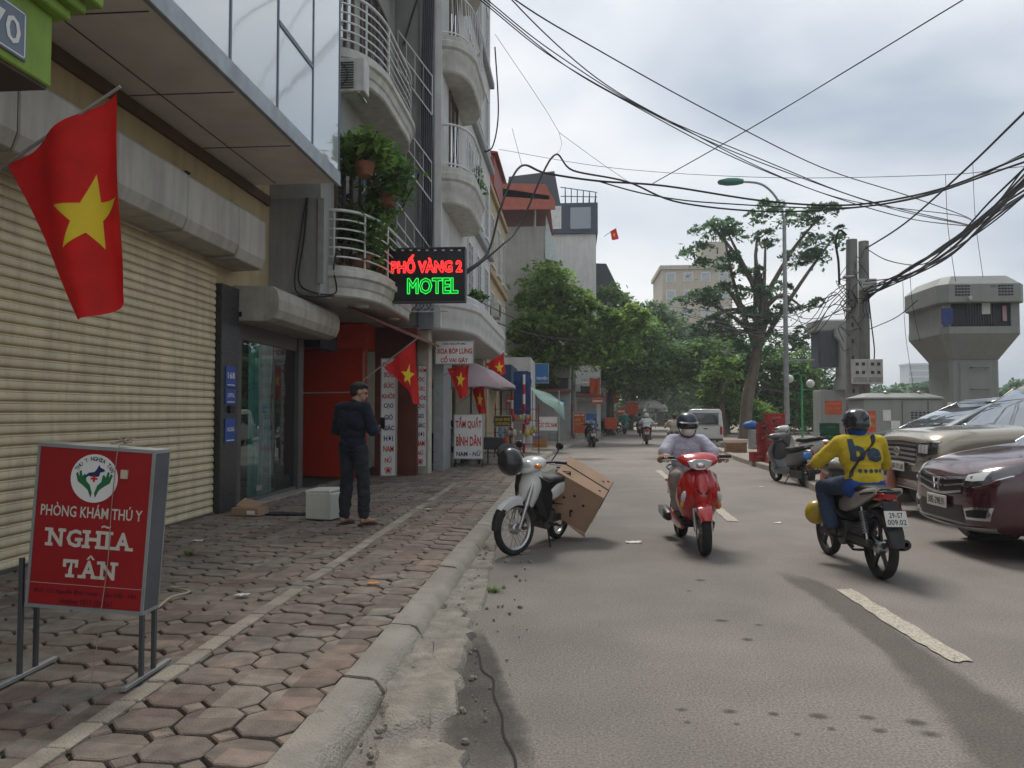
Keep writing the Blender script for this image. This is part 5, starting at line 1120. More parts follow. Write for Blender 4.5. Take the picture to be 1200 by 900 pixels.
    MB().tube([(-.09, -.05, .26), (-.2, -.0, .01), (-.22, .02, .008)] if stand else [(-.1, -.05, .26), (-.12, -.3, .24)], .01).build('side_stand', blkp, t)
    MB().tube([(-.12, -.14, .26), (-.14, -.34, .22), (-.1, -.36, .22), (.1, -.36, .22), (.14, -.34, .22), (.12, -.14, .26)], .012).build('centre_stand', blkp, t)
    return t
def scooter(name, label, c1, c2=None, mirrors=False, ptxt=('29', '000.00'), group=None, steer=0):
    t = thing(name, label, 'scooter', group=group); fy, ry, Rf, Rr = .64, -.62, .255, .235; c2 = c2 or blkp
    hd = V((0, .42, .8)); axs = V((0, -.42, .9)).normalized(); mx = Matrix.Translation(hd) @ Matrix.Rotation(steer, 4, axs) @ Matrix.Translation(-hd)
    wheel(t, fy, Rf, .05, mx, 'cast', rimc=M('rim_grey', (.2, .2, .2), .4, metal=.6)); wheel(t, ry, Rr, .055, None, 'cast', rimc=M('rim_grey'))
    for s_ in (-1, 1): xf(MB().cyl((s_ * .085, fy, Rf), (s_ * .085, fy - .11, .56), .017, .021, 10), mx).build('fork_leg', alloy, t, smooth=40)
    xf(MB().lathe([(.05, .07), (.095, .07), (.095, .074), (.05, .074)], (0, fy, Rf), (1, 0, 0), 20, True), mx).build('brake_disc', chrome, t)
    xf(fender(fy, Rf, Rf + .05, .08, 28, 150, .09), mx).build('front_fender', c1, t, smooth=45)
    shield([(.30, .085, .36, .30), (.38, .17, .47, .31), (.48, .215, .585, .33), (.58, .238, .64, .34), (.68, .232, .635, .36), (.78, .20, .585, .37), (.86, .15, .53, .37), (.91, .09, .48, .37)], .05).build('front_apron', c1, t, smooth=50)
    shield([(.40, .035, .60, .54), (.52, .08, .665, .56), (.62, .105, .675, .58), (.72, .10, .652, .57), (.82, .07, .60, .52), (.88, .03, .55, .50)], .03, 11).build('apron_crest', c1, t, smooth=50)
    for s_ in (-1, 1):
        MB().prism([(s_ * .02, .69, .655), (s_ * .075, .672, .70), (s_ * .03, .683, .64)], (0, -.03, 0)).build('air_slot', blk, t)
        ln = MB().ell((s_ * .178, .525, .60), (.034, .05, .075), (R(-20), R(s_ * -18), R(s_ * -35)), 14, 10).build('front_lamp', lens, t, smooth=70)
        MB().ell((s_ * .190, .495, .515), (.024, .04, .05), (R(-20), R(s_ * -12), R(s_ * -40)), 12, 8).build('amber_lens', amber, ln, smooth=70)
        xf(MB().tube([(s_ * .16, .40, 1.0), (s_ * .26, .34, 1.02)], .012, 8), mx).build('handlebar', blkp, t); xf(MB().tube([(s_ * .24, .35, 1.02), (s_ * .37, .29, 1.015)], .018, 10), mx).build('grip', blkp, t)
        xf(MB().tube([(s_ * .22, .40, 1.0), (s_ * .38, .36, .99)], .006, 6), mx).build('brake_lever', alloy, t)
        if mirrors: mirror(t, s_, (s_ * .2, .38, 1.05), (s_ * .30, .36, 1.22), mx=mx)
        lofty((.34, .27, .02, .04, 2.4, 0), (.1, .27, .03, .055, 2.4, 0), (-.2, .30, .03, .07, 2.4, 0), (-.32, .34, .015, .05, 2.4, 0)).build('floor_skirt', c1, t, smooth=50); KIDS(t)[-1].location = (s_ * .165, 0, 0)
    co = xf(lofty((.30, 1.0, .06, .03, 2.5, 0), (.35, 1.005, .19, .055, 2.5, 8), (.42, 1.0, .225, .08, 2.3, 18), (.50, .985, .19, .085, 2.3, 25), (.56, .965, .12, .065, 2.3, 28), (.585, .96, .05, .03, 2, 28)), mx).build('handlebar_cowl', c1, t, smooth=50)
    hl = MB().loft([[V((a * s_, y, z)) for a, z in ((-.135, .985), (-.06, 1.005), (.06, 1.005), (.135, .985), (.105, .92), (.05, .895), (-.05, .895), (-.105, .92))] for y, s_ in ((.50, 1.0), (.575, .98), (.592, .7))]); xf(hl, mx).build('headlamp', lens, t, smooth=40)
    xf(MB().ell((0, .588, .945), (.045, .012, .03), None, 12, 8), mx).build('headlamp_bulb', chrome, t, smooth=60)
    lofty((.42, .62, .12, .24, 2.6, 20), (.36, .62, .13, .26, 2.6, 20)).build('inner_shield', c2, t, smooth=40)
    MB().box(-.185, .185, -.2, .38, .27, .33).build('floorboard', c2, t, bev=.02)
    lofty((-.10, .48, .11, .16, 2.6, 0), (-.2, .52, .15, .18, 2.5, 0), (-.45, .56, .165, .17, 2.4, 0), (-.7, .63, .15, .13, 2.3, 0), (-.9, .70, .10, .08, 2.2, 0), (-.98, .72, .05, .035, 2, 0)).build('rear_body', c1, t, smooth=50)
    lofty((-.05, .73, .08, .03, 2.6, 0), (-.12, .745, .125, .05, 3, 0), (-.4, .75, .145, .055, 3, 0), (-.6, .785, .14, .055, 3, 0), (-.8, .80, .10, .04, 2.8, 0), (-.86, .80, .05, .02, 2.4, 0)).build('seat', seatm, t, smooth=50)
    lofty((-.9, .68, .10, .055, 2.3, 0), (-.97, .69, .085, .05, 2.3, 0), (-1.0, .69, .05, .03, 2, 0)).build('tail_lamp', redlens, t, smooth=50)
    MB().tube(spline([(-.11, -.6, .79), (-.13, -.8, .83), (-.06, -.95, .85), (.06, -.95, .85), (.13, -.8, .83), (.11, -.6, .79)]), .012, 8).build('grab_rail', blkp, t, smooth=60)
    e_ = MB(); e_.box(-.15, -.06, -.75, -.25, .17, .33); e_.cyl((-.10, -.22, .27), (.10, -.22, .27), .10, n=16); e_.box(-.1, .1, -.45, -.1, .24, .42); e_.build('engine', ironm, t, bev=.02)
    MB().lathe([(0, 0), (.05, 0), (.066, .05), (.068, .34), (.045, .39), (0, .39)], (.17, -.42, .27), (.03, -1, .10), 20).build('muffler', M('muffler_grey', (.09, .09, .09), .4, metal=.5), t, smooth=40)
    MB().loft([[V((.245, -.42 - y, .29 + .1 * y + z)) for y, z in ((.03, -.045), (.33, -.03), (.35, .04), (.05, .05))], [V((.235, -.42 - y, .29 + .1 * y + z)) for y, z in ((.02, -.055), (.34, -.04), (.36, .05), (.04, .06))]]).build('heat_shield', alloy, t)
    fender(ry, Rr, Rr + .07, .085, 95, 200, .04).build('rear_fender', blkp, t, smooth=40)
    plate_at(t, (0, -.955, .56), R(-18), ptxt); MB().tube([(-.12, -.2, .2), (-.22, -.12, .01)], .01).build('side_stand', blkp, t)
    for s_ in (-1, 1): MB().ell((s_ * .1, -.93, .66), (.03, .04, .022), (0, 0, s_ * .5), 10, 8).build('rear_indicator', amber, t, smooth=60)
    return t
def place(t, x, y, rz, z=0, lean=0): t.location = (x, y, z); t.rotation_mode = 'XYZ'; t.rotation_euler = (0, lean, rz); return t
def remat(t, mapping):
    for ch in KIDS(t):
        for s_ in ch.material_slots:
            if s_.material and s_.material.name in mapping: m_ = mapping[s_.material.name]; s_.link = 'OBJECT'; s_.material = m_
        remat(ch, mapping)
redp = M('red_paint', (.42, .008, .010), .22, coat=.8, var=.04); whp = M('white_bike_paint', (.62, .63, .62), .3, coat=.4, var=.06, dirt=.25, dcol=(.35, .33, .3))
gryp = M('grey_bike_paint', (.12, .125, .13), .35, coat=.4); silp = M('silver_bike_paint', (.36, .36, .34), .35, metal=.3, coat=.3, dirt=.3)
rs = scooter('red_scooter', 'glossy red scooter ridden towards the viewer by masked man', redp, ptxt=('29', '314.20'), steer=R(-4)); place(rs, 1.33, 8.92, R(180 + 3))
ws = underbone('white_motorbike', 'white motorbike parked at the kerb with a helmet on its mirror', whp, blkp, 'wire', steer=R(-20), ptxt=('29', '556.18')); WA = R(158); place(ws, -.44, 8.72, WA, lean=R(-9))
ys_ = underbone('grey_motorbike', 'grey and white motorbike under the rider in yellow', silp, blkp, 'cast', ptxt=('29-S7', '009.02'), rimc=M('rim_black', (.03, .03, .03), .4, metal=.5), mirrors=False, stand=False); place(ys_, 2.735, 7.85, R(3.4))
mirror(ys_, -1, (-.2, .25, 1.0), (-.34, .25, 1.06), mat=M('mirror_blue', (.05, .2, .6), .2))
# other scooters
ps = scooter('parked_scooter', 'dark grey scooter parked at right kerb before the beer crates', gryp, M('grey_trim', (.08, .08, .085), .5), True, ('29', '871.44')); b_ = at(937, 570, 0); place(ps, b_.x, b_.y + .62, R(12), 0, R(-5))
p2 = dup(ps, None, 'white scooter parked between dark grey scooter and green crates', (0, 0, 0)); remat(p2, {'grey_bike_paint': whp}); b_ = at(968, 556, .13); place(p2, b_.x - .3, b_.y + 1.0, R(28), .13, R(-5))
t = thing('white_sack', 'bulging white sack leaning on parked white scooter', 'sack', (at(950, 547, .13).x, at(950, 547, .13).y, .13)); q = MB().ell((0, 0, .32), (.34, .3, .32), None, 18, 12); q.v = [(x + .05 * noise.noise(V((x * 6, y * 6, z * 6))), y + .05 * noise.noise(V((x * 6, y * 6, z * 6 + 9))), max(0, z)) for x, y, z in q.v]; q.build('sack_cloth', M('sack_white', (.5, .5, .48), .8, bump=.3, bs=60), t, smooth=60)
lb = dup(ps, None, 'black scooter parked at left kerb before the red sign', (0, 0, 0)); remat(lb, {'grey_bike_paint': M('black_bike_paint', (.012, .012, .014), .25, coat=.6)}); b_ = at(694, 524, 0); place(lb, b_.x, b_.y + .6, R(6), 0, R(-5))
# helmets
def helmet(name, label, c, mat, rz=0, tilt=(0, 0), sc=1.0, visor=True):
    t = thing(name, label, 'helmet', c); t.rotation_euler = (tilt[0], tilt[1], rz)
    prof = [(0, .135), (.05, .13), (.09, .11), (.118, .075), (.13, .03), (.132, -.02), (.128, -.055), (.122, -.06), (.118, -.05), (.11, .02), (0, .11)]
    m_ = MB().lathe(prof, n=24); m_.v = [(x * sc, y * 1.12 * sc, z * sc) for x, y, z in m_.v]; m_.build('shell', mat, t, smooth=50)
    if visor: MB().loft([[V((.125 * math.sin(a) * sc, (.14 * math.cos(a) + d) * sc, z * sc)) for a in [(-.45 + i / 8 * .9) * math.pi * .85 for i in range(9)]] for d, z in ((0, .02), (.07, -.015), (.068, -.022), (-.004, .01))], cap=True).build('peak', M('peak_black', (.015, .015, .017), .3), t, smooth=40)
    MB().tube(spline([(-.12 * sc, 0, -.05 * sc), (-.08 * sc, .05 * sc, -.17 * sc), (0, .06 * sc, -.2 * sc), (.08 * sc, .05 * sc, -.17 * sc), (.12 * sc, 0, -.05 * sc)]), .006).build('strap', blkp, t); return t
hb = M('helmet_black', (.012, .013, .016), .3, coat=.5, var=.1)
hc = aty(598, 541, 8.25); helmet('hanging_helmet', 'black helmet hung over the handlebar of white motorbike', hc, hb, R(20), (R(70), R(-12)), 1.02)
hy = aty(957, 600, 8.15); helmet('yellow_helmet', 'yellow helmet hanging at the front of the grey motorbike', hy, M('helmet_yellow', (.42, .30, .02), .4, coat=.3), R(-30), (R(80), R(20)), .85, False)
# cardboard box on the white motorbike
cb = M('cardboard', (.33, .215, .14), .85, var=.12, vs=4, bump=.15, bs=40, dirt=.25, dcol=(.25, .16, .1), ds=3); cb2 = M('cardboard_edge', (.28, .18, .11), .9)
bc = aty(676, 579, 9.22); t = thing('cardboard_box', 'big brown cardboard box slung tilted off the white motorbike', 'box', bc); t.rotation_euler = Euler((R(16), R(29), R(-6)))
B(-.31, .31, -.3, .3, -.25, .25).build('carton', cb, t, bev=.008)
B(-.308, .308, -.005, .005, .2505, .256).build('flap_gap', cb2, t)
for s_ in (-1, 1): MB().prism([(-.3, s_ * .005, .253), (.3, s_ * .005, .253), (.3, s_ * .3, .252), (-.3, s_ * .3, .252)], (0, 0, .004)).build('top_flap', cb, t)
for i, (a, z) in enumerate(((-.1, .02), (.05, -.08), (.14, .05), (.0, .1), (-.18, -.1))): MB().lathe([(0, 0), (.014, 0), (.016, .003)], (a, -.304, z), (0, -1, 0), 10).build('punched_hole', blk, t)
for i, (a, y) in enumerate(((.22, -.18), (.2, .12), (.25, .2))): MB().lathe([(0, 0), (.016, 0), (.016, .003)], (a, y, .257), (0, 0, 1), 10).build('punched_hole', blk, t)
MB().tube([(-.33, .02, .23), (-.31, .02, .262), (.31, -.04, .262), (.316, -.04, -.2), (-.31, -.04, -.256), (-.33, .02, .1)], .006).build('strap', blkp, t)
B(.312, .318, -.2, .1, -.15, .0).build('white_label', wp, t)
MB().prism([(.05, -.305, -.25), (.31, -.305, -.25), (.33, -.31, -.29), (.2, -.31, -.275)], (0, .006, 0)).build('torn_edge', cb, t)
t = thing('luggage_rack', 'black steel luggage rack on the white motorbike holding carton', 'rack', (-.16, 9.25, 0)); 
f_ = MB()
for z in (.45, .62, .80): f_.tube([(-.1, -.25, z), (.12, -.3, z), (.12, .3, z)], .011)
for y in (-.28, 0, .28): f_.tube([(-.05, y, .83), (.12, y, .82), (.12, y, .3)], .011)
f_.build('frame', blkp, t)
# ------------------------------------------------------------ cars
from mathutils.bvhtree import BVHTree
def carpaint(n, c, r=.22, mt=.0): return M(n, c, r, coat=1, var=.03, vs=2, metal=mt, spec=.5)
def suv(name, label, Lh, W, st, gh, paint, glassm, wheels, Rw, zroof, roofm=None):
    """st: stations (y, half width, z bottom, z shoulder, z top); gh: greenhouse rings (z, y back, y front, half width)"""
    t = thing(name, label, 'car'); rg = []
    for y, w_, zb, zs, zt in st:
        h = [(0, zb), (w_ * .75, zb), (w_ * .95, zb + .05), (w_, zb + .16), (w_ * 1.005, (zb + zs) / 2 + .05), (w_ * .995, zs - .06), (w_ * .965, zs), (w_ * .90, zs + (zt - zs) * .55), (w_ * .72, zt - .008), (w_ * .4, zt + .004), (0, zt + .012)]
        rg.append([V((a, y, z)) for a, z in h] + [V((-a, y, z)) for a, z in reversed(h[1:-1])])
    me = MB().loft(rg).mesh('body', paint); TM = []
    cut = MB(); 
    for yw in wheels: cut.cyl((-W / 2 - .3, yw, Rw), (-W / 2 + .27, yw, Rw), Rw + .06, n=32); cut.cyl((W / 2 + .3, yw, Rw), (W / 2 - .27, yw, Rw), Rw + .06, n=32)
    me = evalmods(me, [('SUBSURF', dict(levels=2, render_levels=2))])
    co = bpy.data.objects.new('cut', cut.mesh('cut', paint)); TMP.collection.objects.link(co)
    me = evalmods(me, [('BOOLEAN', dict(object=co, operation='DIFFERENCE', solver='EXACT'))]); bpy.data.objects.remove(co)
    me.materials.clear(); me.materials.append(paint); me.polygons.foreach_set('use_smooth', [True] * len(me.polygons)); me.set_sharp_from_angle(angle=R(38)); me.name = 'body'; mkobj('body', me, t)
    bm = bmesh.new(); bm.from_mesh(me); bvh = BVHTree.FromBMesh(bm); bm.free()
    for yw in wheels:
        for s_ in (-1, 1):
            MB().lathe([(Rw + .055, 0), (Rw + .055, .26), (0, .26)], (s_ * (W / 2 - .02), yw, Rw), (-s_, 0, 0), 28).build('wheel_well', blk, t)
            x = s_ * (W / 2 - .11); w_ = wheel_car(t, x, yw, Rw, s_)
    rings_ = []
    for z, yb, yf, hw in gh:
        n = 6; o = []
        for (cx_, cy_, a0) in ((hw, yf, 0), (-hw, yf, 90), (-hw, yb, 180), (hw, yb, 270)):
            rx, ry_ = .16, .22
            for k in range(n): a = R(a0 + 90 * k / (n - 1)); o.append(V((cx_ - math.copysign(rx, cx_) + rx * math.cos(a), cy_ - (ry_ if cy_ == yf else -ry_) + ry_ * math.sin(a), z + (.05 * (1 - (cx_ / hw) ** 2) if 0 else 0))))
        rings_.append(o)
    MB().loft(rings_).build('glasshouse', glassm, t, smooth=60)
    z1, yb1, yf1, hw1 = gh[-1]
    rings_ = []
    for z, k in ((z1 - .02, 1.012), (z1 + .03, 1.0), (zroof, .86), (zroof + .012, .4)):
        o = []
        for i in range(28):
            a = 2 * math.pi * i / 28; c, s_ = math.cos(a), math.sin(a); o.append(V((hw1 * k * math.copysign(abs(c) ** .35, c), (yf1 + yb1) / 2 + (yf1 - yb1) / 2 * k * math.copysign(abs(s_) ** .35, s_), z)))
        rings_.append(o)
    MB().loft(rings_).build('roof', roofm or paint, t, smooth=50)
    z0, yb0, yf0, hw0 = gh[0]
    for s_ in (-1, 1):
        MB().tube([(s_ * (hw0 - .03), yf0 - .10, z0 - .02), (s_ * (hw1 - .03), yf1 - .1, z1)], [.055, .04], 8).build('front_pillar', roofm or paint, t, smooth=60)
        ym = (yf0 + yb0) / 2 + .1; MB().tube([(s_ * (hw0 - .008), ym, z0), (s_ * (hw1 + .0), ym - .05, z1)], .045, 8).build('centre_pillar', blkp, t); MB().tube([(s_ * (hw0 - .03), yb0 + .2, z0), (s_ * (hw1 - .03), yb1 + .15, z1)], .09, 8).build('rear_pillar', roofm or paint, t)
        MB().ell((s_ * (hw0 + .12), yf0 - .35, z0 + .06), (.11, .06, .075), None, 14, 10).build('door_mirror', paint, t, smooth=60)
        for yh in (ym - .15, ym - 1.05): MB().box(s_ * (W / 2 + .0) - .012, s_ * (W / 2) + .018, yh, yh + .2, z0 - .16, z0 - .12).build('door_handle', paint, t, bev=.008)
        for yh in (ym, ym - .98): MB().box(s_ * W / 2 - .03 - .006, s_ * W / 2 - .03 + .033, yh, yh + .008, .4, z0 - .05).build('door_seam', blk, t) if False else None
    for s_ in (-1, 1): MB().tube([(s_ * .1, yf0 - .02, z0 + .0), (s_ * .62, yf0 - .16, z0 + .12)], .01).build('wiper', blk, t)
    return t, bvh
def wheel_car(root, x, y, Rw, s_):
    c = V((x, y, Rw)); w_ = MB().lathe([(Rw - .1, -.1), (Rw - .03, -.115), (Rw - .005, -.09), (Rw, 0), (Rw - .005, .09), (Rw - .03, .115), (Rw - .1, .1)], c, (1, 0, 0), 40, True).build('wheel', rub, root, smooth=50)
    d = MB().lathe([(Rw - .10, .1 * s_), (Rw - .115, .09 * s_), (Rw - .13, .03 * s_), (.02, .02 * s_)], c, (1, 0, 0), 36); d.build('rim', M('rim_dark_inner', (.06, .06, .06), .5), w_, smooth=40)
    sp_ = MB()
    for k in range(5):
        a = k / 5 * 6.283; u = V((0, math.cos(a), math.sin(a))); v_ = V((0, -math.sin(a), math.cos(a))); sp_.loft([[c + u * r + v_ * (q * ww) + V((s_ * (.095 if d_ else .07), 0, 0)) for q, d_ in ((-1, 0), (-1, 1), (1, 1), (1, 0))] for r, ww in ((.03, .05), (Rw * .45, .03), (Rw - .11, .05))])
    sp_.lathe([(Rw - .12, .098 * s_), (Rw - .10, .108 * s_), (Rw - .095, .1 * s_)], c, (1, 0, 0), 36); sp_.build('spokes', alloy, w_, smooth=30); return w_
def patch(bvh, top, bot, off, mat, name, parent, nx=14, nz=4, th=.012, d=(0, -1, 0), mirror_=False):
    """panel laid on the car's front skin: top and bottom edges as (x, z) lists"""
    def samp(l, u):
        k = u * (len(l) - 1); i = min(int(k), len(l) - 2); f = k - i; return V((l[i][0] + (l[i + 1][0] - l[i][0]) * f, 0, l[i][1] + (l[i + 1][1] - l[i][1]) * f))
    d = V(d).normalized(); sgn = -1 if mirror_ else 1
    def prj(p):
        o = V((p.x, 0, p.z)) - d * 4; h = bvh.ray_cast(o, d); return (h[0] if h[0] is not None else None)
    fr = []; last = None
    for j in range(nz + 1):
        row = []
        for i in range(nx + 1):
            p = samp(top, i / nx).lerp(samp(bot, i / nx), j / nz); p.x *= sgn; h = prj(p)
            if h is None: h = V((p.x, last.y if last else 0, p.z))
            last = h; row.append(h - d * off)
        fr.append(row)
    n = nx + 1; vs = [p for r in fr for p in r]; m_ = len(vs); vs += [p + d * (off + th) for p in vs]
    fs = [(j * n + i, j * n + i + 1, (j + 1) * n + i + 1, (j + 1) * n + i) for j in range(nz) for i in range(nx)]; fs += [tuple(m_ + k for k in reversed(f)) for f in fs]
    bd = [i for i in range(n)] + [j * n + nx for j in range(1, nz + 1)] + [nz * n + i for i in range(nx - 1, -1, -1)] + [j * n for j in range(nz - 1, 0, -1)]
    for a, b_ in zip(bd, bd[1:] + bd[:1]): fs.append((a, b_, m_ + b_, m_ + a))
    return MB().add(vs, fs).build(name, mat, parent, smooth=40)
cglass = glass('car_glass', (.85, .9, .95), .12, .01, base=(.012, .014, .016)); lampdk = M('lamp_inner', (.10, .10, .105), .15, metal=.7, coat=1)
maroon = carpaint('maroon_paint', (.055, .006, .012), .2)
stA = [(2.28, .50, .34, .60, .72), (2.24, .70, .27, .68, .80), (2.12, .82, .23, .77, .88), (1.9, .895, .22, .85, .95), (1.5, .91, .22, .92, 1.02), (1.05, .912, .22, .98, 1.09), (.4, .915, .22, 1.02, 1.08), (-1.0, .915, .22, 1.03, 1.08), (-1.9, .90, .24, 1.03, 1.08), (-2.18, .84, .28, .98, 1.05), (-2.28, .70, .34, .9, .98)]
t, bv = suv('maroon_suv', 'dark maroon car parked nose to the street, foremost of three', 2.28, 1.83, stA, [(1.05, -2.18, 1.10, .86), (1.3, -2.05, .72, .80), (1.54, -1.85, .30, .69)], maroon, cglass, (1.36, -1.26), .34, 1.66)
blackg = M('grille_black', (.010, .010, .011), .35)
patch(bv, [(-.52, .78), (-.2, .745), (0, .74), (.2, .745), (.52, .78)], [(-.46, .60), (-.2, .575), (0, .57), (.2, .575), (.46, .60)], .006, blackg, 'grille', t)
for z0, z1, wv in ((.745, .715, .60), (.67, .65, .5), (.60, .575, .46)):
    patch(bv, [(-wv, z0 + .04), (-.15, z0), (0, z0 - .005), (.15, z0), (wv, z0 + .04)], [(-wv, z1 + .045), (-.15, z1), (0, z1 - .005), (.15, z1), (wv, z1 + .045)], .016, chrome, 'chrome_bar', t)
em = thing('x', 'x', 'x') if False else None
def emblemH(t, c, s_=.075):
    f = MB(); 
    for a, b_ in (((-.55, -.6), (-.75, .75)), ((.55, -.6), (.75, .75)), ((-.62, .0), (.62, .0))): f.cyl((c[0] + a[0] * s_, c[1], c[2] + a[1] * s_), (c[0] + b_[0] * s_, c[1], c[2] + b_[1] * s_), .011, n=8)
    P = [(-.95, .85), (.95, .85), (1.0, .6), (.75, -.8), (.5, -1.0), (-.5, -1.0), (-.75, -.8), (-1.0, .6)]
    f.tube([(c[0] + a * s_, c[1], c[2] + b_ * s_) for a, b_ in P + P[:1]], .007); f.build('emblem', chrome, t)
emblemH(t, (0, 2.315, .67))
for m_ in (False, True):
    hl = patch(bv, [(.48, .795), (.62, .835), (.74, .875), (.87, .925)], [(.47, .70), (.62, .685), (.74, .715), (.885, .85)], .008, lampdk, 'headlamp', t, mirror_=m_)
    patch(bv, [(.52, .79), (.64, .82), (.72, .845)], [(.52, .735), (.62, .735), (.72, .75)], .014, lens, 'lamp_lens', hl, 8, 3, .004, mirror_=m_)
    patch(bv, [(.47, .695), (.62, .68), (.74, .71), (.885, .845)], [(.47, .683), (.62, .668), (.74, .698), (.885, .833)], .014, chrome, 'lamp_trim', hl, 10, 2, mirror_=m_)
    fo = patch(bv, [(.50, .47), (.66, .50), (.80, .505)], [(.53, .37), (.66, .375), (.77, .38)], .007, chrome, 'fog_bezel', t, mirror_=m_)
    patch(bv, [(.535, .45), (.66, .475), (.77, .48)], [(.555, .395), (.66, .40), (.75, .405)], .014, blackg, 'fog_recess', fo, 8, 3, mirror_=m_)
patch(bv, [(-.46, .50), (0, .46), (.46, .50)], [(-.5, .33), (0, .33), (.5, .33)], .005, blackg, 'lower_intake', t)
patch(bv, [(-.78, .315), (-.4, .29), (0, .285), (.4, .29), (.78, .315)], [(-.74, .265), (-.4, .25), (0, .245), (.4, .25), (.74, .265)], .02, alloy, 'skid_plate', t, 20)
def front_plate(t, c, s_, tilt=0, wd=.33, ht=.165):
    mx = Matrix.Translation(V(c)); p = xf(MB().box(-wd / 2, wd / 2, -.006, .006, -ht / 2, ht / 2), mx).build('number_plate', plate, t, bev=.003)
    for i, q in enumerate(s_):
        text(q, blk, p, (c[0], c[1] + .007, c[2] + ht * (.24 - .46 * i if len(s_) > 1 else 0)), wd * (.5 if i == 0 and len(s_) > 1 else .86), ht * (.34 if len(s_) > 1 else .6), '+Y', .012, 'plate_number', .001)
front_plate(t, (0, 2.315, .50), ('30E-298.91',), wd=.44, ht=.12)
place(t, 4.02 + 2.28, 8.85, R(90)); t.scale = (1, 1, 1.09)
# gold off-road car
gold = carpaint('champagne_paint', (.34, .30, .23), .26, .5)
stB = [(2.42, .74, .46, .94, 1.03), (2.39, .88, .40, 1.0, 1.10), (2.28, .955, .36, 1.06, 1.18), (2.0, .975, .34, 1.10, 1.22), (1.5, .985, .33, 1.13, 1.24), (1.1, .988, .33, 1.16, 1.27), (.4, .99, .33, 1.18, 1.24), (-1.0, .99, .33, 1.18, 1.24), (-2.1, .97, .35, 1.18, 1.24), (-2.35, .93, .4, 1.12, 1.2), (-2.42, .8, .5, 1.05, 1.1)]
t, bv = suv('gold_suv', 'large champagne gold off-road car parked between the other two cars', 2.42, 1.98, stB, [(1.22, -2.32, 1.12, .92), (1.5, -2.25, .80, .86), (1.76, -2.12, .48, .76)], gold, cglass, (1.45, -1.4), .40, 1.9)
patch(bv, [(-.50, 1.03), (0, 1.05), (.50, 1.03)], [(-.44, .74), (0, .74), (.44, .74)], .006, blackg, 'grille', t)
for z in (1.015, .95, .885, .82, .755): patch(bv, [(-.5, z), (0, z + .01), (.5, z)], [(-.49, z - .03), (0, z - .02), (.49, z - .03)], .022, chrome if z > 1 or z < .76 else alloy, 'grille_bar', t)
def emblemT(t, c):
    f = MB()
    for rx, rz, o in ((.085, .058, 0), (.03, .052, .0), (.062, .022, .028)): f.tube([(c[0] + rx * math.cos(a), c[1], c[2] + o + rz * math.sin(a)) for a in [k * 6.2832 / 20 for k in range(21)]], .008, 6)
    f.build('emblem', chrome, t)
emblemT(t, (0, 2.475, .90))
for m_ in (False, True):
    hl = patch(bv, [(.53, 1.02), (.7, 1.04), (.90, 1.05)], [(.53, .86), (.7, .85), (.91, .90)], .008, lampdk, 'headlamp', t, mirror_=m_)
    for x in (.58, .66, .74): patch(bv, [(x, 1.01), (x + .06, 1.015)], [(x, .90), (x + .06, .90)], .016, lens, 'lamp_lens', hl, 4, 3, .004, mirror_=m_)
    patch(bv, [(.53, 1.035), (.7, 1.055), (.90, 1.065)], [(.53, 1.02), (.7, 1.04), (.90, 1.05)], .016, chrome, 'lamp_trim', hl, 10, 2, mirror_=m_)
    patch(bv, [(.52, .82), (.7, .83), (.9, .86)], [(.5, .79), (.7, .80), (.9, .83)], .012, chrome, 'bumper_trim', t, mirror_=m_)
patch(bv, [(-.6, .64), (0, .64), (.6, .64)], [(-.62, .52), (0, .52), (.62, .52)], .005, blackg, 'lower_intake', t)
patch(bv, [(-.8, .47), (0, .46), (.8, .47)], [(-.76, .42), (0, .41), (.76, .42)], .015, alloy, 'skid_plate', t, 20)
front_plate(t, (0, 2.47, .69), ('30F-171.68',), wd=.44, ht=.12)
place(t, 4.78 + 2.42, 11.75, R(91)); t.scale = (1, 1, 1.05)
# dark blue car
navyp = carpaint('navy_paint', (.03, .05, .07), .22, .3)
t, bv = suv('dark_blue_suv', 'dark blue car parked furthest along, its bonnet beside the cabinet', 2.28, 1.83, [(a, b_, c_ + .02, d_ + .02, e_ + .02) for a, b_, c_, d_, e_ in stA], [(1.07, -2.18, 1.10, .86), (1.32, -2.05, .62, .80), (1.54, -1.85, .12, .69)], navyp, cglass, (1.36, -1.26), .35, 1.64)
patch(bv, [(-.5, .78), (0, .77), (.5, .78)], [(-.4, .58), (0, .56), (.4, .58)], .006, blackg, 'grille', t)
for m_ in (False, True): patch(bv, [(.5, .82), (.66, .86), (.83, .91)], [(.5, .74), (.66, .75), (.84, .82)], .008, lampdk, 'headlamp', t, mirror_=m_)
front_plate(t, (0, 2.32, .50), ('30G-402.15',), wd=.44, ht=.12)
place(t, 4.95 + 2.28, 14.4, R(92), .13)
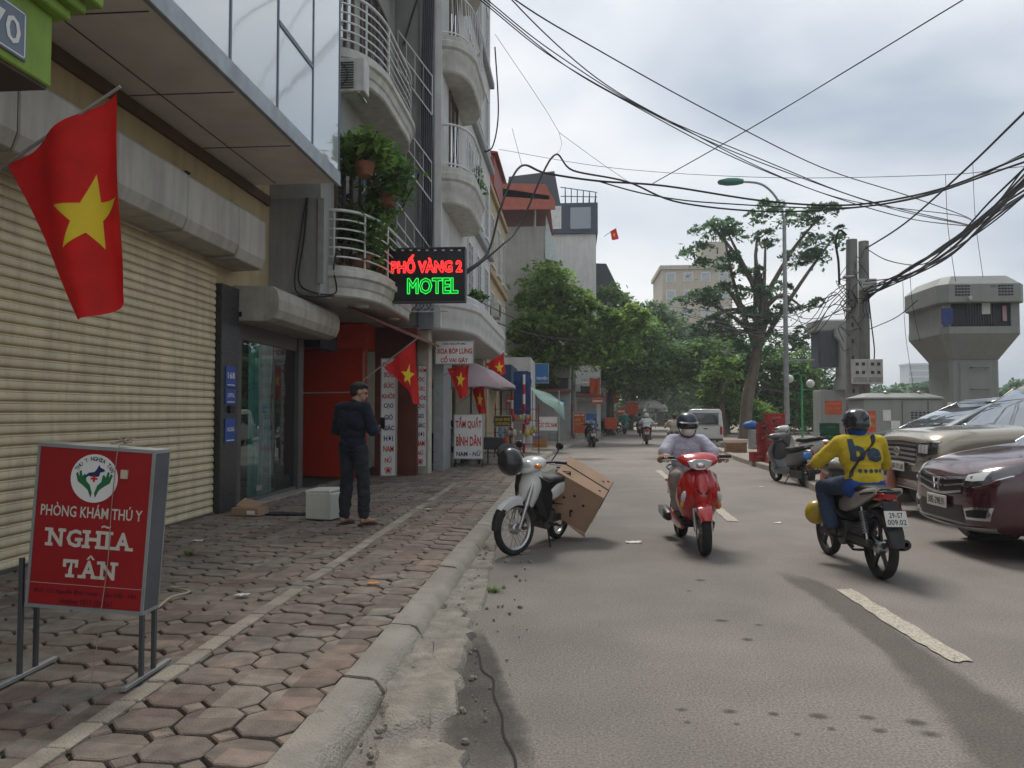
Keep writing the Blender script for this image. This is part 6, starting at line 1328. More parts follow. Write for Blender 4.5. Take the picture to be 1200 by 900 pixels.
# white micro van seen from behind
vw = M('van_white', (.66, .67, .66), .3, coat=.6, var=.04, dirt=.2)
b_ = at(827, 527, 0); t = thing('white_van', 'small white van parked at the right kerb facing away', 'van', (b_.x, b_.y, 0), R(-7))
me = MB().loft([[V((x, y, z)) for x, z in ((-.66, .3), (.66, .3), (.70, .5), (.70, .95), (.64, 1.55), (.56, 1.66), (-.56, 1.66), (-.64, 1.55), (-.70, .95), (-.70, .5))] for y in (0, .06, 2.4, 2.6)] + [[V((x, y, z)) for x, z in ((-.66, .3), (.66, .3), (.70, .5), (.70, .95), (.66, 1.0), (.6, 1.02), (-.6, 1.02), (-.66, 1.0), (-.70, .95), (-.70, .5))] for y in (3.15, 3.3)])
me.build('body', vw, t, smooth=35, bev=.02)
B(-.52, .52, -.02, .0, 1.02, 1.5).build('rear_window', cglass, t, bev=.004); MB().box(-.68, .68, -.09, .02, .3, .46).build('bumper', M('bumper_dark', (.06, .06, .06), .6), t, bev=.02)
for s_ in (-1, 1):
    B(s_ * .62 - .05, s_ * .62 + .05, -.03, 0, .62, .95).build('tail_lamp', redlens, t, bev=.01)
    for y in (.55, 2.6): wheel_car(t, s_ * .6, y, .28, s_)
    for y in (.3, 1.25): B(s_ * .69 - .02, s_ * .69 + .02, y, y + .8, 1.0, 1.45).build('side_window', cglass, t)
B(-.18, .18, -.015, .0, .58, .72).build('number_plate', plate, t); B(-.6, .6, -.012, 0, .98, .99).build('hatch_seam', blk, t); B(-.08, .08, -.025, 0, .84, .88).build('hatch_handle', blkp, t)
MB().prism([(-.55, 2.62, 1.5), (.55, 2.62, 1.5), (.6, 3.1, 1.05), (-.6, 3.1, 1.05)], (0, .02, .02)).build('windscreen', cglass, t)
# ------------------------------------------------------------ people
skin = M('skin', (.36, .21, .14), .55, var=.08, vs=30); hairm = M('hair_black', (.012, .010, .009), .5, bump=.6, bs=260, var=.3)
def cloth(n, c=None, **k): k.setdefault('var', .14); return M(n, c, .9, vs=9, bump=.35, bs=45, **k)
def remesh(mb, vox, it=6, fold=0, seed=0, fz=1.0):
    me = mb.mesh('r', skin, recalc=True); me = evalmods(me, [('REMESH', dict(mode='VOXEL', voxel_size=vox)), ('SMOOTH', dict(factor=.5, iterations=it))])
    if fold:
        n = len(me.vertices); co = np.empty(n * 3); me.vertices.foreach_get('co', co); co = co.reshape(-1, 3); no = np.array([v.normal[:] for v in me.vertices])
        d = np.array([noise.noise(V((p[0] * 9 + seed, p[1] * 9, p[2] * 14 * fz))) + .5 * noise.noise(V((p[0] * 22, p[1] * 22 + seed, p[2] * 30 * fz))) for p in co]); co += no * (d * fold)[:, None]
        me.vertices.foreach_set('co', co.ravel())
    return me
def pobj(name, me, mat, parent):
    me.materials.clear(); me.materials.append(mat); me.polygons.foreach_set('use_smooth', [True] * len(me.polygons)); me.name = name; return mkobj(name, me, parent)
def hand(mb, w_, d, pn, side, curl=.5, s_=1.0):
    """palm and five fingers; d along the hand, pn out of the palm, side: direction of the thumb along d x pn"""
    w_, d, pn = V(w_), V(d).normalized(), V(pn).normalized(); ac = d.cross(pn).normalized(); pn = ac.cross(d).normalized(); ac *= side
    for i, ln in enumerate((.92, 1.0, .95, .78)):
        k = w_ + d * (.085 - .006 * abs(i - 1)) * s_ + ac * ((1.5 - i) * .021) * s_; mb.cap(w_ + d * .012 + ac * ((1.5 - i) * .012), k, .016 * s_, .0115 * s_, 8); p = k; a = curl * .7
        for sl, r0, r1 in ((.042, .0095, .009), (.027, .009, .0082), (.021, .0082, .007)):
            q = p + (d * math.cos(a) + pn * math.sin(a)) * sl * ln * s_; mb.cap(p, q, r0 * s_, r1 * s_, 8); p = q; a += curl
    b_ = w_ + d * .03 * s_ + ac * .026 * s_; m1 = b_ + (d * .6 + ac * .75 + pn * .25).normalized() * .036 * s_; m2 = m1 + (d * .8 + ac * .1 + pn * (.3 + curl * .5)).normalized() * .03 * s_
    mb.cap(w_ + d * .01, b_, .017 * s_, .014 * s_, 8); mb.cap(b_, m1, .0135 * s_, .0115 * s_, 8); mb.cap(m1, m2, .0112 * s_, .0085 * s_, 8)
def person(name, label, loc, rz, J, shirt, trousers, sleeve='s', shoes=None, hair=True, vox=.011, hands=None, hrot=(0, 0, 0), fold=.006, loose=1.0, sc=1.0, lean=0, skinm=None, group=None, hem=.0):
    t = thing(name, label, 'person', loc, rz, group); t.scale = (sc, sc, sc); sk = skinm or skin
    J = {k: V(v) for k, v in J.items()}; HR = Euler(hrot).to_matrix(); hc_ = J['head']; up = (J['neck'] - J['pelvis']).normalized()
    hp = lambda x, y, z: hc_ + HR @ V((x, y, z))
    b = MB(); HE = HR.to_euler()
    b.ell(hp(0, -.012, .025), (.076, .096, .093), HE, 18, 14); b.ell(hp(0, .03, -.045), (.058, .062, .075), HE, 16, 12); b.ell(hp(0, .052, -.085), (.034, .036, .026), HE, 12, 8)
    b.cap(hp(0, .092, .005), hp(0, .112, -.03), .010, .015, 8); b.cap(hp(-.026, .092, -.066), hp(.026, .092, -.066), .008, .008, 8); b.cap(hp(-.045, .084, .026), hp(.045, .084, .026), .012, .012, 8)
    for s_ in (-1, 1): b.ell(hp(s_ * .080, -.005, -.008), (.010, .022, .034), HE, 8, 8)
    b.cap(J['neck'] - up * .04, hc_ + HR @ V((0, -.01, -.06)), .060, .054, 14)
    ch, pv = J['chest'], J['pelvis']
    def torso(m, e, low=0):
        m.cap(pv + V((-.06, 0, 0)), pv + V((.06, 0, 0)), .105 + e, .105 + e, 16); m.cap(pv.lerp(ch, .5) + V((-.055, 0, 0)), pv.lerp(ch, .5) + V((.055, 0, 0)), .10 + e, .10 + e, 16); m.cap(ch + V((-.075, 0, 0)), ch + V((.075, 0, 0)), .115 + e, .115 + e, 16)
        m.cap(J['sl'].lerp(J['sr'], .1), J['sl'].lerp(J['sr'], .9), .066 + e, .066 + e, 14); m.cap(ch + up * .05 + V((-.06, 0, 0)), ch + up * .05 + V((.06, 0, 0)), .11 + e, .11 + e, 14)
        for s_ in ('l', 'r'): m.cap(ch.lerp(J['s' + s_], .3), J['s' + s_], .09 + e, .06 + e, 14); m.cap(pv, ch.lerp(J['s' + s_], .55), .10 + e, .085 + e, 14)
        m.cap(J['neck'] - up * .09, J['neck'] - up * .02, .085 + e, .058 + e, 12)
    torso(b, -.012)
    for s_ in ('l', 'r'):
        S_, E_, W_ = J['s' + s_], J['e' + s_], J['w' + s_]; b.cap(S_, E_, .050, .040, 12); b.cap(E_, W_, .041, .026, 12); b.ell(E_.lerp(W_, .25), (.043,) * 3, None, 10, 8)
        H_, K_, A_, T_ = J['h' + s_], J['k' + s_], J['a' + s_], J['t' + s_]; b.cap(H_, K_, .078, .054, 14); b.cap(K_, A_, .052, .034, 12); b.ell(K_.lerp(A_, .3) + V((0, -.018, 0)), (.05,) * 3, None, 12, 8)
        b.cap(A_ + V((0, -.035, -.035)), T_, .034, .024, 12); b.cap(A_, A_ + V((0, -.03, -.04)), .034, .036, 10); b.cap(A_ + V((0, .04, -.02)), T_, .03, .022, 10)
    bm_ = remesh(b, vox, 3)
    # the hands, grown on the wrists of the same mesh
    hm = MB()
    for s_, side in (('l', -1), ('r', 1)):
        q = hands[s_] if hands else (V(J['w' + s_]) - V(J['e' + s_]), (0, 0, -1), .45); hand(hm, J['w' + s_], q[0], q[1], q[3] if len(q) > 3 else side * -1, q[2])
    bb = bmesh.new(); bb.from_mesh(bm_); h2 = hm.mesh('h', sk); bb.from_mesh(h2); bb.to_mesh(bm_); bb.free(); pobj('body', bm_, sk, t)
    sh = MB(); e = .014 * loose; torso(sh, e)
    for s_ in ('l', 'r'):
        S_, E_, W_ = J['s' + s_], J['e' + s_], J['w' + s_]
        if sleeve == 's': sh.cap(S_, S_.lerp(E_, .60), .062 + e, .062 + e * 1.3, 14)
        else: sh.cap(S_, E_, .062 + e, .053 + e, 14); sh.cap(E_, E_.lerp(W_, .9), .052 + e, .036 + e * .8, 12)
    if hem:
        sh.cap(pv + V((-.07, 0, -hem)), pv + V((.07, 0, -hem)), .112 + e, .112 + e, 16)
    pobj('jacket' if sleeve == 'l' else 'shirt', remesh(sh, vox, 4, fold, 3), shirt, t)
    so_ = KIDS(t)[-1]
    col_ = MB().tube([J['neck'] + V((.066 * math.cos(a), .062 * math.sin(a) - .005, .008 * math.sin(a) - .02)) for a in [k * 6.2832 / 16 for k in range(17)]], .014, 8, False); col_.build('collar', shirt, so_, smooth=60)
    tr = MB(); e = .016 * loose; tr.cap(pv + V((-.065, 0, -.03)), pv + V((.065, 0, -.03)), .108, .108, 16)
    for s_ in ('l', 'r'):
        H_, K_, A_ = J['h' + s_], J['k' + s_], J['a' + s_]; tr.cap(H_, K_, .084 + e, .062 + e, 14); tr.cap(K_, K_.lerp(A_, .93), .062 + e, .046 + e * 1.4, 14); tr.cap(pv, H_, .10, .095, 14)
    pobj('trousers', remesh(tr, vox, 4, fold * 1.3, 8), trousers, t)
    if shoes:
        for s_ in ('l', 'r'):
            A_, T_ = J['a' + s_], J['t' + s_]; f = MB()
            if shoes[1] == 'shoe': f.cap(A_ + V((0, -.045, -.045)), T_ + V((0, .01, 0)), .044, .034, 12); f.cap(A_ + V((0, 0, -.03)), T_, .04, .03, 12); pobj('shoe', remesh(f, vox * .9, 3), shoes[0], t)
            else:
                d = (T_ - A_); d.z = 0; d.normalize(); sd_ = V((d.y, -d.x, 0)); z = T_.z - .022; c0 = A_ - d * .075; L_ = .27; P = [(0, .028), (.04, .036), (.13, .034), (.2, .047), (.25, .04), (L_, .012)]
                f.prism([V((*(c0 + d * a + sd_ * w_)[:2], z - .02)) for a, w_ in P] + [V((*(c0 + d * a - sd_ * w_)[:2], z - .02)) for a, w_ in reversed(P)], (0, 0, .018)); f.tube([c0 + d * .1 + sd_ * .036 + V((0, 0, z - c0.z)), c0 + d * .19 + V((0, 0, z - c0.z + .05)), c0 + d * .1 - sd_ * .036 + V((0, 0, z - c0.z))], .009, 6); f.build('sandal', shoes[0], t)
    if hair:
        h = MB(); h.ell(hp(0, -.022, .034), (.081, .098, .094), HE, 18, 14); h.ell(hp(0, -.055, -.005), (.070, .058, .07), HE, 14, 10); h.ell(hp(0, .02, .085), (.066, .075, .042), HE, 14, 10); pobj('hair', remesh(h, .008, 2, .004, 5), hairm, t)
    for s_ in (-1, 1): MB().ell(hp(s_ * .031, .083, .005), (.014, .010, .009), HE, 10, 8).build('eye', M('eye_dark', (.02, .015, .012), .2), t, smooth=80)
    return t, hp, so_
def mask_on(t, hp, mat):
    n = 11; rings = []
    for j, (z, w_, yf) in enumerate(((-.005, .072, .105), (-.03, .074, .124), (-.06, .070, .118), (-.09, .06, .10), (-.105, .045, .075))): rings.append([hp(w_ * math.sin(a), yf * math.cos(a) * .92 + .012, z) for a in [(-.5 + i / (n - 1)) * math.pi * .95 for i in range(n)]])
    o = MB().loft(rings, cap=False, closed=False).build('face_mask', mat, t, smooth=80); md = o.modifiers.new('s', 'SOLIDIFY'); md.thickness = .004
    MB().tube([hp(-.07, .02, -.02), hp(-.085, -.01, .0)], .003).tube([hp(.07, .02, -.02), hp(.085, -.01, .0)], .003).build('mask_loop', mat, o)
def helm_on(t, hp, mat, sc=1.0, visor=None, full=False):
    prof = [(0, .142), (.05, .137), (.09, .118), (.116, .085), (.128, .04), (.13, -.01), (.126, -.04 if not full else -.09), (.118, -.045 if not full else -.095), (.112, .03), (0, .12)]
    m_ = MB().lathe(prof, n=26); m_.v = [tuple(hp(x * .93 * sc, (y * 1.08 - .012) * sc, (z + .02) * sc)) for x, y, z in m_.v]; h = m_.build('helmet', mat, t, smooth=50)
    n = 11
    if visor:
        rg = [[hp(w_ * math.sin(a), yf * math.cos(a) - .005, z) for a in [(-.5 + i / (n - 1)) * math.pi * .8 for i in range(n)]] for z, w_, yf in ((.05, .125, .138), (.02, .125, .145), (-.012, .118, .14))]
        MB().loft(rg, cap=False, closed=False).build('visor', visor, h, smooth=80)
    rg = [[hp(w_ * math.sin(a), yf * math.cos(a) - .005, z) for a in [(-.5 + i / (n - 1)) * math.pi * .75 for i in range(n)]] for z, w_, yf in ((.062, .124, .135), (.048, .128, .205), (.042, .128, .203), (.052, .12, .13))]
    MB().loft(rg, cap=False, closed=False).build('peak', mat, h, smooth=40)
    MB().tube(spline([hp(-.105, 0, -.02), hp(-.07, .03, -.10), hp(0, .045, -.125), hp(.07, .03, -.10), hp(.105, 0, -.02)]), .007).build('chin_strap', blkp, h)
# rider on the red scooter
RJ = dict(pelvis=(0, -.32, .83), chest=(0, -.27, 1.04), neck=(0, -.20, 1.235), head=(0, -.165, 1.345), sl=(-.175, -.23, 1.175), sr=(.175, -.23, 1.175), el=(-.335, -.04, .965), er=(.335, -.04, .965), wl=(-.315, .20, 1.03), wr=(.315, .20, 1.03),
          hl=(-.09, -.30, .79), hr=(.09, -.30, .79), kl=(-.19, .11, .78), kr=(.19, .11, .78), al=(-.155, .02, .42), ar=(.155, .02, .42), tl=(-.165, .19, .365), tr=(.165, .19, .365))
GR = dict(l=((0.02, 1, -.05), (0, .1, -1), .75, 1), r=((-.02, 1, -.05), (0, .1, -1), .75, -1))
lav = cloth('shirt_lavender', (.46, .46, .56)); khaki = cloth('trousers_khaki', (.30, .27, .24))
t, hp, so_ = person('person', 'masked rider in lavender shirt and dark helmet on the red scooter', rs.location, rs.rotation_euler.z, RJ, lav, khaki, 's', (M('brown_leather', (.06, .035, .025), .5), 'shoe'), False, .009, GR, hrot=(R(-4), 0, R(2)))
helm_on(t, hp, M('helmet_slate', (.03, .04, .055), .35, coat=.4), visor=M('visor_dark', (.008, .008, .01), .1, coat=1)); mask_on(t, hp, M('mask_white', (.72, .72, .72), .8))
bt = MB(); [bt.ell((0, -.27 + .13 + .004 * k, 1.16 - k * .07), .007, None, 8, 6) for k in range(3)]; bt.build('button', whl, so_)
B(.05, .13, -.155, -.15, 1.04, 1.045).build('pocket_flap', lav, so_)
# rider in yellow
YJ = dict(pelvis=(0, -.27, .86), chest=(0, -.215, 1.08), neck=(0, -.15, 1.265), head=(0, -.125, 1.375), sl=(-.185, -.185, 1.21), sr=(.185, -.185, 1.21), el=(-.335, -.02, 1.02), er=(.32, .0, 1.0), wl=(-.315, .13, .985), wr=(.305, .13, .985),
          hl=(-.10, -.25, .82), hr=(.10, -.25, .82), kl=(-.22, .16, .75), kr=(.20, .16, .75), al=(-.20, .02, .375), ar=(.19, .02, .375), tl=(-.215, .19, .325), tr=(.2, .19, .325))
yshirt = cloth('shirt_yellow', (.52, .39, .025)); jean = cloth('jeans_blue', (.035, .055, .10))
t, hp, so_ = person('person', 'motorcycle rider in yellow long sleeved be shirt and jeans', ys_.location, ys_.rotation_euler.z, YJ, yshirt, jean, 'l', (M('shoe_plum', (.05, .025, .03), .6), 'shoe'), True, .009, GR, hrot=(0, 0, R(-8)), sc=1.0, loose=1.15)
helm_on(t, hp, M('helmet_gloss_black', (.015, .018, .022), .2, coat=.8), 1.03)
bl2 = cloth('blue_cloth', (.02, .06, .25)); q = MB(); q.ell(hp(0, -.015, -.03), (.092, .09, .085), None, 16, 12); q.cap(hp(0, -.02, -.08), hp(0, -.03, -.10), .07, .068, 14); pobj('blue_balaclava', remesh(q, .01, 3), bl2, t)
q = MB(); q.cap(V((-.075, -.275, .80)), V((.075, -.275, .80)), .128, .128, 16); pobj('blue_undershirt', remesh(q, .01, 3, .006), bl2, t)
bm = bmesh.new(); bm.from_mesh(so_.data); bvS = BVHTree.FromBMesh(bm); bm.free()
def onback(body, mat, cx_, cz_, wd, ht, bold=.0, name='print'):
    o = text(body, mat, so_, (0, 0, 0), wd, ht, '-Y', bold, name, 0); me = o.data; bm = bmesh.new(); bm.from_mesh(me)
    for _ in range(2): bmesh.ops.subdivide_edges(bm, edges=[e_ for e_ in bm.edges if e_.calc_length() > .025], cuts=1); bmesh.ops.triangulate(bm, faces=bm.faces)
    for v in bm.verts:
        p = V((v.co.x + cx_, -2, v.co.z + cz_)); h = bvS.ray_cast(p, V((0, 1, 0)))[0]; v.co = (h if h is not None else V((p.x, -.35, p.z))) + V((0, -.006, 0))
    bm.to_mesh(me); bm.free()
logo = M('print_slate', (.035, .06, .09), .8)
onback('b', logo, -.075, 1.145, .145, .215, .05); onback('e', logo, .075, 1.105, .145, .135, .05)
onback('GIAO HÀNG · ĐỒ ĂN', M('print_orange', (.6, .2, .02), .8), .02, 1.01, .2, .016); [onback('●', logo, .03 + (k - 2) * .05, .955, .036, .036, 0, 'print_dot') for k in range(5)]
q = spline([(.10, -.16, 1.285), (.085, -.30, 1.22), (-.02, -.355, 1.12), (-.11, -.36, 1.0), (-.15, -.34, .90)], 8); pts = []
for p in q:
    h = bvS.ray_cast(V((p.x, -2, p.z)), V((0, 1, 0)))[0]; pts.append((h + V((0, -.012, 0))) if h is not None else p)
MB().loft([[p + V((-.019, .012, -.012)), p + V((.019, .012, .012)), p + V((.019, -.006, .012)), p + V((-.019, -.006, -.012))] for p in pts]).build('shoulder_strap', blkp, t)
# man standing on the pavement
SJ = dict(pelvis=(0, -.01, .95), chest=(0, 0, 1.20), neck=(0, .03, 1.45), head=(.02, .08, 1.575), sl=(-.19, .0, 1.385), sr=(.19, .0, 1.385), el=(-.275, .02, 1.11), er=(.27, .03, 1.12), wl=(-.12, .26, 1.10), wr=(.13, .30, 1.13),
          hl=(-.095, 0, .90), hr=(.095, 0, .90), kl=(-.115, .03, .50), kr=(.125, .045, .50), al=(-.12, -.01, .085), ar=(.15, .03, .085), tl=(-.14, .15, .03), tr=(.18, .18, .03))
mp_ = at(413, 614, .135); navy = cloth('jacket_navy', (.010, .013, .028)); djean = cloth('jeans_dark', (.020, .024, .034), dirt=.25, dcol=(.06, .055, .045), ds=6)
t, hp, so_ = person('person', 'man in dark navy jacket and jeans standing on the pavement', (mp_.x, mp_.y, .135), R(-24), SJ, navy, djean, 'l', (M('sandal_brown', (.045, .03, .025), .7), 'sandal'), True, .01, dict(l=((.7, .8, .05), (.3, -.2, -1), .6), r=((-.2, 1, .1), (-1, 0, -.2), .6)), hrot=(R(-14), 0, R(-42)), loose=1.0, sc=1.03, fold=.011)
MB().box(.12, .19, .36, .375, 1.13, 1.27).build('phone', blk, t, bev=.006)
B(-.16, .16, -.132, -.128, .98, .985) if False else None
# person seated behind the standing board
CJ = dict(pelvis=(0, 0, .50), chest=(0, .03, .74), neck=(0, .06, .96), head=(0, .09, 1.08), sl=(-.175, .04, .90), sr=(.175, .04, .90), el=(-.25, .12, .66), er=(.25, .12, .66), wl=(-.12, .34, .62), wr=(.12, .34, .62), hl=(-.09, .02, .47), hr=(.09, .02, .47), kl=(-.15, .42, .47), kr=(.15, .42, .47), al=(-.15, .40, .10), ar=(.15, .40, .10), tl=(-.16, .57, .04), tr=(.16, .57, .04))
cp_ = aty(529, 500, 20.4); person('person', 'person in pale shirt seated behind the massage board', (cp_.x, 20.4, .12), R(-60), CJ, cloth('shirt_pale', (.4, .4, .38)), djean, 's', (blkp, 'shoe'), True, .016)
t = thing('stool', 'low dark stool under the seated person', 'stool', (cp_.x, 20.4, .12)); MB().lathe([(0, .40), (.17, .40), (.18, .38), (.17, .36), (0, .36)], n=16).build('seat', blkp, t); 
for a in (.8, 2.4, 4, 5.5): MB().cyl((.12 * math.cos(a), .12 * math.sin(a), .37), (.16 * math.cos(a), .16 * math.sin(a), 0), .014, n=6).build('leg', blkp, t)
# far riders
def farrider(px, py, Y0, rz, bike, lab, blab, shirt, trousers, helm, sleeve='s'):
    b_ = at(px, py, 0); sc_ = dup(ps if bike[0] == 's' else ys_, None, blab, (0, 0, 0)); sc_['category'] = 'scooter' if bike[0] == 's' else 'motorbike'
    remat(sc_, {'grey_bike_paint': bike[1], 'silver_bike_paint': bike[1]}); place(sc_, b_.x, b_.y + .6, rz); jj = RJ if bike[0] == 's' else YJ
    t, hp, _ = person('person', lab, sc_.location, rz, jj, shirt, trousers, sleeve, (blkp, 'shoe'), helm is None or True, .018, GR)
    if helm: helm_on(t, hp, helm)
    return t
bp1 = M('bike_red_dark', (.25, .015, .015), .35, coat=.4); bp2 = M('bike_teal', (.08, .25, .28), .4); bp3 = M('bike_black', (.02, .02, .022), .3)
farrider(759, 521, 0, R(-4), ('s', bp1), 'rider in white shirt and helmet going away on red scooter', 'dark red scooter of the rider in white shirt', cloth('shirt_white', (.6, .6, .6)), djean, M('helmet_pale', (.5, .5, .52), .4))
farrider(733, 509, 0, R(-8), ('s', bp2), 'rider in turquoise raincoat far down the street', 'teal scooter under the turquoise raincoat rider', cloth('raincoat', (.07, .33, .34)), cloth('raincoat'), M('helmet_pale'), 'l')
farrider(751, 511, 0, R(-5), ('s', bp3), 'rider in dark clothes beside the turquoise raincoat rider', 'black scooter of the rider in dark clothes', cloth('shirt_grey', (.16, .16, .15)), djean, hb)
farrider(793, 533, 0, R(-6), ('s', bp3), 'bareheaded rider in beige shirt beside the white van', 'black scooter of the rider in beige shirt', cloth('shirt_beige', (.42, .36, .29)), khaki, None)
farrider(818, 524, 0, R(172), ('u', M('bike_blue', (.06, .10, .15), .4)), 'dark helmeted rider half hidden behind masked scooter rider', 'blue motorbike with carrier beside the white van', cloth('shirt_blue_grey', (.15, .18, .22)), djean, M('helmet_pale'))
# ------------------------------------------------------------ things on the left pavement
# red veterinary signboard
sy = M('board_red', (.33, .012, .016), .45, var=.06); fr_ = M('sign_alu', (.42, .43, .44), .4, metal=.6); leg_ = M('leg_steel', (.10, .105, .11), .5, metal=.5)
c0 = at(102, 793, .12)
t = thing('lightbox_sign', 'red light box sign reading PHÒNG KHÁM THÚ Y on metal legs', 'sign', (c0.x, c0.y, .128), R(2))
W2, ZB, ZT = .31, .36, 1.195
tl = Matrix.Rotation(R(3.6), 4, 'Y')
def sb_(mb): return xf(mb, tl)
sb_(B(-W2, W2, -.075, .075, ZB, ZT)).build('case', M('case_grey', (.10, .105, .12), .5), t, bev=.004)
sb_(B(-W2 + .014, W2 - .014, -.0785, -.0752, ZB + .014, ZT - .014)).build('face', sy, t)
f = MB(); f.box(-W2 - .004, W2 + .004, -.082, .082, ZT - .012, ZT + .006); f.box(-W2 - .004, W2 + .004, -.082, .082, ZB - .006, ZB + .012); 
for s_ in (-1, 1):
    for y in (-1, 1): f.box(s_ * W2 - .012 if s_ > 0 else -W2 - .003, s_ * W2 + .003 if s_ > 0 else -W2 + .012, y * .081 - .008 * (y > 0), y * .081 + .008 * (y < 0), ZB, ZT)
sb_(f).build('frame', fr_, t)
lw = M('letter_cream', (.62, .58, .52), .6, var=.06); TF = tl.to_3x3() @ FACE['-Y']
def st_(body, mat, x, z, wd, ht, bold=.015, par=None, rot=0):
    m3 = TF if not rot else tl.to_3x3() @ Matrix.Rotation(rot, 3, 'Y') @ FACE['-Y']; return text(body, mat, par or t, tl @ V((x, -.079 if par is None else -.0815, z)), wd, ht, m3, bold, ext=.0015)
st_('PHÒNG KHÁM THÚ Y', lw, 0, 0.865, .54, .072)
def slab_text(body, x, z, wd, ht):
    """heavy slab serif look: bold letters with feet"""
    st_(body, lw, x, z, wd, ht, .026)
def serif(x, z, w_, h_=.016): sb_(B(x - w_ / 2, x + w_ / 2, -.0812, -.0791, z - h_ / 2, z + h_ / 2)).build('letter_serif', lw, t)
def letters(s_, x, zb, hh):
    ws = {'N': .092, 'G': .092, 'H': .098, 'I': .05, 'A': .096, 'T': .088}; tot = sum(ws[c] for c in s_) + .006 * (len(s_) - 1); x -= tot / 2
    for c in s_:
        w_ = ws[c]; cx_ = x + w_ / 2; top, e = zb + hh - .008, zb + .008
        if c == 'I': sb_(B(cx_ - .013, cx_ + .013, -.0810, -.0791, zb, zb + hh)).build('letter_stem', lw, t); serif(cx_, top, .05); serif(cx_, e, .05)
        else: st_(c, lw, cx_, zb + hh / 2, w_ * .84, hh, .03)
        a, b2_ = cx_ - w_ * .36, cx_ + w_ * .36
        if c == 'N': serif(a - .004, top, .042); serif(a, e, .040); serif(b2_, top, .040)
        if c == 'H': [serif(q_, z_, .042) for q_ in (a, b2_) for z_ in (top, e)]
        if c == 'A': serif(a, e, .042); serif(b2_, e, .042)
        if c == 'T': serif(cx_, e, .046); [sb_(B(q_ - .008, q_ + .008, -.0812, -.0791, zb + hh - .04, zb + hh)).build('letter_serif', lw, t) for q_ in (a, b2_)]
        if c == 'G': serif(b2_ - .004, zb + hh * .45, .036)
        x += w_ + .006
letters('NGHIA', 0, .675, .092); letters('TAN', .012, .520, .092); st_('~', lw, .085, .79, .05, .016, .02); st_('^', lw, .016, .628, .045, .022, .02)
dl = M('letter_dark_red', (.09, .006, .01), .6); st_('Đ/C: 173 Nguyễn Đình Hoàn - Cầu Giấy - HN', dl, 0, 0.445, .54, .035, .012); st_('Hotline: 0913 204 567', dl, .01, 0.397, .28, .03, .012)
sb_(B(-W2 + .01, W2 - .01, -.0800, -.0786, .482, .4835)).build('hairline', lw, t)
ez = 1.035
disc = lambda r, y, mat, n, par: sb_(MB().lathe([(0, 0), (r, 0), (r, .002), (0, .002)], (0, y, ez), (0, -1, 0), 36)).build(n, mat, par)
em = disc(.125, -.0788, whl, 'emblem_disc', t); grn = M('emblem_green', (.02, .16, .06), .6); blu = M('emblem_navy', (.02, .03, .12), .6)
for k, ch in enumerate('THÚ Y NGHĨA TÂN'):
    if ch == ' ': continue
    a = R(-62 + k * 124 / 14); st_(ch, blk, math.sin(a) * .106, ez + math.cos(a) * .106 - .004, .016, .022, .01, em, a)
def flatpoly(pts, mat, name, y=-.0818): return sb_(MB().prism([V((a, y, ez + b_)) for a, b_ in pts], (0, .001, 0))).build(name, mat, em)
for s_ in (-1, 1):
    flatpoly([(s_ * a, b_) for a, b_ in ((.012, -.10), (.03, -.06), (.055, -.04), (.085, -.02), (.098, .02), (.088, .03), (.078, .005), (.080, .035), (.070, .038), (.062, .008), (.052, .022), (.044, .016), (.04, -.015), (.02, -.035), (.006, -.075))], grn, 'emblem_hand')
flatpoly([(-.055, .005), (-.03, .028), (.0, .034), (.012, .05), (.022, .072), (.03, .058), (.05, .05), (.055, .04), (.03, .032), (.026, .012), (.0, .006), (-.03, .012), (-.05, -.004)], blu, 'emblem_dog')
flatpoly([(-.006, -.018), (.006, -.018), (.006, -.006), (.018, -.006), (.018, .004), (.006, .004), (.006, .016), (-.006, .016), (-.006, .004), (-.018, .004), (-.018, -.006), (-.006, -.006)], redl, 'emblem_cross', -.0822)
for s_ in (-1, 1):
    for y in (-.062, .062): MB().box(s_ * (W2 + .012) - .011, s_ * (W2 + .012) + .011, y - .011, y + .011, .02, .62).build('leg', leg_, t, bev=.002)
    MB().box(s_ * (W2 + .012) - .014, s_ * (W2 + .012) + .014, -.23, .23, 0, .022).build('foot_rail', fr_, t, bev=.002)
q = MB(); r = random.Random(4); p = V((.13, -.02, ZT + .02)); pts = [p + V((.05 * r.uniform(-1, 1), .06 * r.uniform(-1, 1), .03 * r.uniform(-.4, 1))) for _ in range(16)] + [V((.14, -.086, ZT - .02)), V((.115, -.087, .9)), V((.10, -.088, .6)), V((.075, -.1, .35)), V((.06, -.12, .10)), V((.05, -.14, .004))]
q.tube(spline([p_ + V((.05, 0, 0)) for p_ in pts], 5), .0024, 5); q.build('power_cord', M('cord_tan', (.32, .26, .2), .7), t); sb_(B(.145, .18, -.094, -.084, ZT - .15, ZT - .105)).build('plug', M('plug_cream', (.5, .45, .33), .6), t)
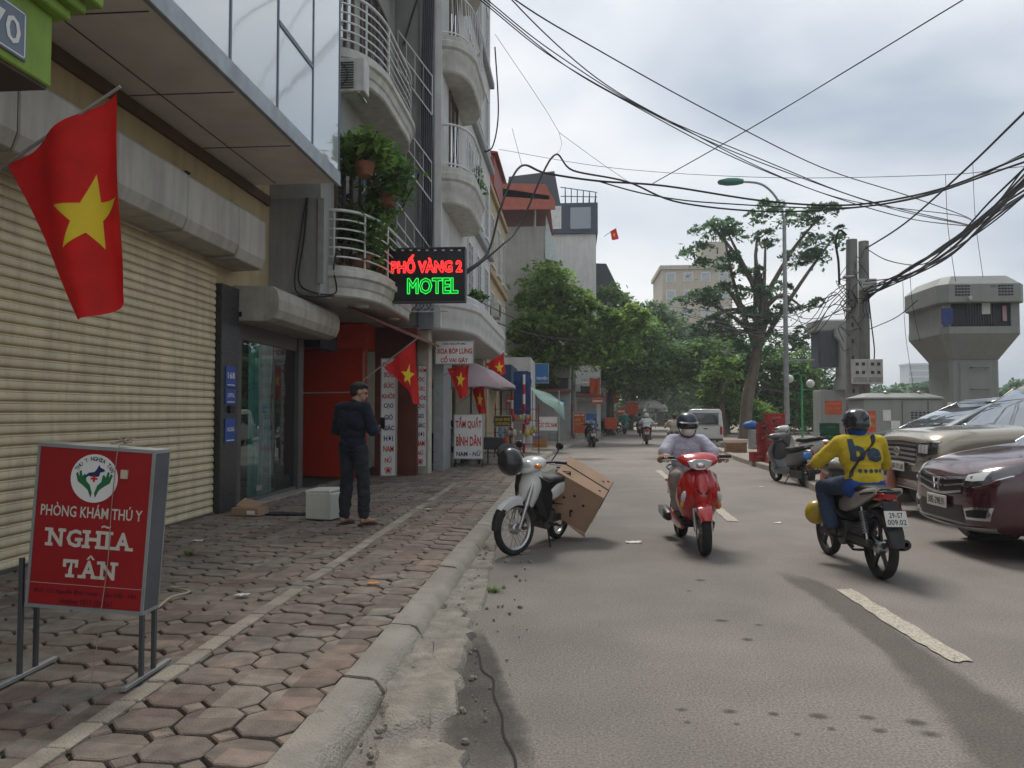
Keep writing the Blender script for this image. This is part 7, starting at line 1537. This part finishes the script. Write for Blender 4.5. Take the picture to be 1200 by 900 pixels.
# white foam box, cardboard scraps, loose cable
b_ = at(381, 607, .13); foam = M('foam_white', (.60, .62, .56), .8, var=.06, dirt=.2)
t = thing('foam_box', 'white foam box standing behind the man in navy jacket', 'box', (b_.x, b_.y, .13), R(-14)); B(-.19, .19, -.17, .17, 0, .34).build('body', foam, t, bev=.012); MB().cbox((-.02, 0, .362), (.37, .33, .04), (R(3), R(-2), 0)).build('lid', foam, t, bev=.01)
b_ = at(293, 603, .13); t = thing('flattened_carton', 'small flattened brown carton beside the glass door', 'box', (b_.x, b_.y, .13), R(-8)); B(-.2, .2, -.13, .13, 0, .10).build('tray', cb, t, bev=.004); MB().cbox((-.05, .08, .13), (.3, .2, .006), (R(25), R(12), 0)).build('flap', cb, t); B(.03, .15, -.133, -.13, .02, .07).build('label', wp, t)
b_ = at(335, 602, .13); t = thing('rubber_mat', 'dark rubber sheet lying by the foam box', 'mat', (b_.x, b_.y, .128)); MB().prism([(-.42, -.1, 0), (.3, -.14, 0), (.38, .05, 0), (-.2, .14, 0), (-.4, .06, 0)], (0, 0, .012)).build('sheet', rub, t)
MB().tube(spline([at(185, 712, .135), at(200, 700, .15), at(222, 693, .14), at(200, 688, .135), at(222, 688, .14)], 5), .008, 6).build('loose_cable', M('cable_beige', (.45, .38, .28), .7), label='beige loose cable lying on paving behind the red sign', cat='cable')
# parasol
pc_ = aty(552, 452, 20.6); um = M('parasol_cloth', (.46, .36, .38), .85, trans=.2, var=.08)
t = thing('parasol', 'large faded pink parasol above the massage board', 'parasol', (pc_.x, 20.6, .12), world=True); zt = aty(552, 424, 20.6).z; ze = aty(552, 452, 20.6).z; n = 8; Rr_ = 1.2
for k in range(n):
    a0, a1 = 2 * math.pi * k / n, 2 * math.pi * (k + 1) / n; rows_ = []
    for f_, z in ((.02, zt), (.5, zt - (zt - ze) * .38), (1, ze), (1.0, ze - .1)): rows_.append([V((pc_.x + Rr_ * f_ * math.cos(a0 + (a1 - a0) * u), 20.6 + Rr_ * f_ * math.sin(a0 + (a1 - a0) * u), z - .05 * f_ * math.sin(u * math.pi) * (-1 if z == ze - .1 else 1))) for u in (0, .25, .5, .75, 1)])
    MB().loft(rows_, cap=False, closed=False).build('canopy_panel', um, t, smooth=60, recalc=False)
MB().cyl((pc_.x, 20.6, .12), (pc_.x, 20.6, zt + .05), .024, n=8).build('pole', blk, t); MB().lathe([(0, .12), (.24, .1), (.25, .0), (0, 0)], (pc_.x, 20.6, .12), n=16).build('base', conc, t)
for k in range(8): a = 2 * math.pi * k / 8; MB().cyl((pc_.x, 20.6, zt - .05), (pc_.x + Rr_ * math.cos(a), 20.6 + Rr_ * math.sin(a), ze - .01), .008, n=5).build('rib', steel, t)
# dark armchair beside the board
b_ = at(503, 547, .12); t = thing('armchair', 'dark vinyl armchair beneath the parasol', 'armchair', (b_.x, b_.y + .3, .12), R(160)); vin = M('vinyl_dark', (.02, .022, .028), .5)
B(-.33, .33, -.3, .3, .08, .42).build('seat', vin, t, bev=.04, seg=2); B(-.33, .33, -.38, -.24, .2, .85).build('backrest', vin, t, bev=.05, seg=2)
for s_ in (-1, 1): B(s_ * .36 - .07, s_ * .36 + .07, -.33, .3, .08, .58).build('armrest', vin, t, bev=.04, seg=2)
for a in (-1, 1):
    for b2_ in (-1, 1): MB().cyl((a * .3, b2_ * .26, 0), (a * .3, b2_ * .26, .1), .02, n=8).build('leg', blkp, t)
# cargo cart with spoked wheels
b_ = at(577, 545, .12); t = thing('cargo_cart', 'black cargo cart with spoked wheel beside the massage board', 'cart', (b_.x - .1, b_.y + .4, .12), R(15))
wheel(t, -.05, .30, .03, None, 'cast', .32, rimc=M('rim_grey')); wheel(t, -.05, .30, .03, None, 'cast', -.32, rimc=M('rim_grey')); MB().box(-.28, .28, -.5, .5, .42, .72).build('cargo_box', blkp, t, bev=.02); MB().tube([(-.2, .5, .6), (-.2, 1.1, .8), (.2, 1.1, .8), (.2, .5, .6)], .016).build('push_handle', steel, t); MB().cyl((-.36, -.05, .3), (.36, -.05, .3), .015, n=8).build('axle', steel, t)
MB().cyl((0, .4, .45), (0, .42, 0), .02, n=8).build('prop_leg', blkp, t)
# red and white posts, round sign
def post(px, py0, py1, lab, first):
    b_ = at(px, py1, .12); zt = aty(px, py0, b_.y).z; t = thing('striped_post', lab, 'post', (b_.x, b_.y, .12)); n = 8; h = (zt - .12) / n
    for k in range(n): MB().cyl((0, 0, k * h), (0, 0, (k + 1) * h), .048, n=12, caps=(k in (0, n - 1))).build('band', [M('post_red', (.45, .02, .025), .5), whtp][(k + first) % 2], t, smooth=50)
    return t, b_, zt
post(600, 436, 524, 'red and white striped post, the one with a bare top', 1)
t, b_, zt = post(614, 439, 531, 'red and white striped post carrying the round blue sign', 0)
dc = aty(613, 447, b_.y + .08); t = thing('round_sign', 'round blue traffic sign seen from behind on striped post', 'road sign', (dc.x, b_.y + .07, dc.z)); MB().lathe([(0, 0), (.29, 0), (.30, .004), (.29, .012), (0, .012)], (0, 0, 0), (0, 1, 0), 32).build('disc', M('sign_back_blue', (.015, .05, .20), .5), t, smooth=30); B(-.02, .02, -.03, 0, -.2, .2).build('bracket', steel, t)
# goods stall
b_ = at(620, 524, .12); SY = 26.5
t = thing('goods_rack', 'red wire rack hung with small goods behind striped posts', 'rack', (b_.x - .1, SY, .12)); rk = M('rack_red', (.28, .03, .03), .6); f = MB()
for x in (-.8, -.3, .2, .7): f.cyl((x, 0, 0), (x, 0, 1.7), .02, n=6)
for z in (.3, .7, 1.1, 1.5): f.box(-.85, .75, -.2, .2, z, z + .02)
f.build('frame', rk, t); r = random.Random(9)
gc_ = [(.5, .05, .05), (.55, .5, .45), (.5, .25, .05), (.1, .25, .45), (.45, .4, .1), (.3, .3, .3)]
for k in range(26):
    x, z = r.uniform(-.8, .65), r.choice((.33, .73, 1.13, 1.0, .6)); q = MB().ell((x, r.uniform(-.28, -.1), z + .1), (r.uniform(.05, .11), .07, r.uniform(.08, .16)), (0, 0, r.random()), 8, 6); q.build('packet', M('goods%d' % (k % 6), gc_[k % 6], .5), t, smooth=40)
b_ = at(633, 524, .12); t = thing('orange_crate', 'orange plastic crate on pavement beside goods rack', 'crate', (b_.x, b_.y, .12)); oc = M('crate_orange', (.50, .24, .05), .5); B(-.27, .27, -.2, .2, 0, .05).build('floor', oc, t)
for q in ((-.27, .27, -.2, -.18), (-.27, .27, .18, .2), (-.27, -.25, -.18, .18), (.25, .27, -.18, .18)): B(*q, .05, .34).build('side', oc, t)
b_ = at(640, 508, .12); t = thing('blue_bucket', 'blue plastic bin behind the orange crate', 'bin', (b_.x - .1, b_.y - 1.2, .12)); MB().lathe([(0, 0), (.2, 0), (.27, .5), (.29, .52), (.27, .54), (.24, .5), (0, .45)], n=20).build('tub', M('bin_blue', (.02, .10, .35), .45), t, smooth=40); MB().lathe([(.26, .54), (.2, .66), (0, .7)], n=20).build('lid', M('bin_blue'), t, smooth=50)
b_ = at(646, 515, .12); t = thing('green_bucket', 'small green bucket next to the blue bin', 'bucket', (b_.x + .1, b_.y, .12)); MB().lathe([(0, 0), (.13, 0), (.17, .4), (.18, .41), (.15, .4), (0, .05)], n=18).build('tub', M('bucket_green', (.03, .25, .14), .5), t, smooth=40)
t = thing('tarpaulin_awning', 'pale green tarpaulin awning sagging over the shop front', 'awning', (aty(640, 484, 30).x, 30, .12), world=True); tp = M('tarp_green', (.22, .34, .30), .7, trans=.2)
rows_ = []
for j in range(7):
    rows_.append([aty(620 + i * 6.2 + j * .8, 451 + i * 3.0 + j * 1.5 + 1.5 * math.sin(i * 1.3 + j) + (j == 6) * i * 2.2, 30.6 - j * .28) for i in range(7)])
MB().loft(rows_, cap=False, closed=False).build('sheet', tp, t, smooth=50, recalc=False); 
for px in (624, 655): p = aty(px, 458, 29.2); MB().cyl((p.x, 29.2, .12), (p.x, 29.2, p.z), .02, n=6).build('pole', steel, t)
board('haircut_board', 'white signboard reading CẮT TÓC NAM under green tarpaulin', 642, 29.0, 488, 505, 23, [('CẮT TÓC NAM', redl, .5, .5, .9)], legs=1)
board('yellow_lettered_board', 'dark board with yellow letters behind the cargo cart', 589, 23.6, 487, 500, 21, [('BÁNH TRÔI', M('letter_yellow', (.6, .42, .05), .6), .33, .3, .8), ('CHÈ NÓNG', M('letter_yellow'), .7, .3, .8)], bg=M('board_brown', (.06, .04, .02), .6), legs=1)
board('blue_shop_sign', 'tilted blue shop sign hanging under the bright green tree', 635, 31, 426, 449, 16, [('ẢNH VIỆN', whl, .75, .22, .8)], bg=M('board_blue', (.03, .16, .40), .5)); board('dark_blue_sheet', 'dark blue hanging sheet behind the round sign', 612, 28, 436, 486, 20, [], False, bg=M('sheet_blue', (.02, .05, .15), .7))
board('red_repair_board', 'orange red standing board with yellow letters near parked black scooter', 679, 40, 483, 508, 14, [('SỬA XE', whl, .12, .12, .8), ('XE MÁY', M('letter_yellow'), .34, .14, .8), ('XE ĐIỆN', M('letter_yellow'), .55, .14, .8)], bg=M('board_orange', (.50, .08, .02), .6), legs=1); board('blue_wash_board', 'blue standing board reading RỬA XE beside the orange red board', 693, 41, 484, 508, 13, [('RỬA', whl, .42, .22, .8), ('XE', whl, .74, .24, .55)], bg=M('board_blue'), legs=1)
# small far shop fronts under the trees
def shop(x0, x1, Y, zt, mat, lab, door=None):
    a, c = aty(x0, 484, Y), aty(x1, 484, Y); t = thing('shop_front', lab, 'building', ((a.x + c.x) / 2, Y, .12), world=True); B(a.x, c.x, Y, Y + 4, .1, zt).build('wall', mat, t); w_ = c.x - a.x
    B(a.x + .15 * w_, c.x - .15 * w_, Y - .06, Y, .12, 2.3).build('shutter', door or gry2, t); B(a.x - .05, c.x + .05, Y - .7, Y, 2.55, 2.68).build('canopy', M('canopy_rust', (.25, .09, .06), .7), t); B(a.x + .1, c.x - .1, Y - .08, Y, 2.75, 3.3).build('fascia_sign', M('board_dark', (.05, .05, .06), .6), t)
shop(588, 622, 33, 3.9, wht, 'small white shop front behind the goods rack'); shop(622, 668, 39.6, 4.4, gry2, 'grey shop front behind the haircut board'); shop(672, 704, 49.5, 4.6, wht, 'far shop front behind the two standing boards')
oran = M('banner_orange', (.50, .09, .03), .7)
for i, (px, py, w_, h_, Y, lab) in enumerate([(697, 452, 12, 20, 49, 'orange hanging banner under the dark street tree'), (718, 465, 16, 12, 56, 'orange awning cloth past the blue board'), (741, 478, 14, 14, 62, 'orange sheet far along the left pavement'), (716, 492, 14, 14, 50, 'red painted cart by the left kerb')]):
    c = aty(px, py, Y); s_ = Y / 900; q = MB(); nn = 6; rows_ = [[V((c.x + (i_ / nn - .5) * w_ * s_, Y + .12 * math.sin(i_ * 1.7 + j), c.z + (.5 - j / 4) * h_ * s_ - .1 * math.sin(i_ / nn * 3.14))) for i_ in range(nn + 1)] for j in range(5)]
    if i == 3:
        t = thing('red_cart', lab, 'cart', (c.x, Y, .12), world=True); B(c.x - .4, c.x + .4, Y, Y + .6, .45, 1.2).build('body', M('board_orange'), t, bev=.02)
        for s2 in (-1, 1): MB().lathe([(.2, -.02), (.24, 0), (.2, .02), (.03, .01), (.03, -.01)], (c.x + s2 * .42, Y + .3, .36), (1, 0, 0), 18, True).build('wheel', rub, t)
    else: t = thing('banner', lab, 'banner', (c.x, Y, c.z), world=True); q.loft(rows_, cap=False, closed=False).build('cloth', oran, t, smooth=60, recalc=False); MB().tube([rows_[0][0], rows_[0][-1]], .02).build('rail', steel, t)
for i, (px, py, Y, lab) in enumerate(((770, 478, 66, 'white market umbrella far along the street, larger one'), (778, 482, 70, 'white market umbrella far along the street, smaller one'))):
    c = aty(px - 10, py - 6, Y); t = thing('market_umbrella', lab, 'parasol', (c.x, Y, .1), world=True); MB().lathe([(0, c.z + .4), (.9, c.z + .1), (1.6 - i * .5, c.z - .4), (1.58 - i * .5, c.z - .5)], (c.x, Y, 0), n=10).build('canopy', M('umbrella_pale', (.45, .46, .42), .8), t); MB().cyl((c.x, Y, .1), (c.x, Y, c.z + .4), .03, n=6).build('pole', steel, t)
r = random.Random(77)
for i, (px, py, w_, h_, Y, col, lab) in enumerate([(664, 462, 10, 14, 42, (.5, .5, .48), 'white wall box beside the pale concrete pole'), (686, 448, 9, 9, 47, (.45, .45, .43), 'pale meter box under the dark street tree'), (706, 446, 7, 12, 52, (.5, .5, .5), 'white light box past the orange banner'), (700, 470, 14, 7, 48, (.55, .1, .04), 'red and white strip sign below the orange banner'), (655, 472, 16, 8, 38.6, (.10, .22, .40), 'blue strip sign over the grey shop front'), (604, 470, 24, 8, 32.2, (.42, .10, .08), 'red strip sign over the white shop front'), (728, 482, 10, 10, 58, (.5, .15, .08), 'small red stall board past the red cart')]):
    c = aty(px, py, Y); t = thing('wall_sign', lab, 'sign', (c.x, Y, c.z), world=True); ww, hh = w_ / 1800 * Y, h_ / 1800 * Y; B(c.x - ww, c.x + ww, Y, Y + .12, c.z - hh, c.z + hh).build('panel', M('clutter%d' % i, col, .6), t, bev=.01); B(c.x - ww * .8, c.x + ww * .8, Y - .01, Y, c.z - hh * .2, c.z + hh * .2).build('stripe', whl, t); MB().tube([(c.x, Y + .1, c.z), (c.x, Y + 1.2, c.z)], .02).build('bracket', steel, t)
for i, (px, py, Y, col, lab) in enumerate([(606, 527, 26.2, (.35, .30, .25), 'brown carton standing by the bare topped post'), (628, 520, 27.4, (.06, .2, .4), 'small blue crate under the goods rack'), (650, 516, 33, (.3, .3, .28), 'grey plastic tub before the grey shop front'), (664, 514, 37, (.35, .2, .12), 'wooden crate by the pale concrete pole')]):
    c = at(px, py, .12); t = thing('goods_box', lab, 'box', (c.x, c.y, .12), r.uniform(-.4, .4)); m_ = M('gbox%d' % i, col, .7); B(-.25, .25, -.18, .18, 0, .3).build('body', m_, t, bev=.01); B(-.26, .26, -.19, .19, .3, .34).build('lid', m_, t, bev=.008)
# left utility pole with boxes
b_ = aty(672, 484, 43); t, _, _ = upole(672, 405, 43, .15, .12, 'pale concrete pole beside the bright green street tree')
for z, s_ in ((4.2, .3), (2.9, .42)): B(.1, .1 + s_ * .7, -.25, -.05, z - s_ / 2, z + s_ / 2).build('meter_box', M('box_pale'), t, bev=.01)
for i, (x, y, Y) in enumerate(((764, 484, 64), (720, 484, 50))): pass
# row of parked bikes far along the left kerb
for i, (px, py, lab) in enumerate(((706, 509, 'black scooter standing beside the blue wash board'), (716, 507, 'black scooter standing before the red cart'))):
    q = dup(lb, None, lab, (0, 0, 0)); b_ = at(px, py, .12); place(q, b_.x, b_.y, R(-40 - 20 * i), .12, R(-5))
# ------------------------------------------------------------ balcony plants
def plant(lab, c, r, n, seed, ls=.09, pot=True):
    t = thing('potted_plant', lab, 'plant', c); vs, m, cen = leafcloud([((0, 0, r[2] * .9), r)], n, ls, seed, .7, 30)
    me = bpy.data.meshes.new('foliage'); me.from_pydata([tuple(v) for v in vs], [], [(4 * i, 4 * i + 1, 4 * i + 2, 4 * i + 3) for i in range(m)]); me.materials.append(LM[0] if seed % 2 else LM[3]); mkobj('foliage', me, t)
    q = MB(); 
    for k, p in enumerate(cen[:9]): q.tube([(0, 0, 0), (p[0] * .4, p[1] * .4, p[2] * .7), tuple(p)], .006, 5)
    q.build('stem', bark, t)
    if pot: MB().lathe([(0, -.2), (.13, -.2), (.18, .02), (.15, .02), (0, 0)], n=14).build('pot', M('terracotta', (.25, .10, .06), .8), t, smooth=40)
plant('leafy green plant on the lower motel balcony, behind its rail', (-3.75, 14.6, 4.3), (.28, .4, .8), 900, 61); plant('tall bushy plant on the lower motel balcony by the neon sign', (-3.72, 13.2, 4.25), (.32, .3, .6), 800, 62); plant('spiky plant in a basket hung above the lower motel balcony', (-3.55, 12.75, 5.75), (.35, .4, .3), 500, 63, .13); plant('trailing plant hung beneath the upper motel balcony', (-3.45, 13.9, 5.55), (.38, .6, .5), 1000, 64, .1)
plant('bushy plant on the curved balcony of white house', (-2.62, 19.6, 7.3), (.25, .4, .35), 350, 66); plant('small plant on the ledge above the hanging massage signboard', (-2.6, 20.5, 4.35), (.2, .35, .25), 250, 68)
# ------------------------------------------------------------ overhead cables
def cable(pts, r, lab, grp='overhead cables', k=8, run=False): 
    if run: pts = list(pts); d_ = (pts[-1] - pts[-2]).normalized(); pts += [pts[-1] + d_ * 5, pts[-1] + d_ * 11]      # runs on to the next pole behind the camera
    o = MB().tube(spline(pts, k), r, 6).build('overhead_cable', wire, smooth=60, label=lab, cat='cable', group=grp); return o
LB = 'thin black cable crossing the open sky from white house to the right'
A_ = aty
for q in ([(545, -25, 17.6), (575, 3, 18), (650, 62, 19), (760, 130, 21), (900, 190, 22.5), (1010, 233, 24), (1130, 262, 25)],
          [(545, -15, 17.6), (575, 10, 18), (640, 62, 19), (720, 110, 20), (830, 165, 21.5), (930, 205, 23), (1040, 243, 24)],
          [(545, -20, 17.6), (573, 5, 18), (660, 75, 19), (740, 122, 20), (850, 180, 22), (960, 225, 23), (1060, 255, 24)],
          [(560, -60, 17.5), (600, 0, 16), (700, 92, 18), (800, 150, 20), (910, 205, 22), (1000, 236, 24), (1120, 252, 25)],
          [(530, -60, 17.4), (604, 0, 14), (700, 58, 16), (830, 130, 19), (960, 195, 22), (1060, 228, 24), (1130, 253, 25)]): cable([A_(*p) for p in q] + [A_(1146, 266, 16.3)], .014, LB)
cable([A_(1128, 0, 14) + (A_(1128, 0, 14) - A_(1000, 78, 17)).normalized() * 9, A_(1128, 0, 14), A_(1000, 78, 17), A_(880, 150, 20), A_(765, 215, 25)], .014, 'single thin cable climbing alone to the upper right sky')
cable([A_(585, 175, 30), A_(720, 197, 28), A_(900, 208, 26), A_(1100, 205, 22), A_(1200, 195, 20)], .009, 'very thin wire running level above the street lamp', run=True)
cable([A_(545, 318, 17), A_(572, 295, 18), A_(588, 240, 19), A_(610, 195, 20), A_(640, 203, 21), A_(700, 212, 22), A_(780, 218, 23), A_(900, 236, 24), A_(1000, 240, 24.5), A_(1100, 222, 22), A_(1200, 183, 19)], .030, 'thick looping black cable from motel sign across the street', run=True)
cable([A_(545, 322, 17), A_(585, 290, 18), A_(610, 262, 19), A_(648, 183, 20), A_(672, 200, 21), A_(735, 213, 22), A_(800, 238, 23), A_(920, 248, 24), A_(1060, 235, 23), A_(1200, 190, 19)], .026, 'thick black cable with sharp hump above the cream house', run=True)
cable([A_(700, 212, 22), A_(760, 228, 23), A_(840, 238, 23.5), A_(1000, 243, 24.5), A_(1120, 218, 22), A_(1200, 180, 19)], .02, 'black cable running below the thick looping cable', run=True)
cable([A_(580, 55, 19), A_(584, 130, 19.2), A_(578, 170, 19.4), A_(568, 178, 19.6)], .02, 'white drooping cable along the edge of white house') 
for q in ([(580, 40, 20), (655, 155, 22), (648, 185, 20)], [(600, 150, 20), (612, 195, 20)], [(655, 155, 22), (700, 188, 22.5), (735, 212, 22)]): cable([A_(*p) for p in q], .006, 'very fine wire tied to the thick cables', 'fine tie wires', 4)
upole_ = thing('utility_pole', 'concrete utility pole standing past the nearest parked car', 'pole', (9.5, -8, 0)); MB().cyl((0, 0, -.1), (0, 0, 9), .2, .15, 14).build('shaft', pc, upole_, smooth=40)
# bundle on the right
r = random.Random(21)
for k in range(16):
    o = r.uniform(-6, 6); e_ = r.uniform(-22, 26); cable([A_(1012 + r.uniform(-4, 3), 344 + r.uniform(-18, 14), 24), A_(1060, 322 + o, 21), A_(1110, 292 + o + r.uniform(-6, 6), 18), A_(1160, 248 + o * 1.3 + e_ * .4, 15), A_(1215, 196 + e_, 12)], r.choice((.012, .014, .018)), 'black cable in the thick bundle sweeping up from the twin poles', 'cable bundle at the twin poles', 6, True)
cable([A_(1015, 291, 24), A_(1060, 262, 21), A_(1130, 200, 17), A_(1200, 132, 13)], .022, 'black cable rising steeply from the top of the twin poles', run=True)
cable([A_(1015, 291, 24), A_(1040, 305, 22), A_(1080, 310, 20), A_(1110, 290, 18)], .014, 'slack black cable sagging from pole top into the bundle'); cable([A_(1018, 386, 24), A_(1050, 372, 22), A_(1075, 352, 21)], .012, 'lower thin cable from twin poles to kiosk tower')
for k in range(9): cable([A_(996, 335 + r.uniform(-10, 30), 24), A_(975, 350 + r.uniform(-8, 22), 25), A_(945, 358 + r.uniform(-8, 40), 27), A_(900, 362 + r.uniform(-14, 40), 31), A_(800 + r.uniform(-40, 40), 375 + r.uniform(-20, 30), 42)], .013, 'thin black cable strung leftwards from the twin poles through the trees', 'cables through the trees', 6)
cable([A_(560, 370, 22), A_(640, 395, 30), A_(720, 398, 36), A_(840, 390, 40), A_(980, 345, 24.5)], .02, 'black cable sagging across the street before the trees'); cable([A_(560, 352, 20), A_(600, 372, 30), A_(660, 400, 40), A_(750, 402, 46)], .016, 'black cable along the left house fronts')
for k in range(14):
    a = [r.uniform(-.35, .1), -.2, r.uniform(4.3, 6)]; q = [V(a) + V((pxa + .1, PY_, 0))]; 
    for _ in range(5): q.append(q[-1] + V((r.uniform(-.35, .35), r.uniform(-.1, .08), r.uniform(-.45, .3))))
    cable(q, .010, 'tangled loop of cable hanging on the twin poles', 'cable tangle on poles', 4)
for (x, y0, y1, Y) in ((1058, 330, 450, 21), (1066, 310, 400, 20), (1108, 205, 330, 18), (1140, 190, 325, 20)): cable([A_(x, y0, Y), A_(x + 3, (y0 + y1) / 2, Y), A_(x + 12, y1, Y)], .006, 'fine loose wire dangling near the kiosk tower', 'dangling wires', 4)
# ------------------------------------------------------------ haze
hz_ = MB().box(-180, 260, -60, 340, -1.2, 45); hm = bpy.data.materials.new('haze'); hm.use_nodes = True; hm.node_tree.nodes.clear()
ho = hm.node_tree.nodes.new('ShaderNodeOutputMaterial'); pv_ = hm.node_tree.nodes.new('ShaderNodeVolumePrincipled'); pv_.inputs['Color'].default_value = (.93, .96, 1, 1); pv_.inputs['Density'].default_value = .0010; pv_.inputs['Anisotropy'].default_value = .3
hm.node_tree.links.new(pv_.outputs[0], ho.inputs['Volume']); hz_.build('haze', hm, kind='stuff', recalc=True)
